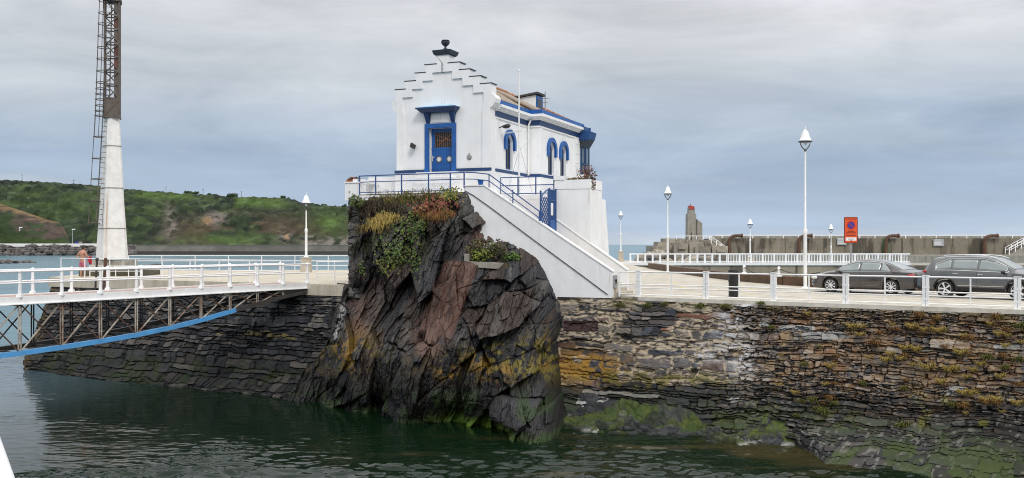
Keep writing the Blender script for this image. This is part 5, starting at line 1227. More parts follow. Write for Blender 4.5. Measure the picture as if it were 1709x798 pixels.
for px_ in (-2.62, -2.10):
    mb = MB(); mb.lathe([(.085, -.0), (.14, -.0), (.14, .03), (.085, .035)], (px_, .19, 1.63), 18, 'y'); mb.build('porthole_ring', mat('brass_ring', (.30, .24, .16), .4, .2, 6, metal=.4), dr)
    mb = MB(); mb.lathe([(.0, .0), (.09, .0), (.09, .02), (.0, .02)], (px_, .178, 1.63), 18, 'y'); mb.build('porthole_glass', M['clearlamp'], dr)
mb = MB(); mb.tube((-2.96, .16, 1.75), (-2.84, .16, 1.72), .018, n=6); mb.box(-2.98, -2.93, .18, .22, 1.55, 1.80); mb.build('handle', M['chrome'], dr)
# door canopy
cn = MB(); c0, c1 = -3.46, -1.52
cn.hexa([(-3.30, -.26, 3.70), (-1.62, -.26, 3.70), (-1.62, .03, 3.70), (-3.30, .03, 3.70)], [(c0, -.44, 3.86), (c1, -.44, 3.86), (c1, .03, 3.86), (c0, .03, 3.86)]); cn.box(c0 - .03, c1 + .03, -.47, .03, 3.86, 3.92); cn.build('door_canopy', M['navy'], house)
mb = MB(); mb.hexa([(c0 - .02, -.46, 3.92), (c1 + .02, -.46, 3.92), (c1 + .02, .03, 3.92), (c0 - .02, .03, 3.92)], [(c0 + .3, -.10, 4.02), (c1 - .3, -.10, 4.02), (c1 - .3, .03, 4.02), (c0 + .3, .03, 4.02)]); mb.build('canopy_top', mat('pale_blue_lead', (.20, .45, .68), .4, .15, 4), house)
for a in (-3.16, -1.90):
    mb = MB(); mb.hexa([(a + .03, -.06, 3.22), (a + .17, -.06, 3.22), (a + .17, .02, 3.22), (a + .03, .02, 3.22)], [(a - .02, -.28, 3.70), (a + .22, -.28, 3.70), (a + .22, .02, 3.70), (a - .02, .02, 3.70)]); mb.build('canopy_bracket', M['navy'], house)
mb = MB(); mb.box(-2.92, -1.96, -.03, .01, 3.27, 3.66); mb.build('name_board', M['plaster'], house)
mb = MB(); mb.hexa([(-3.86, -.30, 2.20), (-3.66, -.34, 2.10), (-3.66, -.16, 2.10), (-3.86, -.12, 2.20)], [(-3.82, -.26, 2.40), (-3.62, -.30, 2.28), (-3.62, -.12, 2.28), (-3.82, -.08, 2.40)]); mb.tube((-3.74, -.18, 2.25), (-3.74, .0, 2.28), .025); mb.build('floodlight', M['black'], house)
mb = MB(); mb.lathe([(0, 0), (.12, 0), (.12, -.03), (.10, -.045), (0, -.045)], (-1.02, .0, 1.66), 16, 'y'); mb.box(-1.10, -.94, -.05, -.03, 1.60, 1.63); mb.box(-1.03, -1.01, -.055, -.03, 1.63, 1.75); mb.tube((-1.02, -.02, 1.78), (-1.02, -.02, 1.84), .03); mb.build('round_plaque', mat('grey_plaque', (.30, .29, .27), .6, .4, 20), house)

# side walls
SH = 3.98
S1 = 4.35; S2U = .60; SE = 10.3
w1 = arch(2.10, .82, 1.22, 2.42); mb = MB()
SF = lambda a, b, d: (0 - d, a, b)
wall2d([(.5, -.3), (S1, -.3), (S1, SH), (.5, SH)], [w1], SF, .20, mb)
SF2 = lambda a, b, d: (S2U - d, a, b)
w2 = arch(5.98, .84, 1.22, 2.42); w3 = arch(7.72, .84, 1.22, 2.42)
wall2d([(S1, -.3), (SE, -.3), (SE, SH), (S1, SH)], [w2, w3], SF2, .20, mb)
mb.add([(0, S1, -.3), (S2U, S1, -.3), (S2U, S1, SH), (0, S1, SH)], [(0, 1, 2, 3)])
mb.add([(S2U, SE, -.3), (GW, SE, -.3), (GW, SE, SH), (S2U, SE, SH)], [(0, 1, 2, 3)])
mb.add([(GW, SE, -.3), (GW, .5, -.3), (GW, .5, SH), (GW, SE, SH)], [(0, 1, 2, 3)])
mb.build('side_wall', M['plaster'], house)
def trim(name, m_, segs, z0, z1, pr):
    """strip of projection pr running round the side walls"""
    mb = MB()
    mb.box(-.02, pr, .52, S1 - pr * 0 - .0, z0, z1); mb.box(0, S2U + pr, S1 - pr, S1 - .0, z0 + .0015, z1 - .0015); mb.box(S2U - .02, S2U + pr, S1 + .0, SE + pr, z0, z1)
    return mb.build(name, m_, house)
trim('cornice', M['plaster'], 0, 3.73, 3.80, .10); trim('cornice', M['plaster'], 0, 3.80, 3.88, .20); trim('cornice', M['plaster'], 0, 3.88, 4.00, .32)
trim('blue_parapet', M['blue'], 0, 4.00, 4.22, .20); trim('blue_frieze', M['navy'], 0, 3.50, 3.73, .05); trim('string_course', M['plaster'], 0, 3.40, 3.46, .05)
trim('plinth', M['plaster'], 0, -.3, 1.03, .05); trim('blue_band', M['navy'], 0, 1.03, 1.165, .065)
for a, b_ in ((.52, .82), (S1 - .34, S1 - .02)):
    mb = MB(); mb.box(0, .025, a, b_, 1.17, 3.40); mb.build('pilaster', M['plaster'], house)
for a, b_ in ((S1 + .03, S1 + .38), (SE - .95, SE - .03)):
    mb = MB(); mb.box(S2U, S2U + .03, a, b_, 1.17, 3.40)
    if a > 6:
        for z in (1.6, 2.1, 2.6, 3.1): mb.box(S2U + .03, S2U + .045, a + .28, b_ - .05, z, z + .28)
    mb.build('pilaster', M['plaster'], house)
for c_, U in ((2.10, 0), (5.98, S2U), (7.72, S2U)):
    fr = MB(); ar = arch(c_, .82, 1.22, 2.42); ai = arch(c_, .66, 1.30, 2.42); nn = len(ar)
    fr.add([(U - .12, a, b) for a, b in ar] + [(U - .12, a, b) for a, b in ai] + [(U - .17, a, b) for a, b in ar] + [(U - .17, a, b) for a, b in ai],
           [(i, (i + 1) % nn, nn + (i + 1) % nn, nn + i) for i in range(nn)] + [(nn + i, nn + (i + 1) % nn, 3 * nn + (i + 1) % nn, 3 * nn + i) for i in range(nn)])
    fr.box(U - .16, U - .115, c_ - .03, c_ + .03, 1.3, 2.8); fr.box(U - .16, U - .115, c_ - .33, c_ + .33, 2.38, 2.44)
    fo = fr.build('window', M['navy'], house)
    pn = MB(); pn.add([(U - .15, a, b) for a, b in ar], [tuple(t) for t in tessellate_polygon([[Vector((a, b, 0)) for a, b in ar]])]); pn.build('pane', M['glass'], fo)
    hd_ = MB(); q0 = [(c_ + .64 * math.cos(t), 2.42 + .64 * math.sin(t)) for t in np.linspace(-.42, math.pi + .42, 19)]; q1 = [(c_ + .43 * math.cos(t), 2.42 + .43 * math.sin(t)) for t in np.linspace(-.05, math.pi + .05, 19)]
    q0[0] = (c_ + .62, 2.12); q0[-1] = (c_ - .62, 2.12); q1[0] = (c_ + .43, 2.12); q1[-1] = (c_ - .43, 2.12); k = len(q0)
    v4 = [(U + .11, a, b) for a, b in q0] + [(U + .11, a, b) for a, b in q1] + [(U - .01, a, b) for a, b in q0] + [(U - .01, a, b) for a, b in q1]
    hd_.add(v4, [(i, i + 1, k + i + 1, k + i) for i in range(k - 1)] + [(i, i + 1, 2 * k + i + 1, 2 * k + i) for i in range(k - 1)] + [(k + i, k + i + 1, 3 * k + i + 1, 3 * k + i) for i in range(k - 1)] + [(0, k, 3 * k, 2 * k), (k - 1, 2 * k - 1, 4 * k - 1, 3 * k - 1)])
    hd_.build('window_hood', M['blue'], fo)
    if c_ < 3: continue
mb = MB(); mb.tube((.10, S1 - .12, 1.1), (.10, S1 - .12, 3.5), .05, n=8); mb.tube((.10, S1 - .12, 3.5), (.22, S1 - .12, 3.75), .05, n=8); mb.build('downpipe', M['white'], house)
mb = MB(); mb.tube((0, .95, 3.02), (.30, .95, 3.10), .025); mb.ball((.36, .9, 3.05), .20, .10, .09, 10, 6); mb.ball((.42, 1.0, 3.12), .10, .2, .05, 8, 5); mb.build('wall_lamp', M['black'], house)
# roof
rv0, rv1, re0 = .5, 7.2, SE
RU = (GW + S2U) / 2 - .3; RH = 5.55
mb = MB(); ev = 4.15
A = [(S2U - .15, re0 - .1, ev), (GW + .1, re0 - .1, ev), (GW + .1, rv0, ev), (-.05, rv0, ev), (-.05, S1 + .4, ev), (S2U - .15, S1 + .4, ev)]
mb.add([(RU, rv0, RH), (RU, rv1, RH)] + A, [(0, 1, 3, 4), (1, 3, 2), (1, 2, 7), (0, 1, 7, 6, 5)])
mb.add([(a, b, 3.9) for a, b, _ in A] + A, [(i, (i + 1) % 6, (i + 1) % 6 + 6, i + 6) for i in range(6)])
rf = mb.build('roof', M['roofgrey'], house)
mb = MB()
nt_ = 20
for k in range(nt_): v0 = rv0 + (rv1 - rv0) * k / nt_; mb.tube((RU, v0, RH + .05), (RU, v0 + (rv1 - rv0) / nt_ + .05, RH + .08), .15, .125, 8)
for tgt in (A[0], A[1]):
    for k in range(14):
        a = Vector((RU, rv1, RH + .05)).lerp(Vector(tgt) + Vector((0, 0, .05)), k / 14); b_ = Vector((RU, rv1, RH + .05)).lerp(Vector(tgt) + Vector((0, 0, .05)), (k + 1.1) / 14); mb.tube(a, b_, .14, .12, 8)
mb.build('ridge_tile', M['tile'], rf)
mb = MB()       # rows of curved tiles on the slope facing the terrace
sl = Vector((-.05 - RU, 0, ev - RH))
for k in range(34):
    v0 = rv0 + .1 + k * .2
    if v0 > rv1 - .05: break
    e_u = -.05 if v0 < S1 + .4 else S2U - .15
    mb.tube((RU, v0, RH + .03), (e_u, v0, ev + .03), .075, n=6)
mb.build('roof_tiles', M['roofgrey'], rf)
# dormer
mb = MB(); d0, d1 = 7.0, 7.9
mb.hexa([(-1.75, d0, 4.6), (-.62, d0, 4.5), (-.62, d1, 4.5), (-1.75, d1, 4.6)], [(-1.75, d0, 5.26), (-.62, d0, 5.40), (-.62, d1, 5.40), (-1.75, d1, 5.26)]); dm = mb.build('dormer', M['plaster'], house)
mb = MB(); mb.hexa([(-1.95, d0 - .12, 5.27), (-.48, d0 - .12, 5.44), (-.48, d1 + .12, 5.44), (-1.95, d1 + .12, 5.27)], [(-1.95, d0 - .12, 5.35), (-.48, d0 - .12, 5.54), (-.48, d1 + .12, 5.54), (-1.95, d1 + .12, 5.35)]); mb.build('dormer_roof', M['darksteel'], dm)
mb = MB(); mb.box(-.62, -.57, d0 + .02, d1 - .02, 4.55, 5.38); mb.build('dormer_window', M['blue'], dm)
mb = MB(); mb.box(-.57, -.56, d0 + .14, d1 - .14, 4.75, 5.25); mb.build('pane', M['glass'], dm)
mb = MB(); mb.tube((-.6, 8.3, 4.4), (-.6, 8.3, 5.75), .03); mb.tube((-.85, 8.3, 5.4), (-.35, 8.3, 5.4), .02); mb.tube((-.75, 8.3, 5.2), (-.45, 8.3, 5.2), .02); mb.build('aerial', M['greysteel'], house)
# glazed bay at the seaward end
by0, by1, bu = 10.33, 10.95, .95
mb = MB(); mb.box(S2U - 1.2, bu, by0, by1, -.3, 1.55); bay = mb.build('bay', M['plaster'], house)
mb = MB()
for (a, b_) in ((S2U + .03, by0), (bu - .08, by0), (bu - .08, by1 - .08), (S2U + .03, by1 - .08), (.85, by0)): mb.box(a - .0, a + .08, b_, b_ + .08, 1.55, 3.0)
for z in (1.55, 2.05, 2.95): mb.box(S2U + .03, bu + .002, by0 - .003, by0 + .06, z, z + .09); mb.box(bu - .06, bu + .003, by0, by1, z + .001, z + .089)
mb.build('bay_frame', M['navy'], bay)
mb = MB(); mb.box(S2U + .05, bu - .04, by0 + .05, by1 - .05, 1.6, 2.95); mb.build('pane', mat('bay_glass', (.14, .20, .24), .05, .2, 2), bay)
mb = MB(); mb.hexa([(S2U - .5, by0 - .02, 2.98), (bu + .02, by0 - .02, 2.98), (bu + .02, by1, 2.98), (S2U - .5, by1, 2.98)], [(S2U - .5, by0 - .2, 3.395), (bu + .24, by0 - .2, 3.395), (bu + .24, by1 + .1, 3.395), (S2U - .5, by1 + .1, 3.395)]); mb.build('bay_soffit', M['slatecap'], bay)
mb = MB(); mb.hexa([(S2U - .5, by0 - .22, 3.40), (bu + .26, by0 - .22, 3.40), (bu + .26, by1 + .1, 3.40), (S2U - .5, by1 + .1, 3.40)], [(S2U - .5, by0 - .26, 3.78), (bu + .36, by0 - .26, 3.78), (bu + .36, by1 + .1, 3.78), (S2U - .5, by1 + .1, 3.78)])
for k in range(3): a = S2U + .34 + k * .13; mb.box(a, a + .09, by0 - .27, by0 - .2, 3.78, 3.86 + (.12 if k == 2 else 0))
for k in range(5): a = S2U + .02 + k * .13; mb.box(a, a + .07, by0 - .275, by0 - .22, 3.32, 3.46)
mb.box(S2U - .4, S2U + .36, by0 - .30, by1, 3.78, 4.06); mb.build('bay_crown', mat('deep_blue_paint', (.013, .065, .21), .45, .2, 3), bay)

# ================================================================== TERRACE AND STAIRS
def hth(name, label, cat, u, v, h, group=None):
    return thing(name, label, cat, H(u, v, h), HR, group)
terr = hth('terrace_wall', 'white-topped masonry terrace wall carrying the house platform, with corner pillar', 'wall', -3, -1.3, 0)
TO = Vector((-3, -1.3, 0))
def tb(mb, *a): return mb.box(a[0] - TO.x, a[1] - TO.x, a[2] - TO.y, a[3] - TO.y, a[4], a[5])
mb = MB(); tb(mb, -6.52, -.25, -1.05, 10.2, -4.6, -.24); mb.build('core', M['darkconc'], terr)
mb = MB(); tb(mb, -.25, 2.66, 1.23, 4.0, -4.6, -.24); tb(mb, -.25, 1.2, 4.0, 10.2, -4.6, -.24); mb.build('rear_wall', M['plaster2'], terr)
mb = MB(); tb(mb, -6.55, -.66, -1.3, .0, -.22, 0); tb(mb, GW, .6, -.0, 11, -.22, -.002); tb(mb, 0, 2.68, .93, 4.0, -.221, -.001); mb.build('floor', M['plaster'], terr)
# masonry at the left corner
nm, nz3 = 110, 170
ue, ze = np.meshgrid(np.linspace(0, 1, nm), np.linspace(-4.6, -.22, nz3), indexing='ij')
uL = -6.53 + ue * 2.6
vv = voro(uL / .5 + (fbm(uL * 2, ze * 2, 501) - .5) * .5, ze / .13, 503, .9, .7, True)
outm = .03 + vv[2][0] * .09 - np.exp(-vv[1] / .06) * .06
Ct = np.empty(ue.shape + (3,)); Ct[:] = (.14, .13, .125); Ct *= (.5 + .9 * vv[2][1])[..., None]; Ct = lerp(Ct, (.03, .026, .024), np.exp(-vv[1] / .07))
grid_mesh('corner_masonry', np.stack([uL - TO.x, -1.10 - outm - TO.y, ze], -1), Ct, M['stonecol'], terr)
vL = -1.12 + ue * 8
vv = voro(vL / .5, ze / .13, 505, .9, .7, True); Ct = np.empty(ue.shape + (3,)); Ct[:] = (.13, .12, .115); Ct *= (.5 + .9 * vv[2][1])[..., None]
grid_mesh('corner_masonry', np.stack([-6.53 - vv[2][0] * .06 - TO.x, vL - TO.y, ze], -1), Ct, M['stonecol'], terr, flip=True)
mb = MB(); tb(mb, -6.6, -5.95, -1.35, -.6, -.22, .56); tb(mb, -6.63, -5.92, -1.38, -.57, .56, .62); tb(mb, -6.2, -6.0, -1.32, .3, .6, .75); mb.build('pillar', M['plaster'], terr)
mb = MB(); tb(mb, -6.4, GW - .04, .35, .6, 0, .93); tb(mb, -6.55, -6.3, -.6, .6, 0, .80); mb.build('parapet', M['plaster'], terr)
# steps before the door (behind the railing)
ds = hth('door_steps', 'small white steps leading up to the blue house door behind the railing', 'steps', -2.45, -.5, 0)
mb = MB()
for k in range(4): mb.box(-1.0, 1.0, -.30 + .11 * k, .44, .25 * k, .25 * (k + 1) + .02)
mb.build('flight', M['plaster'], ds)

stair = hth('staircase', 'long white walled staircase descending from the house terrace to the promenade', 'staircase', 3, -.2, -4.3)
SO = Vector((3, -.2, -4.3))
def L(u, v, h): return (u - SO.x, v - SO.y, h - SO.z)
# outer wall
ow = [(-.68, -5.2), (2.9, -5.2), (3.6, -4.36), (5.92, -4.36), (5.92, -3.30), (.28, .28), (-.68, .28)]
mb = MB(); mb.prism(ow, lambda a, b: L(a, -1.27, b), lambda a, b: L(a, -.98, b)); mb.build('outer_wall', M['plaster2'], stair)
def slope_strip(name, u0, h0, u1, h1, v0, v1, th_, m_, up=0.0):
    mb = MB(); mb.hexa([L(u0, v0, h0 + up), L(u1, v0, h1 + up), L(u1, v1, h1 + up), L(u0, v1, h0 + up)], [L(u0, v0, h0 + up + th_), L(u1, v0, h1 + up + th_), L(u1, v1, h1 + up + th_), L(u0, v1, h0 + up + th_)]); return mb.build(name, m_, stair)
slope_strip('coping', .28, .28, 5.95, -3.31, -1.30, -.95, .05, M['white'], .003); slope_strip('coping', -.69, .28, .28, .28, -1.30, -.95, .05, M['white'], .003)
mb = MB(); mb.path([L(-.62, -1.30, .10), L(-.2, -1.30, -.12), L(.6, -1.30, -.65), L(2.5, -1.30, -1.98), L(4.6, -1.30, -3.42), L(5.75, -1.30, -4.22)], .018, 6); mb.build('cable', M['darksteel'], stair)
mb = MB()
for (u, h) in ((1.4, -.45), (2.95, -1.45)): mb.box(*[x for p in zip(L(u, -1.278, h - 1.1), L(u + .03, -1.272, h)) for x in p])
# inner wall
iw = [(0.0, -5.0), (5.90, -5.0), (5.90, -3.30), (2.66, -1.08), (0.0, -1.0 + .72)]
iw = [(0.0, -5.0), (5.90, -5.0), (5.90, -3.30), (2.66, -1.10), (2.66, -.225), (0.0, -.225)]
mb = MB(); mb.prism(iw, lambda a, b: L(a, .93, b), lambda a, b: L(a, 1.22, b)); mb.build('inner_wall', M['plaster2'], stair)
slope_strip('coping', 2.68, -1.11, 5.93, -3.31, .90, 1.25, .05, M['white'], .003)
n_st = 24; mb = MB()
for k in range(n_st):
    u = -.1 + k * .262; h = -.18 * k
    mb.box(*[x for p in zip(L(u, -.98, -5.0), L(u + .262, .93, h)) for x in p])
mb.build('steps', M['paleconc'], stair)
mb = MB(); mb.box(*[x for p in zip(L(5.925, -1.15, -3.95), L(5.99, -.72, -3.45)) for x in p]); mbx = mb.build('meter_box', M['greysteel'], stair)
mb = MB(); mb.box(*[x for p in zip(L(5.99, -1.08, -3.80), L(6.0, -.95, -3.62)) for x in p]); mb.box(*[x for p in zip(L(5.99, -.92, -3.80), L(6.0, -.79, -3.62)) for x in p]); mb.build('meter_window', M['glass'], mbx)
# bastion right of the stairs
bas = hth('bastion', 'tall white bastion wall beside the stairs with a planter on its top', 'wall', 3.5, 1.6, -4.3)
BO = Vector((3.5, 1.6, -4.3))
def Lb(u, v, h): return (u - BO.x, v - BO.y, h - BO.z)
mb = MB(); mb.hexa([Lb(2.67, .93, -4.6), Lb(4.32, .93, -4.6), Lb(4.32, 2.6, -4.6), Lb(2.67, 2.6, -4.6)], [Lb(2.67, .93, .20), Lb(4.28, .93, .20), Lb(4.28, 2.6, .20), Lb(2.67, 2.6, .20)]); mb.build('wall', M['plaster'], bas)
mb = MB(); mb.hexa([Lb(2.65, .91, .20), Lb(4.30, .91, .20), Lb(4.30, 2.6, .20), Lb(2.65, 2.6, .20)], [Lb(2.65, .91, .60), Lb(4.28, .91, .60), Lb(4.28, 2.6, .60), Lb(2.65, 2.6, .60)]); mb.box(*[x for p in zip(Lb(2.62, .88, .602), Lb(3.12, 1.4, .78)) for x in p]); mb.build('parapet', M['plaster'], bas)
mb = MB(); mb.hexa([Lb(3.2, 2.6, -4.6), Lb(4.18, 2.6, -4.6), Lb(4.0, 5, -4.6), Lb(2, 5, -4.6)], [Lb(3.2, 2.6, -.1), Lb(3.86, 2.6, -.1), Lb(3.7, 5, -.1), Lb(2, 5, -.1)]); mb.build('rear_buttress', M['plaster2'], bas)
mb = MB(); mb.prism([(4.33, -4.6), (5.3, -4.6), (5.3, -3.7), (4.33, -2.6)], lambda a, b: Lb(a, 1.24, b), lambda a, b: Lb(a, 1.9, b)); mb.build('foot_buttress', M['plaster2'], bas)

# ---- blue railings of the terrace
def mesh_panel(mb, p0, p1, z0, z1, st=.11, r=.006):
    p0 = Vector(p0); p1 = Vector(p1); n_ = max(2, int((p1 - p0).length / st)); hN = max(1, int((z1 - z0) / st))
    for k in range(-hN, n_ + 1):
        for sg in (1, -1):
            a0 = k / n_; a1 = a0 + (hN / n_)
            q0, q1 = (a0, a1) if sg == 1 else (a1, a0)
            def cut(t0, t1, zA, zB):
                dt = t1 - t0
                s0 = 0.0; s1 = 1.0
                if abs(dt) > 1e-9:
                    ta, tb_ = (0 - t0) / dt, (1 - t0) / dt; s0 = max(s0, min(ta, tb_)); s1 = min(s1, max(ta, tb_))
                return (s0, s1) if s1 > s0 else None
            c_ = cut(q0, q1, z0, z1)
            if c_:
                A0 = p0.lerp(p1, q0 + (q1 - q0) * c_[0]); A1 = p0.lerp(p1, q0 + (q1 - q0) * c_[1])
                mb.tube(A0 + Vector((0, 0, z0 + (z1 - z0) * c_[0])), A1 + Vector((0, 0, z0 + (z1 - z0) * c_[1])), r, n=4, caps=False)
tr = hth('terrace_railing', 'blue mesh railing along the rock edge in front of the house door', 'railing', -3.3, -1.28, 0)
ro = Vector((-3.3, -1.28, 0)); M['railblue'] = mat('railing_blue', (.02, .07, .22), .5, .2, 4)
pu = [-5.95, -5.05, -3.72, -2.38, -1.32, -.66]; pv = [-1.18, -1.26, -1.28, -1.28, -1.28, -1.28]
for u, v in zip(pu, pv):
    mb = MB(); b0_ = .28 if u > -.7 else 0; mb.tube((u - ro.x, v - ro.y, b0_ - .05), (u - ro.x, v - ro.y, .90), .032, n=8); mb.build('post', M['railblue'], tr)
for z in (.88, .60, .13):
    mb = MB(); ends = [(u - ro.x, v - ro.y, z) for u, v in zip(pu, pv)]
    if z < .2: ends = ends[:-1]
    mb.path([Vector(p) for p in ends], .026 if z > .8 else .02, 6); mb.build('rail', M['railblue'], tr)
M['wiremesh'] = mat('wire_mesh', (.26, .28, .32), .6, .2, 4)
for i in range(4):
    mb = MB(); mesh_panel(mb, (pu[i] - ro.x, pv[i] - ro.y, 0), (pu[i + 1] - ro.x, pv[i + 1] - ro.y, 0), .13, .86, .10, .003); mb.build('wire_mesh', M['wiremesh'], tr)
hr = hth('stair_handrail', 'blue double handrail sloping down along the outer stair wall, curled at its end', 'railing', 1, -1.15, 0)
ho = Vector((1, -1.15, 0)); hl = lambda u, v, h: Vector((u - ho.x, v - ho.y, h))
cph = lambda u: .33 + min(0, -(u - .28) * .6331)
for dz_, r_u in ((.56, .024), (.28, .02)):
    mb = MB(); mb.path([hl(-.66, -1.15, .33 + dz_), hl(-.2, -1.15, .33 + dz_ - .02), hl(.45, -1.15, cph(.45) + dz_), hl(2.75, -1.15, cph(2.75) + dz_ - .15)] + [hl(2.75 + .14 * math.sin(a), -1.15, cph(2.75) + dz_ - .15 - .14 + .14 * math.cos(a)) for a in np.linspace(.3, 3.6, 7)], r_u, 6); mb.build('rail', M['railblue'], hr)
for u in (.45, 1.55, 2.75):
    mb = MB(); mb.tube(hl(u, -1.15, cph(u) - .1), hl(u, -1.15, cph(u) + .58 - (.15 if u > 2 else 0)), .024, n=6); mb.build('post', M['railblue'], hr)
tr2 = hth('landing_railing', 'blue mesh railing along the terrace edge above the middle of the stairs', 'railing', 1.3, .98, 0)
qo = Vector((1.3, .98, 0)); us = [.04, .9, 1.75, 2.6]
for u in us:
    mb = MB(); mb.tube((u - qo.x, 0, -.1), (u - qo.x, 0, .80), .03, n=6); mb.build('post', M['railblue'], tr2)
for z in (.78, .42, .05):
    mb = MB(); mb.tube((us[0] - qo.x, 0, z), (us[-1] - qo.x, 0, z), .022, n=6); mb.build('rail', M['railblue'], tr2)
mb = MB(); mesh_panel(mb, (us[0] - qo.x, 0, 0), (us[-1] - qo.x, 0, 0), .05, .42, .10, .003); mb.build('wire_mesh', M['wiremesh'], tr2)
# gate across the stairs
gt = hth('stair_gate', 'blue iron gate of bars and lattice closing the staircase half way down', 'gate', 2.72, -.2, -2.0)
def G(v, h, du=0.0): return Vector((du, v + .2, h + 2.0))
for v, top_ in ((-.93, .05), (-.02, .18), (.12, .22), (.88, .22)):
    mb = MB(); mb.tube(G(v, -2.0), G(v, top_), .038, n=8); mb.build('post', M['railblue'], gt)
mb = MB()
for k in range(9): v = .18 + k * .078; mb.tube(G(v, -1.85), G(v, .14), .016, n=5)
mb.bar(G(.12, -1.85), G(.88, -1.85), .04, .05); mb.bar(G(.12, -.30), G(.88, -.30), .04, .05); mb.bar(G(.12, .14), G(.88, .14), .04, .05); mb.build('bar_leaf', M['railblue'], gt)
mb = MB(); mb.box(-.02, .02, G(.2, 0).y, G(.82, 0).y, G(0, -1.8).z, G(0, -1.15).z); mb.build('kick_panel', M['blue'], gt)
mb = MB(); mb.box(-.025, .025, G(.25, 0).y, G(.5, 0).y, G(0, -.95).z, G(0, -.42).z); mb.build('notice', M['white'], gt)
mb = MB(); mesh_panel(mb, G(-.93, 0), G(-.02, 0), -1.9, -.2, .2, .022); mb.bar(G(-.93, -1.88), G(-.02, -1.88), .04, .05); mb.path([G(-.93, -.22), G(-.7, -.1), G(-.3, .08), G(-.02, .16)], .03, 6); mb.build('lattice_leaf', M['railblue'], gt)
# flagpole
fp = hth('flagpole', 'tall thin white flagpole with yard and stay wires on the terrace', 'flagpole', .88, 1.15, 0)
mb = MB(); mb.tube((0, 0, 0), (0, 0, 5.5), .045, .026, 8); mb.ball((0, 0, 5.54), .045, .045, .06, 8, 6); mb.build('pole', M['white'], fp)
mb = MB(); mb.tube((-1.1, .2, 2.78), (.15, 0, 2.86), .025, n=6); mb.build('yard', M['white'], fp)
mb = MB(); mb.tube((0, 0, 2.3), (.55, .2, .1), .008, n=4); mb.tube((0, 0, 2.0), (-.65, .3, .3), .008, n=4); mb.tube((0, 0, 2.0), (.28, .9, 2.6), .008, n=4); mb.build('stay', M['greysteel'], fp)
# flower pots
def pot(name, label, loc_uvh, r, m_, cols, n_, size, spread):
    t = hth(name, label, 'flower pot', *loc_uvh); mb = MB(); mb.lathe([(r * .7, 0), (r, r * 1.5), (r * 1.1, r * 1.5), (r * 1.1, r * 1.75), (r * .85, r * 1.75), (r * .8, r * 1.4)], n=14); mb.build('pot', m_, t, 40)
    if n_:
        lv = Leaves(); lv.blob((0, 0, r * 2.0), spread, n_, size, cols); lv.build('plant', t)
    return t
pot('flower_pot', 'blue flower pot on the top corner of the stair wall', (.05, -1.13, .335), .13, M['blue'], GREENS, 0, .05, (.1, .1, .1))
pot('flower_pot', 'blue flower pot on the terrace beside the stair handrail', (1.15, -.75, -1.05), .16, M['railblue'], GREENS, 30, .07, (.15, .15, .15))
t = hth('planter', 'pots of red geraniums on the white corner pillar', 'planter', -6.3, -1.0, .62)
mb = MB(); mb.box(-.28, .22, -.28, .2, 0, .10); mb.build('trough', M['terracotta'], t); lv = Leaves(); lv.blob((0, -.05, .14), (.32, .3, .09), 220, .05, [(.30, .05, .03), (.20, .05, .03), (.05, .07, .02)]); lv.build('plant', t)
t = hth('planter_shrub', 'reddish dried plant spilling over the bastion planter', 'plant', 3.9, 1.4, .6)
lv = Leaves(); lv.blob((.05, .1, .18), (.42, .5, .55), 420, .055, [(.16, .045, .035), (.10, .05, .03), (.20, .09, .05), (.06, .06, .02)]); lv.blob((-.5, -.2, .02), (.5, .3, .10), 220, .05, [(.14, .08, .03), (.07, .07, .02)]); lv.blob((.35, -.1, -.2), (.14, .3, .35), 150, .05, [(.09, .07, .03), (.14, .05, .03)])
for k in range(14): a = Vector((rng.uniform(-.6, .4), rng.uniform(-.3, .5), .1)); lv.blade(a, Vector((rng.uniform(-.5, .5), 0, 1)), rng.uniform(.3, .8), .008, .1, (.12, .07, .04))
lv.build('foliage', t)
mb = MB(); mb.tube((0, 0, -.05), (.1, .1, .45), .03, .012, 6); mb.tube((0, 0, 0), (-.3, .0, .25), .02, .008, 6); mb.build('stem', M['darksteel'], t)
# ================================================================== PROMENADE FURNITURE
QZ = 4.704
tags_px = [1062, 1175, 1288, 1409, 1543, 1697]
tq = [edge_px(p) for p in tags_px]; step = (tq[-1] - tq[-2]); tq += [tq[-1] + 2.35 * (k + 1) for k in range(4)]
rl = thing('promenade_railing', 'white steel railing with broad posts along the quay edge before the cars', 'railing', edge_pt(tq[2], .20, QZ), math.atan2(Ed[1], Ed[0]))
rp0 = tq[2]
bm_post = None
for k, t in enumerate(tq):
    if bm_post is None:
        mb = MB(); 
        for a in (-.10, .008): mb.box(a, a + .092, -.06, .06, 0.006, 1.04)
        mb.box(-.12, .12, -.09, .09, .004, .03); mb.box(-.105, .105, -.065, .065, .62, .70); mb.box(-.105, .105, -.065, .065, .22, .30); mb.box(-.11, .11, -.07, .07, 1.04, 1.065)
        bm_post = mb.build('post', M['railwhite'], rl); o = bm_post
    else: o = bm_post.copy(); COL.objects.link(o); o.parent = rl
    o.location = (t - rp0, 0, 0)
th0 = None
for a, b_ in zip(tq, tq[1:]):
    if th0 is None:
        mb = MB(); mb.box(-.022, .022, -.022, .022, .10, 1.0); th0 = mb.build('thin_post', M['railwhite'], rl); o = th0
    else: o = th0.copy(); COL.objects.link(o); o.parent = rl
    o.location = ((a + b_) / 2 - rp0, 0, 0)
tL = edge_px(1030)
for z, r in ((1.0, .03), (.50, .024), (.37, .022), (.10, .024)):
    mb = MB(); mb.tube((tL - rp0, 0, z), (tq[-1] + 3 - rp0, 0, z), r, n=8); mb.build('rail', M['railwhite'], rl, 50)
mb = MB(); mb.box(tL - .03 - rp0, tL + .03 - rp0, -.03, .03, .0, 1.0); mb.build('thin_post', M['railwhite'], rl)
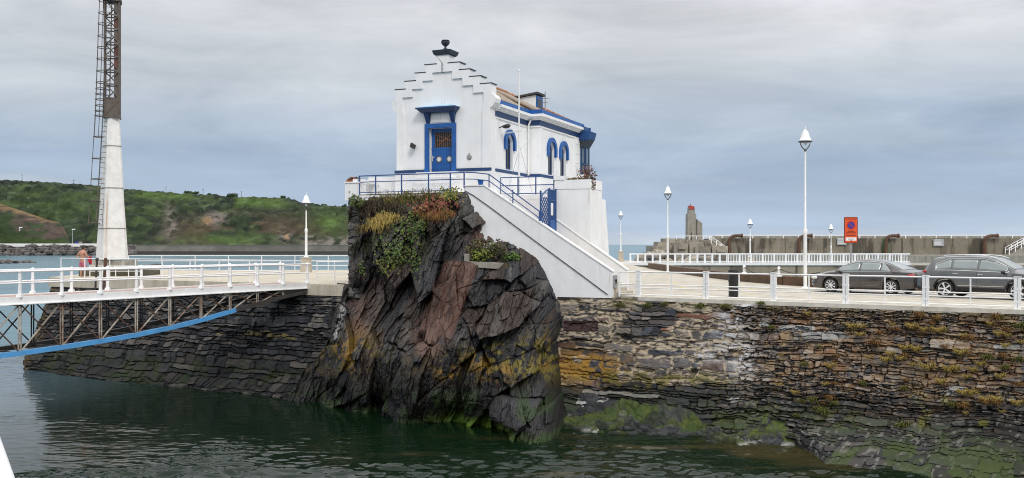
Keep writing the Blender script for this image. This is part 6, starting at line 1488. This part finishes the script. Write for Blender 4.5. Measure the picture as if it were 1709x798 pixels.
# litter bin
p = ground(1224, 495.5, QZ)
t = thing('litter_bin', 'black cylindrical litter bin behind the quay railing', 'bin', (p.x, p.y, QZ))
mb = MB(); mb.lathe([(.18, 0), (.19, .02), (.19, .88), (.195, .90), (.195, .95)], n=22); mb.build('body', M['black'], t, 40)
mb = MB(); mb.lathe([(.205, .95), (.205, 1.02), (.17, 1.08), (.06, 1.11), (.0, 1.115)], n=22); mb.build('lid', M['rubber'], t, 40)
mb = MB(); mb.lathe([(.196, .60), (.200, .605), (.200, .655), (.196, .66)], n=22); mb.build('band', M['rubber'], t, 40)
# orange no-parking sign
Y = 46.6; c = at(1420, 384, Y)
t = thing('parking_sign', 'orange no-parking sign with blue and red disc on a grey post behind the saloon', 'sign', (c.x, Y, QZ - .1))
z0 = c.z - .63 - (QZ - .1); 
mb = MB(); mb.tube((.02, .05, 0), (.02, .05, z0 + 1.15), .035, n=8); mb.build('post', M['greysteel'], t)
def rrect(w_, h_, r, cz):
    pts = []
    for (sx_, sz_, a0) in ((1, 1, 0), (-1, 1, 90), (-1, -1, 180), (1, -1, 270)):
        for k in range(5): a = R(a0 + k * 22.5); pts.append((sx_ * (w_ / 2 - r) + r * math.cos(a), cz + sz_ * (h_ / 2 - r) + r * math.sin(a)))
    return pts
ZC = z0 + .63
mb = MB(); mb.prism(rrect(.66, 1.27, .06, ZC), lambda a, b: (a, -.02, b), lambda a, b: (a, .012, b)); pl_ = mb.build('panel', M['signred'] if False else mat('dark_sign_edge', (.10, .015, .01), .5, .1, 3), t)
mb = MB(); mb.prism(rrect(.60, 1.21, .04, ZC), lambda a, b: (a, -.026, b), lambda a, b: (a, -.019, b)); mb.build('orange_face', M['orange'], pl_)
def disc(r, y, cz, m_, name, n_=28):
    mb = MB(); mb.lathe([(0.0005, 0), (r, 0), (r, .004), (.0005, .004)], (0, y, cz), n_, 'y'); mb.build(name, m_, pl_)
dzc = ZC + .235
disc(.205, -.032, dzc, M['signred'], 'red_ring'); disc(.158, -.038, dzc, M['signblue'], 'blue_disc')
mb = MB(); a = R(45); d_ = Vector((math.cos(a), 0, -math.sin(a))); mb.bar(Vector((0, -.041, dzc)) - d_ * .16, Vector((0, -.041, dzc)) + d_ * .16, .004, .045); mb.build('red_slash', M['signred'], pl_)
mb = MB(); mb.box(-.26, .26, -.031, -.027, ZC - .52, ZC - .36); mb.build('white_plate', M['white'], pl_)
mb = MB()
def scrib(zc, hh_, x0, x1, seed):
    r2 = random.Random(seed); x = x0
    while x < x1: w_ = r2.uniform(.018, .034); mb.box(x, min(x + w_, x1), -.0335, -.0265, zc - hh_ / 2, zc + hh_ / 2); x += w_ + .012
scrib(ZC + .535, .035, -.24, .24, 1); scrib(ZC - .06, .04, -.16, .16, 2); scrib(ZC - .135, .04, -.23, .23, 3); scrib(ZC - .255, .035, -.23, .22, 4); scrib(ZC - .44, .035, -.13, .13, 5)
mb.build('small_lettering', mat('sign_ink', (.06, .01, .008), .5, .1, 3), pl_)
mb = MB(); mb.prism([(-.06, ZC - .525), (.06, ZC - .525), (0, ZC - .48)], lambda a, b: (a, -.036, b), lambda a, b: (a, -.030, b)); mb.build('red_arrow', M['signred'], pl_)

# ---- cars
def car(name, label, S, loc, rz, paint):
    t = thing(name, label, 'car', loc, rz)
    Lh = S['L'] / 2; n_ = 120; xs = np.linspace(-Lh, Lh, n_)
    ip = lambda x, k: float(np.interp(x, [q[0] for q in S[k]], [q[1] for q in S[k]]))
    def sec(x):
        top = ip(x, 'top'); belt = min(ip(x, 'belt'), top - .03); W = ip(x, 'plan'); wr = min(ip(x, 'wroof'), W * .97); zl = ip(x, 'bot')
        for wx_ in S['wheels']:
            d_ = abs(x - wx_); ra = S['R'] + .055
            if d_ < ra: zl = max(zl, S['R'] + math.sqrt(ra * ra - d_ * d_))
        zl = min(zl, belt - .1)
        cab = top - belt
        ze = belt + cab * (.86 if cab > .12 else .7)
        zm = max(zl + .02, belt - .28); zk = max(zl + .01, .52 * zl + .48 * zm)
        return [(W * .955, zl), (W * .995, zk), (W, zm), (W * .965, belt), (wr, ze), (wr * .86, top - .025), (wr * .45, top - .004), (0, top)]
    secs = [sec(x) for x in xs]; m_ = 8; mb = MB(); vs = []
    for x, s_ in zip(xs, secs):
        vs += [(x, y, z) for y, z in s_] + [(x, -y, z) for y, z in reversed(s_[:-1])]
    w_ = 15; fs = [(i * w_ + j, (i + 1) * w_ + j, (i + 1) * w_ + j + 1, i * w_ + j + 1) for i in range(n_ - 1) for j in range(w_ - 1)]
    fs += [tuple(range(w_)), tuple((n_ - 1) * w_ + k for k in reversed(range(w_)))]
    fs += [(i * w_, i * w_ + w_ - 1, (i + 1) * w_ + w_ - 1, (i + 1) * w_) for i in range(n_ - 1)]
    mb.add(vs, fs); body = mb.build('body', paint, t, 35)
    def sidept(x, z, sd, o_):
        s_ = sec(x); 
        for a, b_ in zip(s_, s_[1:]):
            if a[1] <= z <= b_[1]:
                f = (z - a[1]) / max(b_[1] - a[1], 1e-6); return (x, sd * (a[0] + (b_[0] - a[0]) * f + o_), z)
        return (x, sd * (s_[3][0] + o_), z)
    def sidepatch(nm, x0, x1, zb_, zt_, m_, o_=.006, nx_=16, nz_=4, par=body):
        for sd in (1, -1):
            mb = MB(); vs = []
            for i in range(nx_ + 1):
                x = x0 + (x1 - x0) * i / nx_; a, b_ = zb_(x), zt_(x); b_ = max(b_, a + .004)
                vs += [sidept(x, a + (b_ - a) * j / nz_, sd, o_) for j in range(nz_ + 1)]
            k = nz_ + 1; mb.add(vs, [(i * k + j, (i + 1) * k + j, (i + 1) * k + j + 1, i * k + j + 1) for i in range(nx_) for j in range(nz_)])
            o = mb.build(nm, m_, par, 60); sf = o.modifiers.new('s', 'SOLIDIFY'); sf.thickness = .008; sf.offset = 0
    zbt = lambda x: ip(x, 'belt') + .035
    ztp = lambda x: ip(x, 'belt') + (ip(x, 'top') - ip(x, 'belt')) * .80
    for (x0, x1) in S['windows']: sidepatch('side_window', x0, x1, zbt, lambda x: min(ztp(x), S['wtop'](x)), M['carglass'])
    wx0 = min(w[0] for w in S['windows']); wx1 = max(w[1] for w in S['windows'])
    # chrome line round the glass
    for sd in (1, -1):
        mb = MB(); up_ = [Vector(sidept(x, min(ztp(x), S['wtop'](x)) + .02, sd, .008)) for x in np.linspace(wx0 - .03, wx1 + .03, 22)]; dn = [Vector(sidept(x, zbt(x) - .015, sd, .008)) for x in np.linspace(wx0 - .03, wx1 + .03, 12)]
        mb.path(up_ + dn[::-1] + [up_[0]], .011, 5); mb.build('window_trim', M['chrome'], body)
    sidepatch('sill_trim', S['wheels'][0] + S['R'] + .1, S['wheels'][1] - S['R'] - .1, lambda x: ip(x, 'bot') + .005, lambda x: ip(x, 'bot') + S['sill'], M['rubber'], .012)
    # windscreen and rear window
    for nm, (x0, x1) in (('windscreen', S['ws']), ('rear_window', S['rw'])):
        mb = MB(); vs = []; nx_, ny_ = 12, 8
        for i in range(nx_ + 1):
            x = x0 + (x1 - x0) * i / nx_; s_ = sec(x); wr = s_[5][0]
            for j in range(ny_ + 1):
                y = (j / ny_ * 2 - 1) * wr * .96; z = np.interp(abs(y), [0, s_[6][0], s_[5][0]], [s_[7][1], s_[6][1], s_[5][1]]); vs.append((x, y, z + .008))
        k = ny_ + 1; mb.add(vs, [(i * k + j, (i + 1) * k + j, (i + 1) * k + j + 1, i * k + j + 1) for i in range(nx_) for j in range(ny_)]); o = mb.build(nm, M['carglass'], body, 60); sf = o.modifiers.new('s', 'SOLIDIFY'); sf.thickness = .008; sf.offset = 0
    Rw = S['R']
    for wx_ in S['wheels']:
        for sd in (1, -1):
            yw = ip(wx_, 'plan') - .03
            whl = D.objects.new('wheel', None); COL.objects.link(whl); whl.parent = t; whl.location = (wx_, sd * yw, Rw)
            if sd < 0: whl.rotation_euler = (0, 0, math.pi)
            mb = MB(); mb.lathe([(Rw * .66, -.22), (Rw * .93, -.21), (Rw, -.17), (Rw, -.05), (Rw * .95, -.01), (Rw * .72, .0), (Rw * .66, -.02)], n=32, axis='y'); mb.build('tyre', M['rubber'], whl, 40)
            mb = MB(); mb.lathe([(Rw * .70, -.06), (Rw * .70, -.005), (Rw * .66, -.005), (Rw * .63, -.06)], n=32, axis='y')
            ns_ = S['spokes']
            for k in range(ns_):
                for da in ((-.13, .13) if S['twin'] else (0,)):
                    a = 2 * math.pi * k / ns_ + da; a2 = 2 * math.pi * k / ns_ + da * .7
                    p0 = Vector((math.cos(a) * Rw * .12, -.03, math.sin(a) * Rw * .12)); p1 = Vector((math.cos(a2) * Rw * .66, -.015, math.sin(a2) * Rw * .66)); mb.bar(p0, p1, .030, .045) if False else mb.tube(p0, p1, .022, .019, 6)
            mb.lathe([(.0005, -.01), (.05, -.012), (.06, -.05)], n=14, axis='y'); mb.build('rim', M['alloy'], whl, 40)
            mb = MB(); mb.lathe([(.0005, -.07), (Rw * .66, -.07), (Rw * .66, -.09), (.0005, -.09)], n=24, axis='y'); mb.build('dark_backing', M['darksteel'], whl)  # dark backing disc, its colour stands in for the shade behind the spokes
    for sd in (1, -1):
        mx_, mz_ = S['mirror']; mb = MB(); q = sidept(mx_, mz_, sd, 0); mb.ball((q[0], q[1] + sd * .13, q[2] + .02), .075, .10, .07, 12, 8); mb.tube((q[0], q[1] - sd * .02, q[2] - .03), (q[0], q[1] + sd * .08, q[2]), .02); mb.build('mirror', M['black'] if S['suv'] else paint, body, 50)
        for hx, hz_ in S['handles']:
            q = sidept(hx, hz_, sd, .02); q2 = sidept(hx + .20, hz_, sd, .02); mb = MB(); mb.tube(q, q2, .014, n=6); mb.build('door_handle', M['chrome'] if S['suv'] else paint, body)
        for nm, (cx_, cz_, rx, ry, rz_), m_ in (('headlight', S['hl'], M['clearlamp']), ('tail_light', S['tl'], M['redlamp'])):
            W = ip(cx_, 'plan'); mb = MB(); mb.ball((cx_, sd * (W - ry * .55), cz_), rx, ry, rz_, 14, 8); mb.build(nm, m_, body, 60)
    for sd in (1, -1):     # door gaps
        for gx2 in S['gaps']:
            mb = MB()
            zt2 = ip(gx2, 'belt'); zb2 = ip(gx2, 'bot') + .10; pts = [Vector(sidept(gx2 - .04 * f, zb2 + (zt2 - zb2) * f, sd, .001)) for f in np.linspace(0, 1, 6)]; mb.path(pts, .006, 4); mb.build('door_gap', M['black'], body)
        if S['suv']:
            mb = MB(); mb.path([Vector((x, sd * (ip(x, 'wroof') - .05), ip(x, 'top') + .035)) for x in np.linspace(-1.45, .55, 8)], .022, 6); mb.build('roof_rail', M['chrome'], body)
            for wx_ in S['wheels']:
                mb = MB(); mb.path([Vector(sidept(wx_ + (Rw + .075) * math.cos(a), Rw + (Rw + .075) * math.sin(a), sd, .006)) for a in np.linspace(.1, math.pi - .1, 14)], .03, 6); mb.build('arch_trim', M['rubber'], body)
        mb = MB(); pts = [Vector(sidept(x, .36 if not S['suv'] else .50, sd, .004)) for x in np.linspace(S['wheels'][0] + Rw + .15, S['wheels'][1] - Rw - .15, 8)]; mb.path(pts, .012, 5); mb.build('door_strip', M['chrome'] if S['suv'] else paint, body)
    mb = MB(); 
    for e in (-1, 1): x = e * (Lh - .02); mb.box(min(x, x + e * .03), max(x, x + e * .03), -.55, .55, .25, .38)
    mb.build('bumper_grille', M['black'], body)
    return t
SED = dict(L=4.76, R=.325, wheels=(-1.36, 1.35), spokes=9, twin=False, suv=False, sill=.05,
  top=[(-2.38, .86), (-2.30, .98), (-1.95, 1.04), (-1.75, 1.06), (-1.2, 1.30), (-.7, 1.43), (-.2, 1.47), (.25, 1.44), (.75, 1.26), (1.25, .98), (1.6, .94), (2.1, .82), (2.3, .70), (2.38, .55)],
  belt=[(-2.38, .80), (-2.2, .93), (-1.4, .96), (.9, .90), (1.4, .87), (2.0, .74), (2.38, .50)],
  plan=[(-2.38, .66), (-2.25, .80), (-1.9, .885), (-1.2, .91), (1.2, .91), (1.8, .87), (2.2, .76), (2.38, .60)],
  wroof=[(-2.38, .60), (-1.8, .72), (-1.2, .64), (-.5, .62), (.3, .62), (.9, .70), (1.4, .78), (2.38, .52)],
  bot=[(-2.38, .40), (-2.2, .27), (-1.8, .22), (1.8, .20), (2.2, .22), (2.38, .32)],
  windows=[(-1.28, -.92), (-.86, -.02), (.06, .98)], wtop=lambda x: 9 if x > -.9 else 1.34 - (-.9 - x) * .9,
  ws=(.42, 1.20), rw=(-1.80, -.95), mirror=(.92, .93), handles=[(-.78, .83), (.18, .81)], hl=(2.14, .64, .20, .12, .08), tl=(-2.16, .82, .18, .12, .07), gaps=[.02, 1.0, -.92])
SUV = dict(L=4.50, R=.355, wheels=(-1.32, 1.36), spokes=5, twin=True, suv=True, sill=.14,
  top=[(-2.25, .95), (-2.20, 1.08), (-1.95, 1.42), (-1.80, 1.58), (-1.4, 1.63), (-.5, 1.66), (.2, 1.63), (.55, 1.52), (1.25, 1.12), (1.6, 1.07), (2.05, .98), (2.2, .86), (2.25, .70)],
  belt=[(-2.25, .90), (-2.1, 1.06), (-1.0, 1.07), (1.0, 1.02), (1.6, .98), (2.1, .86), (2.25, .66)],
  plan=[(-2.25, .74), (-2.1, .86), (-1.7, .91), (1.6, .92), (2.0, .84), (2.25, .66)],
  wroof=[(-2.25, .66), (-1.8, .64), (-.5, .66), (.4, .66), (1.2, .76), (2.25, .60)],
  bot=[(-2.25, .42), (-2.05, .32), (2.0, .27), (2.25, .40)],
  windows=[(-1.66, -1.12), (-1.04, -.12), (-.04, .98)], wtop=lambda x: 1.52 if x > -1.2 else 1.52 - (-1.2 - x) * .45,
  ws=(.30, 1.18), rw=(-2.14, -1.84), mirror=(.88, 1.03), handles=[(-1.0, .95), (-.08, .93)], hl=(2.05, .80, .18, .12, .07), tl=(-2.12, 1.02, .10, .10, .06), gaps=[-.08, 1.02, -1.0])
def place_car(name, label, S, w_front, w_rear, near, paint):
    """wheel contact points of the near side give position and heading"""
    f = (w_front - w_rear).normalized(); side = Vector((-f.y, f.x, 0)) * (1 if near == 'left' else -1)
    mid = (w_front + w_rear) / 2 - side * .86 - f * (S['wheels'][0] + S['wheels'][1]) / 2
    return car(name, label, S, (mid.x, mid.y, QZ), math.atan2(f.y, f.x), paint)
wf = Vector((13.85, 41.75, 0)); wr_ = Vector((15.72, 39.75, 0))
place_car('parked_car', 'dark brown saloon parked behind the quay railing, facing the inlet', SED, wf, wr_, 'left', M['brownpaint'])
wr2 = Vector((17.0, 37.7, 0)); wf2 = wr2 + Vector((.695, -.719, 0)) * 2.72
place_car('parked_car', 'dark grey tall car with roof rails parked at the right picture edge', SUV, wf2, wr2, 'right', M['greypaint'])

# ================================================================== PLANTS ON ROCK AND WALL
DRY = [(.50, .36, .11), (.40, .29, .08), (.30, .23, .06)]; OLIVE = [(.11, .12, .025), (.15, .14, .03), (.08, .10, .02)]; ORANGE = [(.28, .13, .04), (.22, .11, .035), (.18, .12, .04)]
def tuft_mesh(cols, n_, spread, Lr, seed):
    rng.seed(seed); lv = Leaves()
    for _ in range(n_):
        p = Vector((rng.gauss(0, spread), rng.gauss(-.02, .03), rng.gauss(0, spread * .5)))
        d = Vector((p.x * 2.5 + rng.uniform(-.35, .35), -rng.uniform(.25, .9), rng.uniform(.1, 1.0)))
        c = rng.choice(cols); j = rng.uniform(.6, 1.25); lv.blade(p, d, rng.uniform(*Lr), .010, rng.uniform(.1, .7), tuple(x * j for x in c))
    return lv
kinds = {}
for nm, cols, lab in (('dry', DRY, 'straw-yellow dry grass tuft sprouting from the slate courses of the quay wall'), ('olive', OLIVE, 'olive-green grass tuft sprouting from the quay wall joints'), ('orange', ORANGE, 'orange-brown withered grass tuft sprouting from the quay wall')):
    kinds[nm] = (tuft_mesh(cols, 130, .075, (.10, .25), hash(nm) % 7 + 3 if False else {'dry': 3, 'olive': 4, 'orange': 5}[nm]), lab)
protos = {}
spots = [('dry', x, y, s) for x, y, s in ((1388, 610, 1.1), (1330, 655, .8), (1452, 596, .8), (1482, 600, 1.2), (1505, 598, 1), (1512, 580, 1.1), (1533, 583, 1), (1549, 612, 1.3), (1586, 616, 1.2), (1598, 614, .9), (1575, 637, 1.1), (1606, 588, 1.2), (1626, 617, .8), (1638, 607, .9), (1610, 655, 1.2), (1625, 655, 1), (1650, 668, 1.2), (1668, 668, 1.2), (1527, 545, 1.2), (1545, 550, 1), (1570, 551, 1.2), (1425, 545, 1), (1438, 545, 1), (1700, 672, 1.1), (1615, 628, .8), (1488, 590, .8))]
spots += [('olive', x, y, s) for x, y, s in ((1345, 608, .8), (1357, 668, 1.2), (1377, 687, 1.3), (1509, 712, 1.6), (1448, 733, 1), (1536, 722, .9), (1648, 596, 1.1), (1590, 675, 1), (1511, 648, .8), (1171, 511, 1.1), (1212, 512, 1), (1036, 510, 1.3), (1082, 510, 1), (1272, 507, .9), (1705, 545, 1.2), (1668, 530, .9), (1700, 600, .9), (1453, 731, 1), (1330, 693, .7), (1110, 508, .8))]
spots += [('orange', x, y, s) for x, y, s in ((1462, 573, 1.3), (1495, 550, 1), (1538, 527, 1.2), (1664, 530, 1.1), (1578, 580, .9), (1617, 565, 1), (1645, 671, 1.1), (1515, 635, .8), (1660, 672, 1.2), (1702, 642, .9), (1395, 640, .7), (1470, 556, .8), (1557, 540, .8))]
r_ = np.random.RandomState(77)
for _ in range(62):
    x = r_.uniform(1275, 1706); y = r_.uniform(515, 690)
    if r_.rand() < .35 + .65 * (x - 1275) / 430: spots.append((('dry', 'dry', 'orange', 'olive')[r_.randint(4)], x, y, r_.uniform(.45, .95)))
for nm, x, y, s_ in spots:
    if nm not in protos: o = kinds[nm][0].build('grass_tuft'); protos[nm] = o
    else: o = protos[nm].copy(); COL.objects.link(o)
    o.location = WALLP(x, y, .07); o.scale = (s_ * rng.uniform(.85, 1.15), s_, s_ * rng.uniform(.8, 1.1)); o.rotation_euler = (0, 0, math.atan2(Ed[1], Ed[0]) + rng.uniform(-.4, .4))
    tag(o, kinds[nm][1], 'grass tuft', 'grass tufts on the quay wall')

def plant(name, label, cat, spots_, m_=None, stems=0):
    """leaf clumps on the rock: (px, py, rx, ry(depth), rz, n, size, colours)"""
    c0 = ROCKP(spots_[0][0], spots_[0][1], .05); lv = Leaves(); anchor = []
    t = thing(name, label, cat, c0)
    for (px, py, rx, ry, rz_, n_, size, cols) in spots_:
        for _ in range(n_):
            qx = px + rng.gauss(0, 1) * rx * .5; qy = py + rng.gauss(0, 1) * rz_ * .5
            p = ROCKP(qx, qy, rng.uniform(.02, ry)) - c0; d = Vector((rng.gauss(0, .5), -1, rng.uniform(-.2, 1.0))).normalized(); c = rng.choice(cols); j = rng.uniform(.6, 1.35)
            lv.leaf(p, size * rng.uniform(.6, 1.3), d, tuple(k * j for k in c), .7)
    lv.build('foliage', t)
    if stems:
        mb = MB(); 
        for k in range(stems):
            a = spots_[k % len(spots_)]; p0 = ROCKP(a[0], a[1], .03) - c0; p1 = ROCKP(a[0] + rng.uniform(-a[2], a[2]) * .5, a[1] + rng.uniform(-a[4], a[4]) * .5, .12) - c0; mb = MB(); mb.tube(p0, p1, .014, .006, 5); mb.build('stem', M['darksteel'], t)
    return t
IVY = [(.06, .11, .022), (.09, .14, .03), (.045, .08, .02), (.13, .14, .035)]
plant('ivy', 'light green ivy hanging down the middle of the rock face', 'ivy', [(682, 372, 24, .12, 24, 100, .06, IVY), (668, 405, 30, .12, 28, 120, .06, IVY), (692, 395, 16, .12, 46, 120, .055, IVY), (662, 430, 28, .12, 20, 130, .065, IVY), (645, 443, 24, .10, 12, 80, .06, [(.10, .12, .02), (.15, .13, .03)]), (635, 400, 20, .10, 22, 60, .05, IVY), (692, 432, 12, .10, 30, 70, .06, IVY), (603, 448, 8, .08, 14, 30, .06, IVY), (640, 360, 26, .1, 14, 70, .05, [(.13, .11, .03), (.10, .06, .03), (.07, .09, .02)]), (705, 375, 12, .1, 20, 70, .05, IVY)], stems=24)
plant('red_shrub', 'reddish-pink shrub hanging over the top of the rock below the railing', 'shrub', [(728, 340, 30, .30, 14, 330, .06, [(.22, .05, .04), (.28, .09, .06), (.14, .05, .03), (.10, .09, .03)]), (715, 350, 24, .25, 12, 220, .06, [(.25, .12, .06), (.20, .06, .04), (.12, .09, .03)])], stems=12)
plant('green_shrub', 'round green bush at the left corner of the rock under the pillar', 'shrub', [(597, 336, 10, .30, 12, 180, .05, [(.07, .10, .025), (.10, .13, .03)]), (598, 348, 8, .2, 18, 120, .05, [(.03, .05, .018), (.05, .07, .02)])], stems=8)
plant('yellow_shrub', 'yellow-green cushion plant on the rock top beside the stair wall', 'shrub', [(750, 323, 18, .35, 10, 260, .05, [(.16, .18, .03), (.22, .20, .04), (.09, .13, .03)])], stems=6)
def grassy(name, label, pts, cols, n_, Lr, sprd, dro=(.3, .9)):
    c0 = ROCKP(pts[0][0], pts[0][1], .05); t = thing(name, label, 'grass tuft', c0, 0, 'grass clumps on the rock')
    for px, py in pts:
        lv = Leaves()
        for _ in range(n_):
            p = ROCKP(px + rng.gauss(0, sprd), py + rng.gauss(0, sprd * .35), rng.uniform(0, .12)) - c0; c = rng.choice(cols); j = rng.uniform(.6, 1.3)
            lv.blade(p, Vector((rng.uniform(-.6, .6), -rng.uniform(.3, .9), rng.uniform(.1, 1))), rng.uniform(*Lr), .013, rng.uniform(*dro), tuple(k * j for k in c))
        lv.build('blades', t)
grassy('grass_clump', 'fringe of green and yellow grass along the rock top under the railing', [(640, 333), (665, 331), (685, 330), (700, 332), (660, 336), (712, 328)], [(.10, .12, .03), (.17, .14, .04), (.24, .16, .06), (.06, .09, .02)], 130, (.15, .45), 13)
grassy('grass_clump', 'dry straw-coloured grass hanging on the upper left of the rock', [(628, 380), (632, 374), (637, 370), (642, 368), (647, 366), (652, 364)], DRY, 110, (.2, .5), 9, (.6, 1.1))
grassy('grass_clump', 'tawny hanging grass below the reddish shrub', [(715, 362), (730, 364), (745, 358), (708, 358)], ORANGE, 100, (.2, .5), 7, (.6, 1.2))
grassy('grass_clump', 'dark heathery clump under the left end of the railing', [(612, 343), (622, 344), (632, 345), (642, 346), (652, 347), (660, 350), (618, 352), (610, 358)], [(.05, .035, .03), (.08, .05, .035), (.04, .045, .02), (.10, .07, .04)], 110, (.15, .4), 9, (.3, 1.0))
grassy('grass_clump', 'small tawny grass tuft low on the left of the rock', [(596, 378), (600, 386)], [(.16, .11, .04), (.10, .09, .03)], 80, (.15, .35), 6, (.5, 1.0))
# concrete ledge with its bush
lp = at(808, 440, 38.95)
t = thing('rock_ledge', 'pale concrete ledge set into the rock under the round bush', 'ledge', lp, HR)
mb = MB(); mb.hexa([(-.68, -.25, -.13), (.62, -.25, -.2), (.62, 1.3, -.2), (-.68, 1.3, -.13)], [(-.68, -.25, .10), (.62, -.25, .02), (.62, 1.3, .02), (-.68, 1.3, .10)]); mb.box(-.80, -.60, -.2, .8, -.02, .40); mb.build('slab', M['concrete'], t)
t = thing('ledge_bush', 'bushy green and yellow shrub growing on the pale rock ledge beside the stair wall', 'shrub', lp + Vector((0, .3, .05)))
lv = Leaves(); BUSH = [(.06, .075, .02), (.09, .10, .025), (.13, .13, .03), (.10, .06, .04)]
lv.blob((-.1, .1, .50), (.75, .45, .50), 800, .055, BUSH); lv.blob((-.15, -.1, .30), (.50, .35, .32), 460, .055, [(.13, .16, .025), (.17, .18, .03), (.08, .11, .02)]); lv.blob((.55, .3, .62), (.45, .35, .35), 300, .05, [(.07, .06, .03), (.10, .07, .045), (.06, .08, .02)]); lv.blob((1.1, .2, .2), (.42, .3, .26), 240, .07, [(.06, .11, .02), (.09, .14, .03)])
for k in range(60): lv.blade(Vector((.85 + rng.gauss(0, .12), -.2, -.1 - rng.random() * .6)), Vector((rng.uniform(-.3, .3), -.5, .2)), .4, .014, 1.2, rng.choice([(.18, .13, .04), (.12, .11, .03)]))
lv.build('foliage', t)
for k in range(9): a = rng.uniform(0, 6.28); mb = MB(); mb.tube((0, .1, -.05), (math.cos(a) * .5, .1 + math.sin(a) * .3, .6 + rng.uniform(0, .3)), .025, .008, 5); mb.build('stem', M['darksteel'], t)
# low weeds on the quay rock joint
# near white post cut by the frame, lower left
a = at(-26, 742, 2.6); b_ = at(30, 905, 2.4)
t = thing('near_post', 'white painted slanting post of the near quay, cut by the lower left corner', 'post', b_)
mb = MB(); mb.tube(a - b_, Vector((0, 0, 0)), .042, n=16); mb.build('tube', M['railwhite'], t, 50)
mb = MB(); mb.lathe([(.06, -.02), (.06, .0)], n=14); mb.build('foot', M['railwhite'], t)
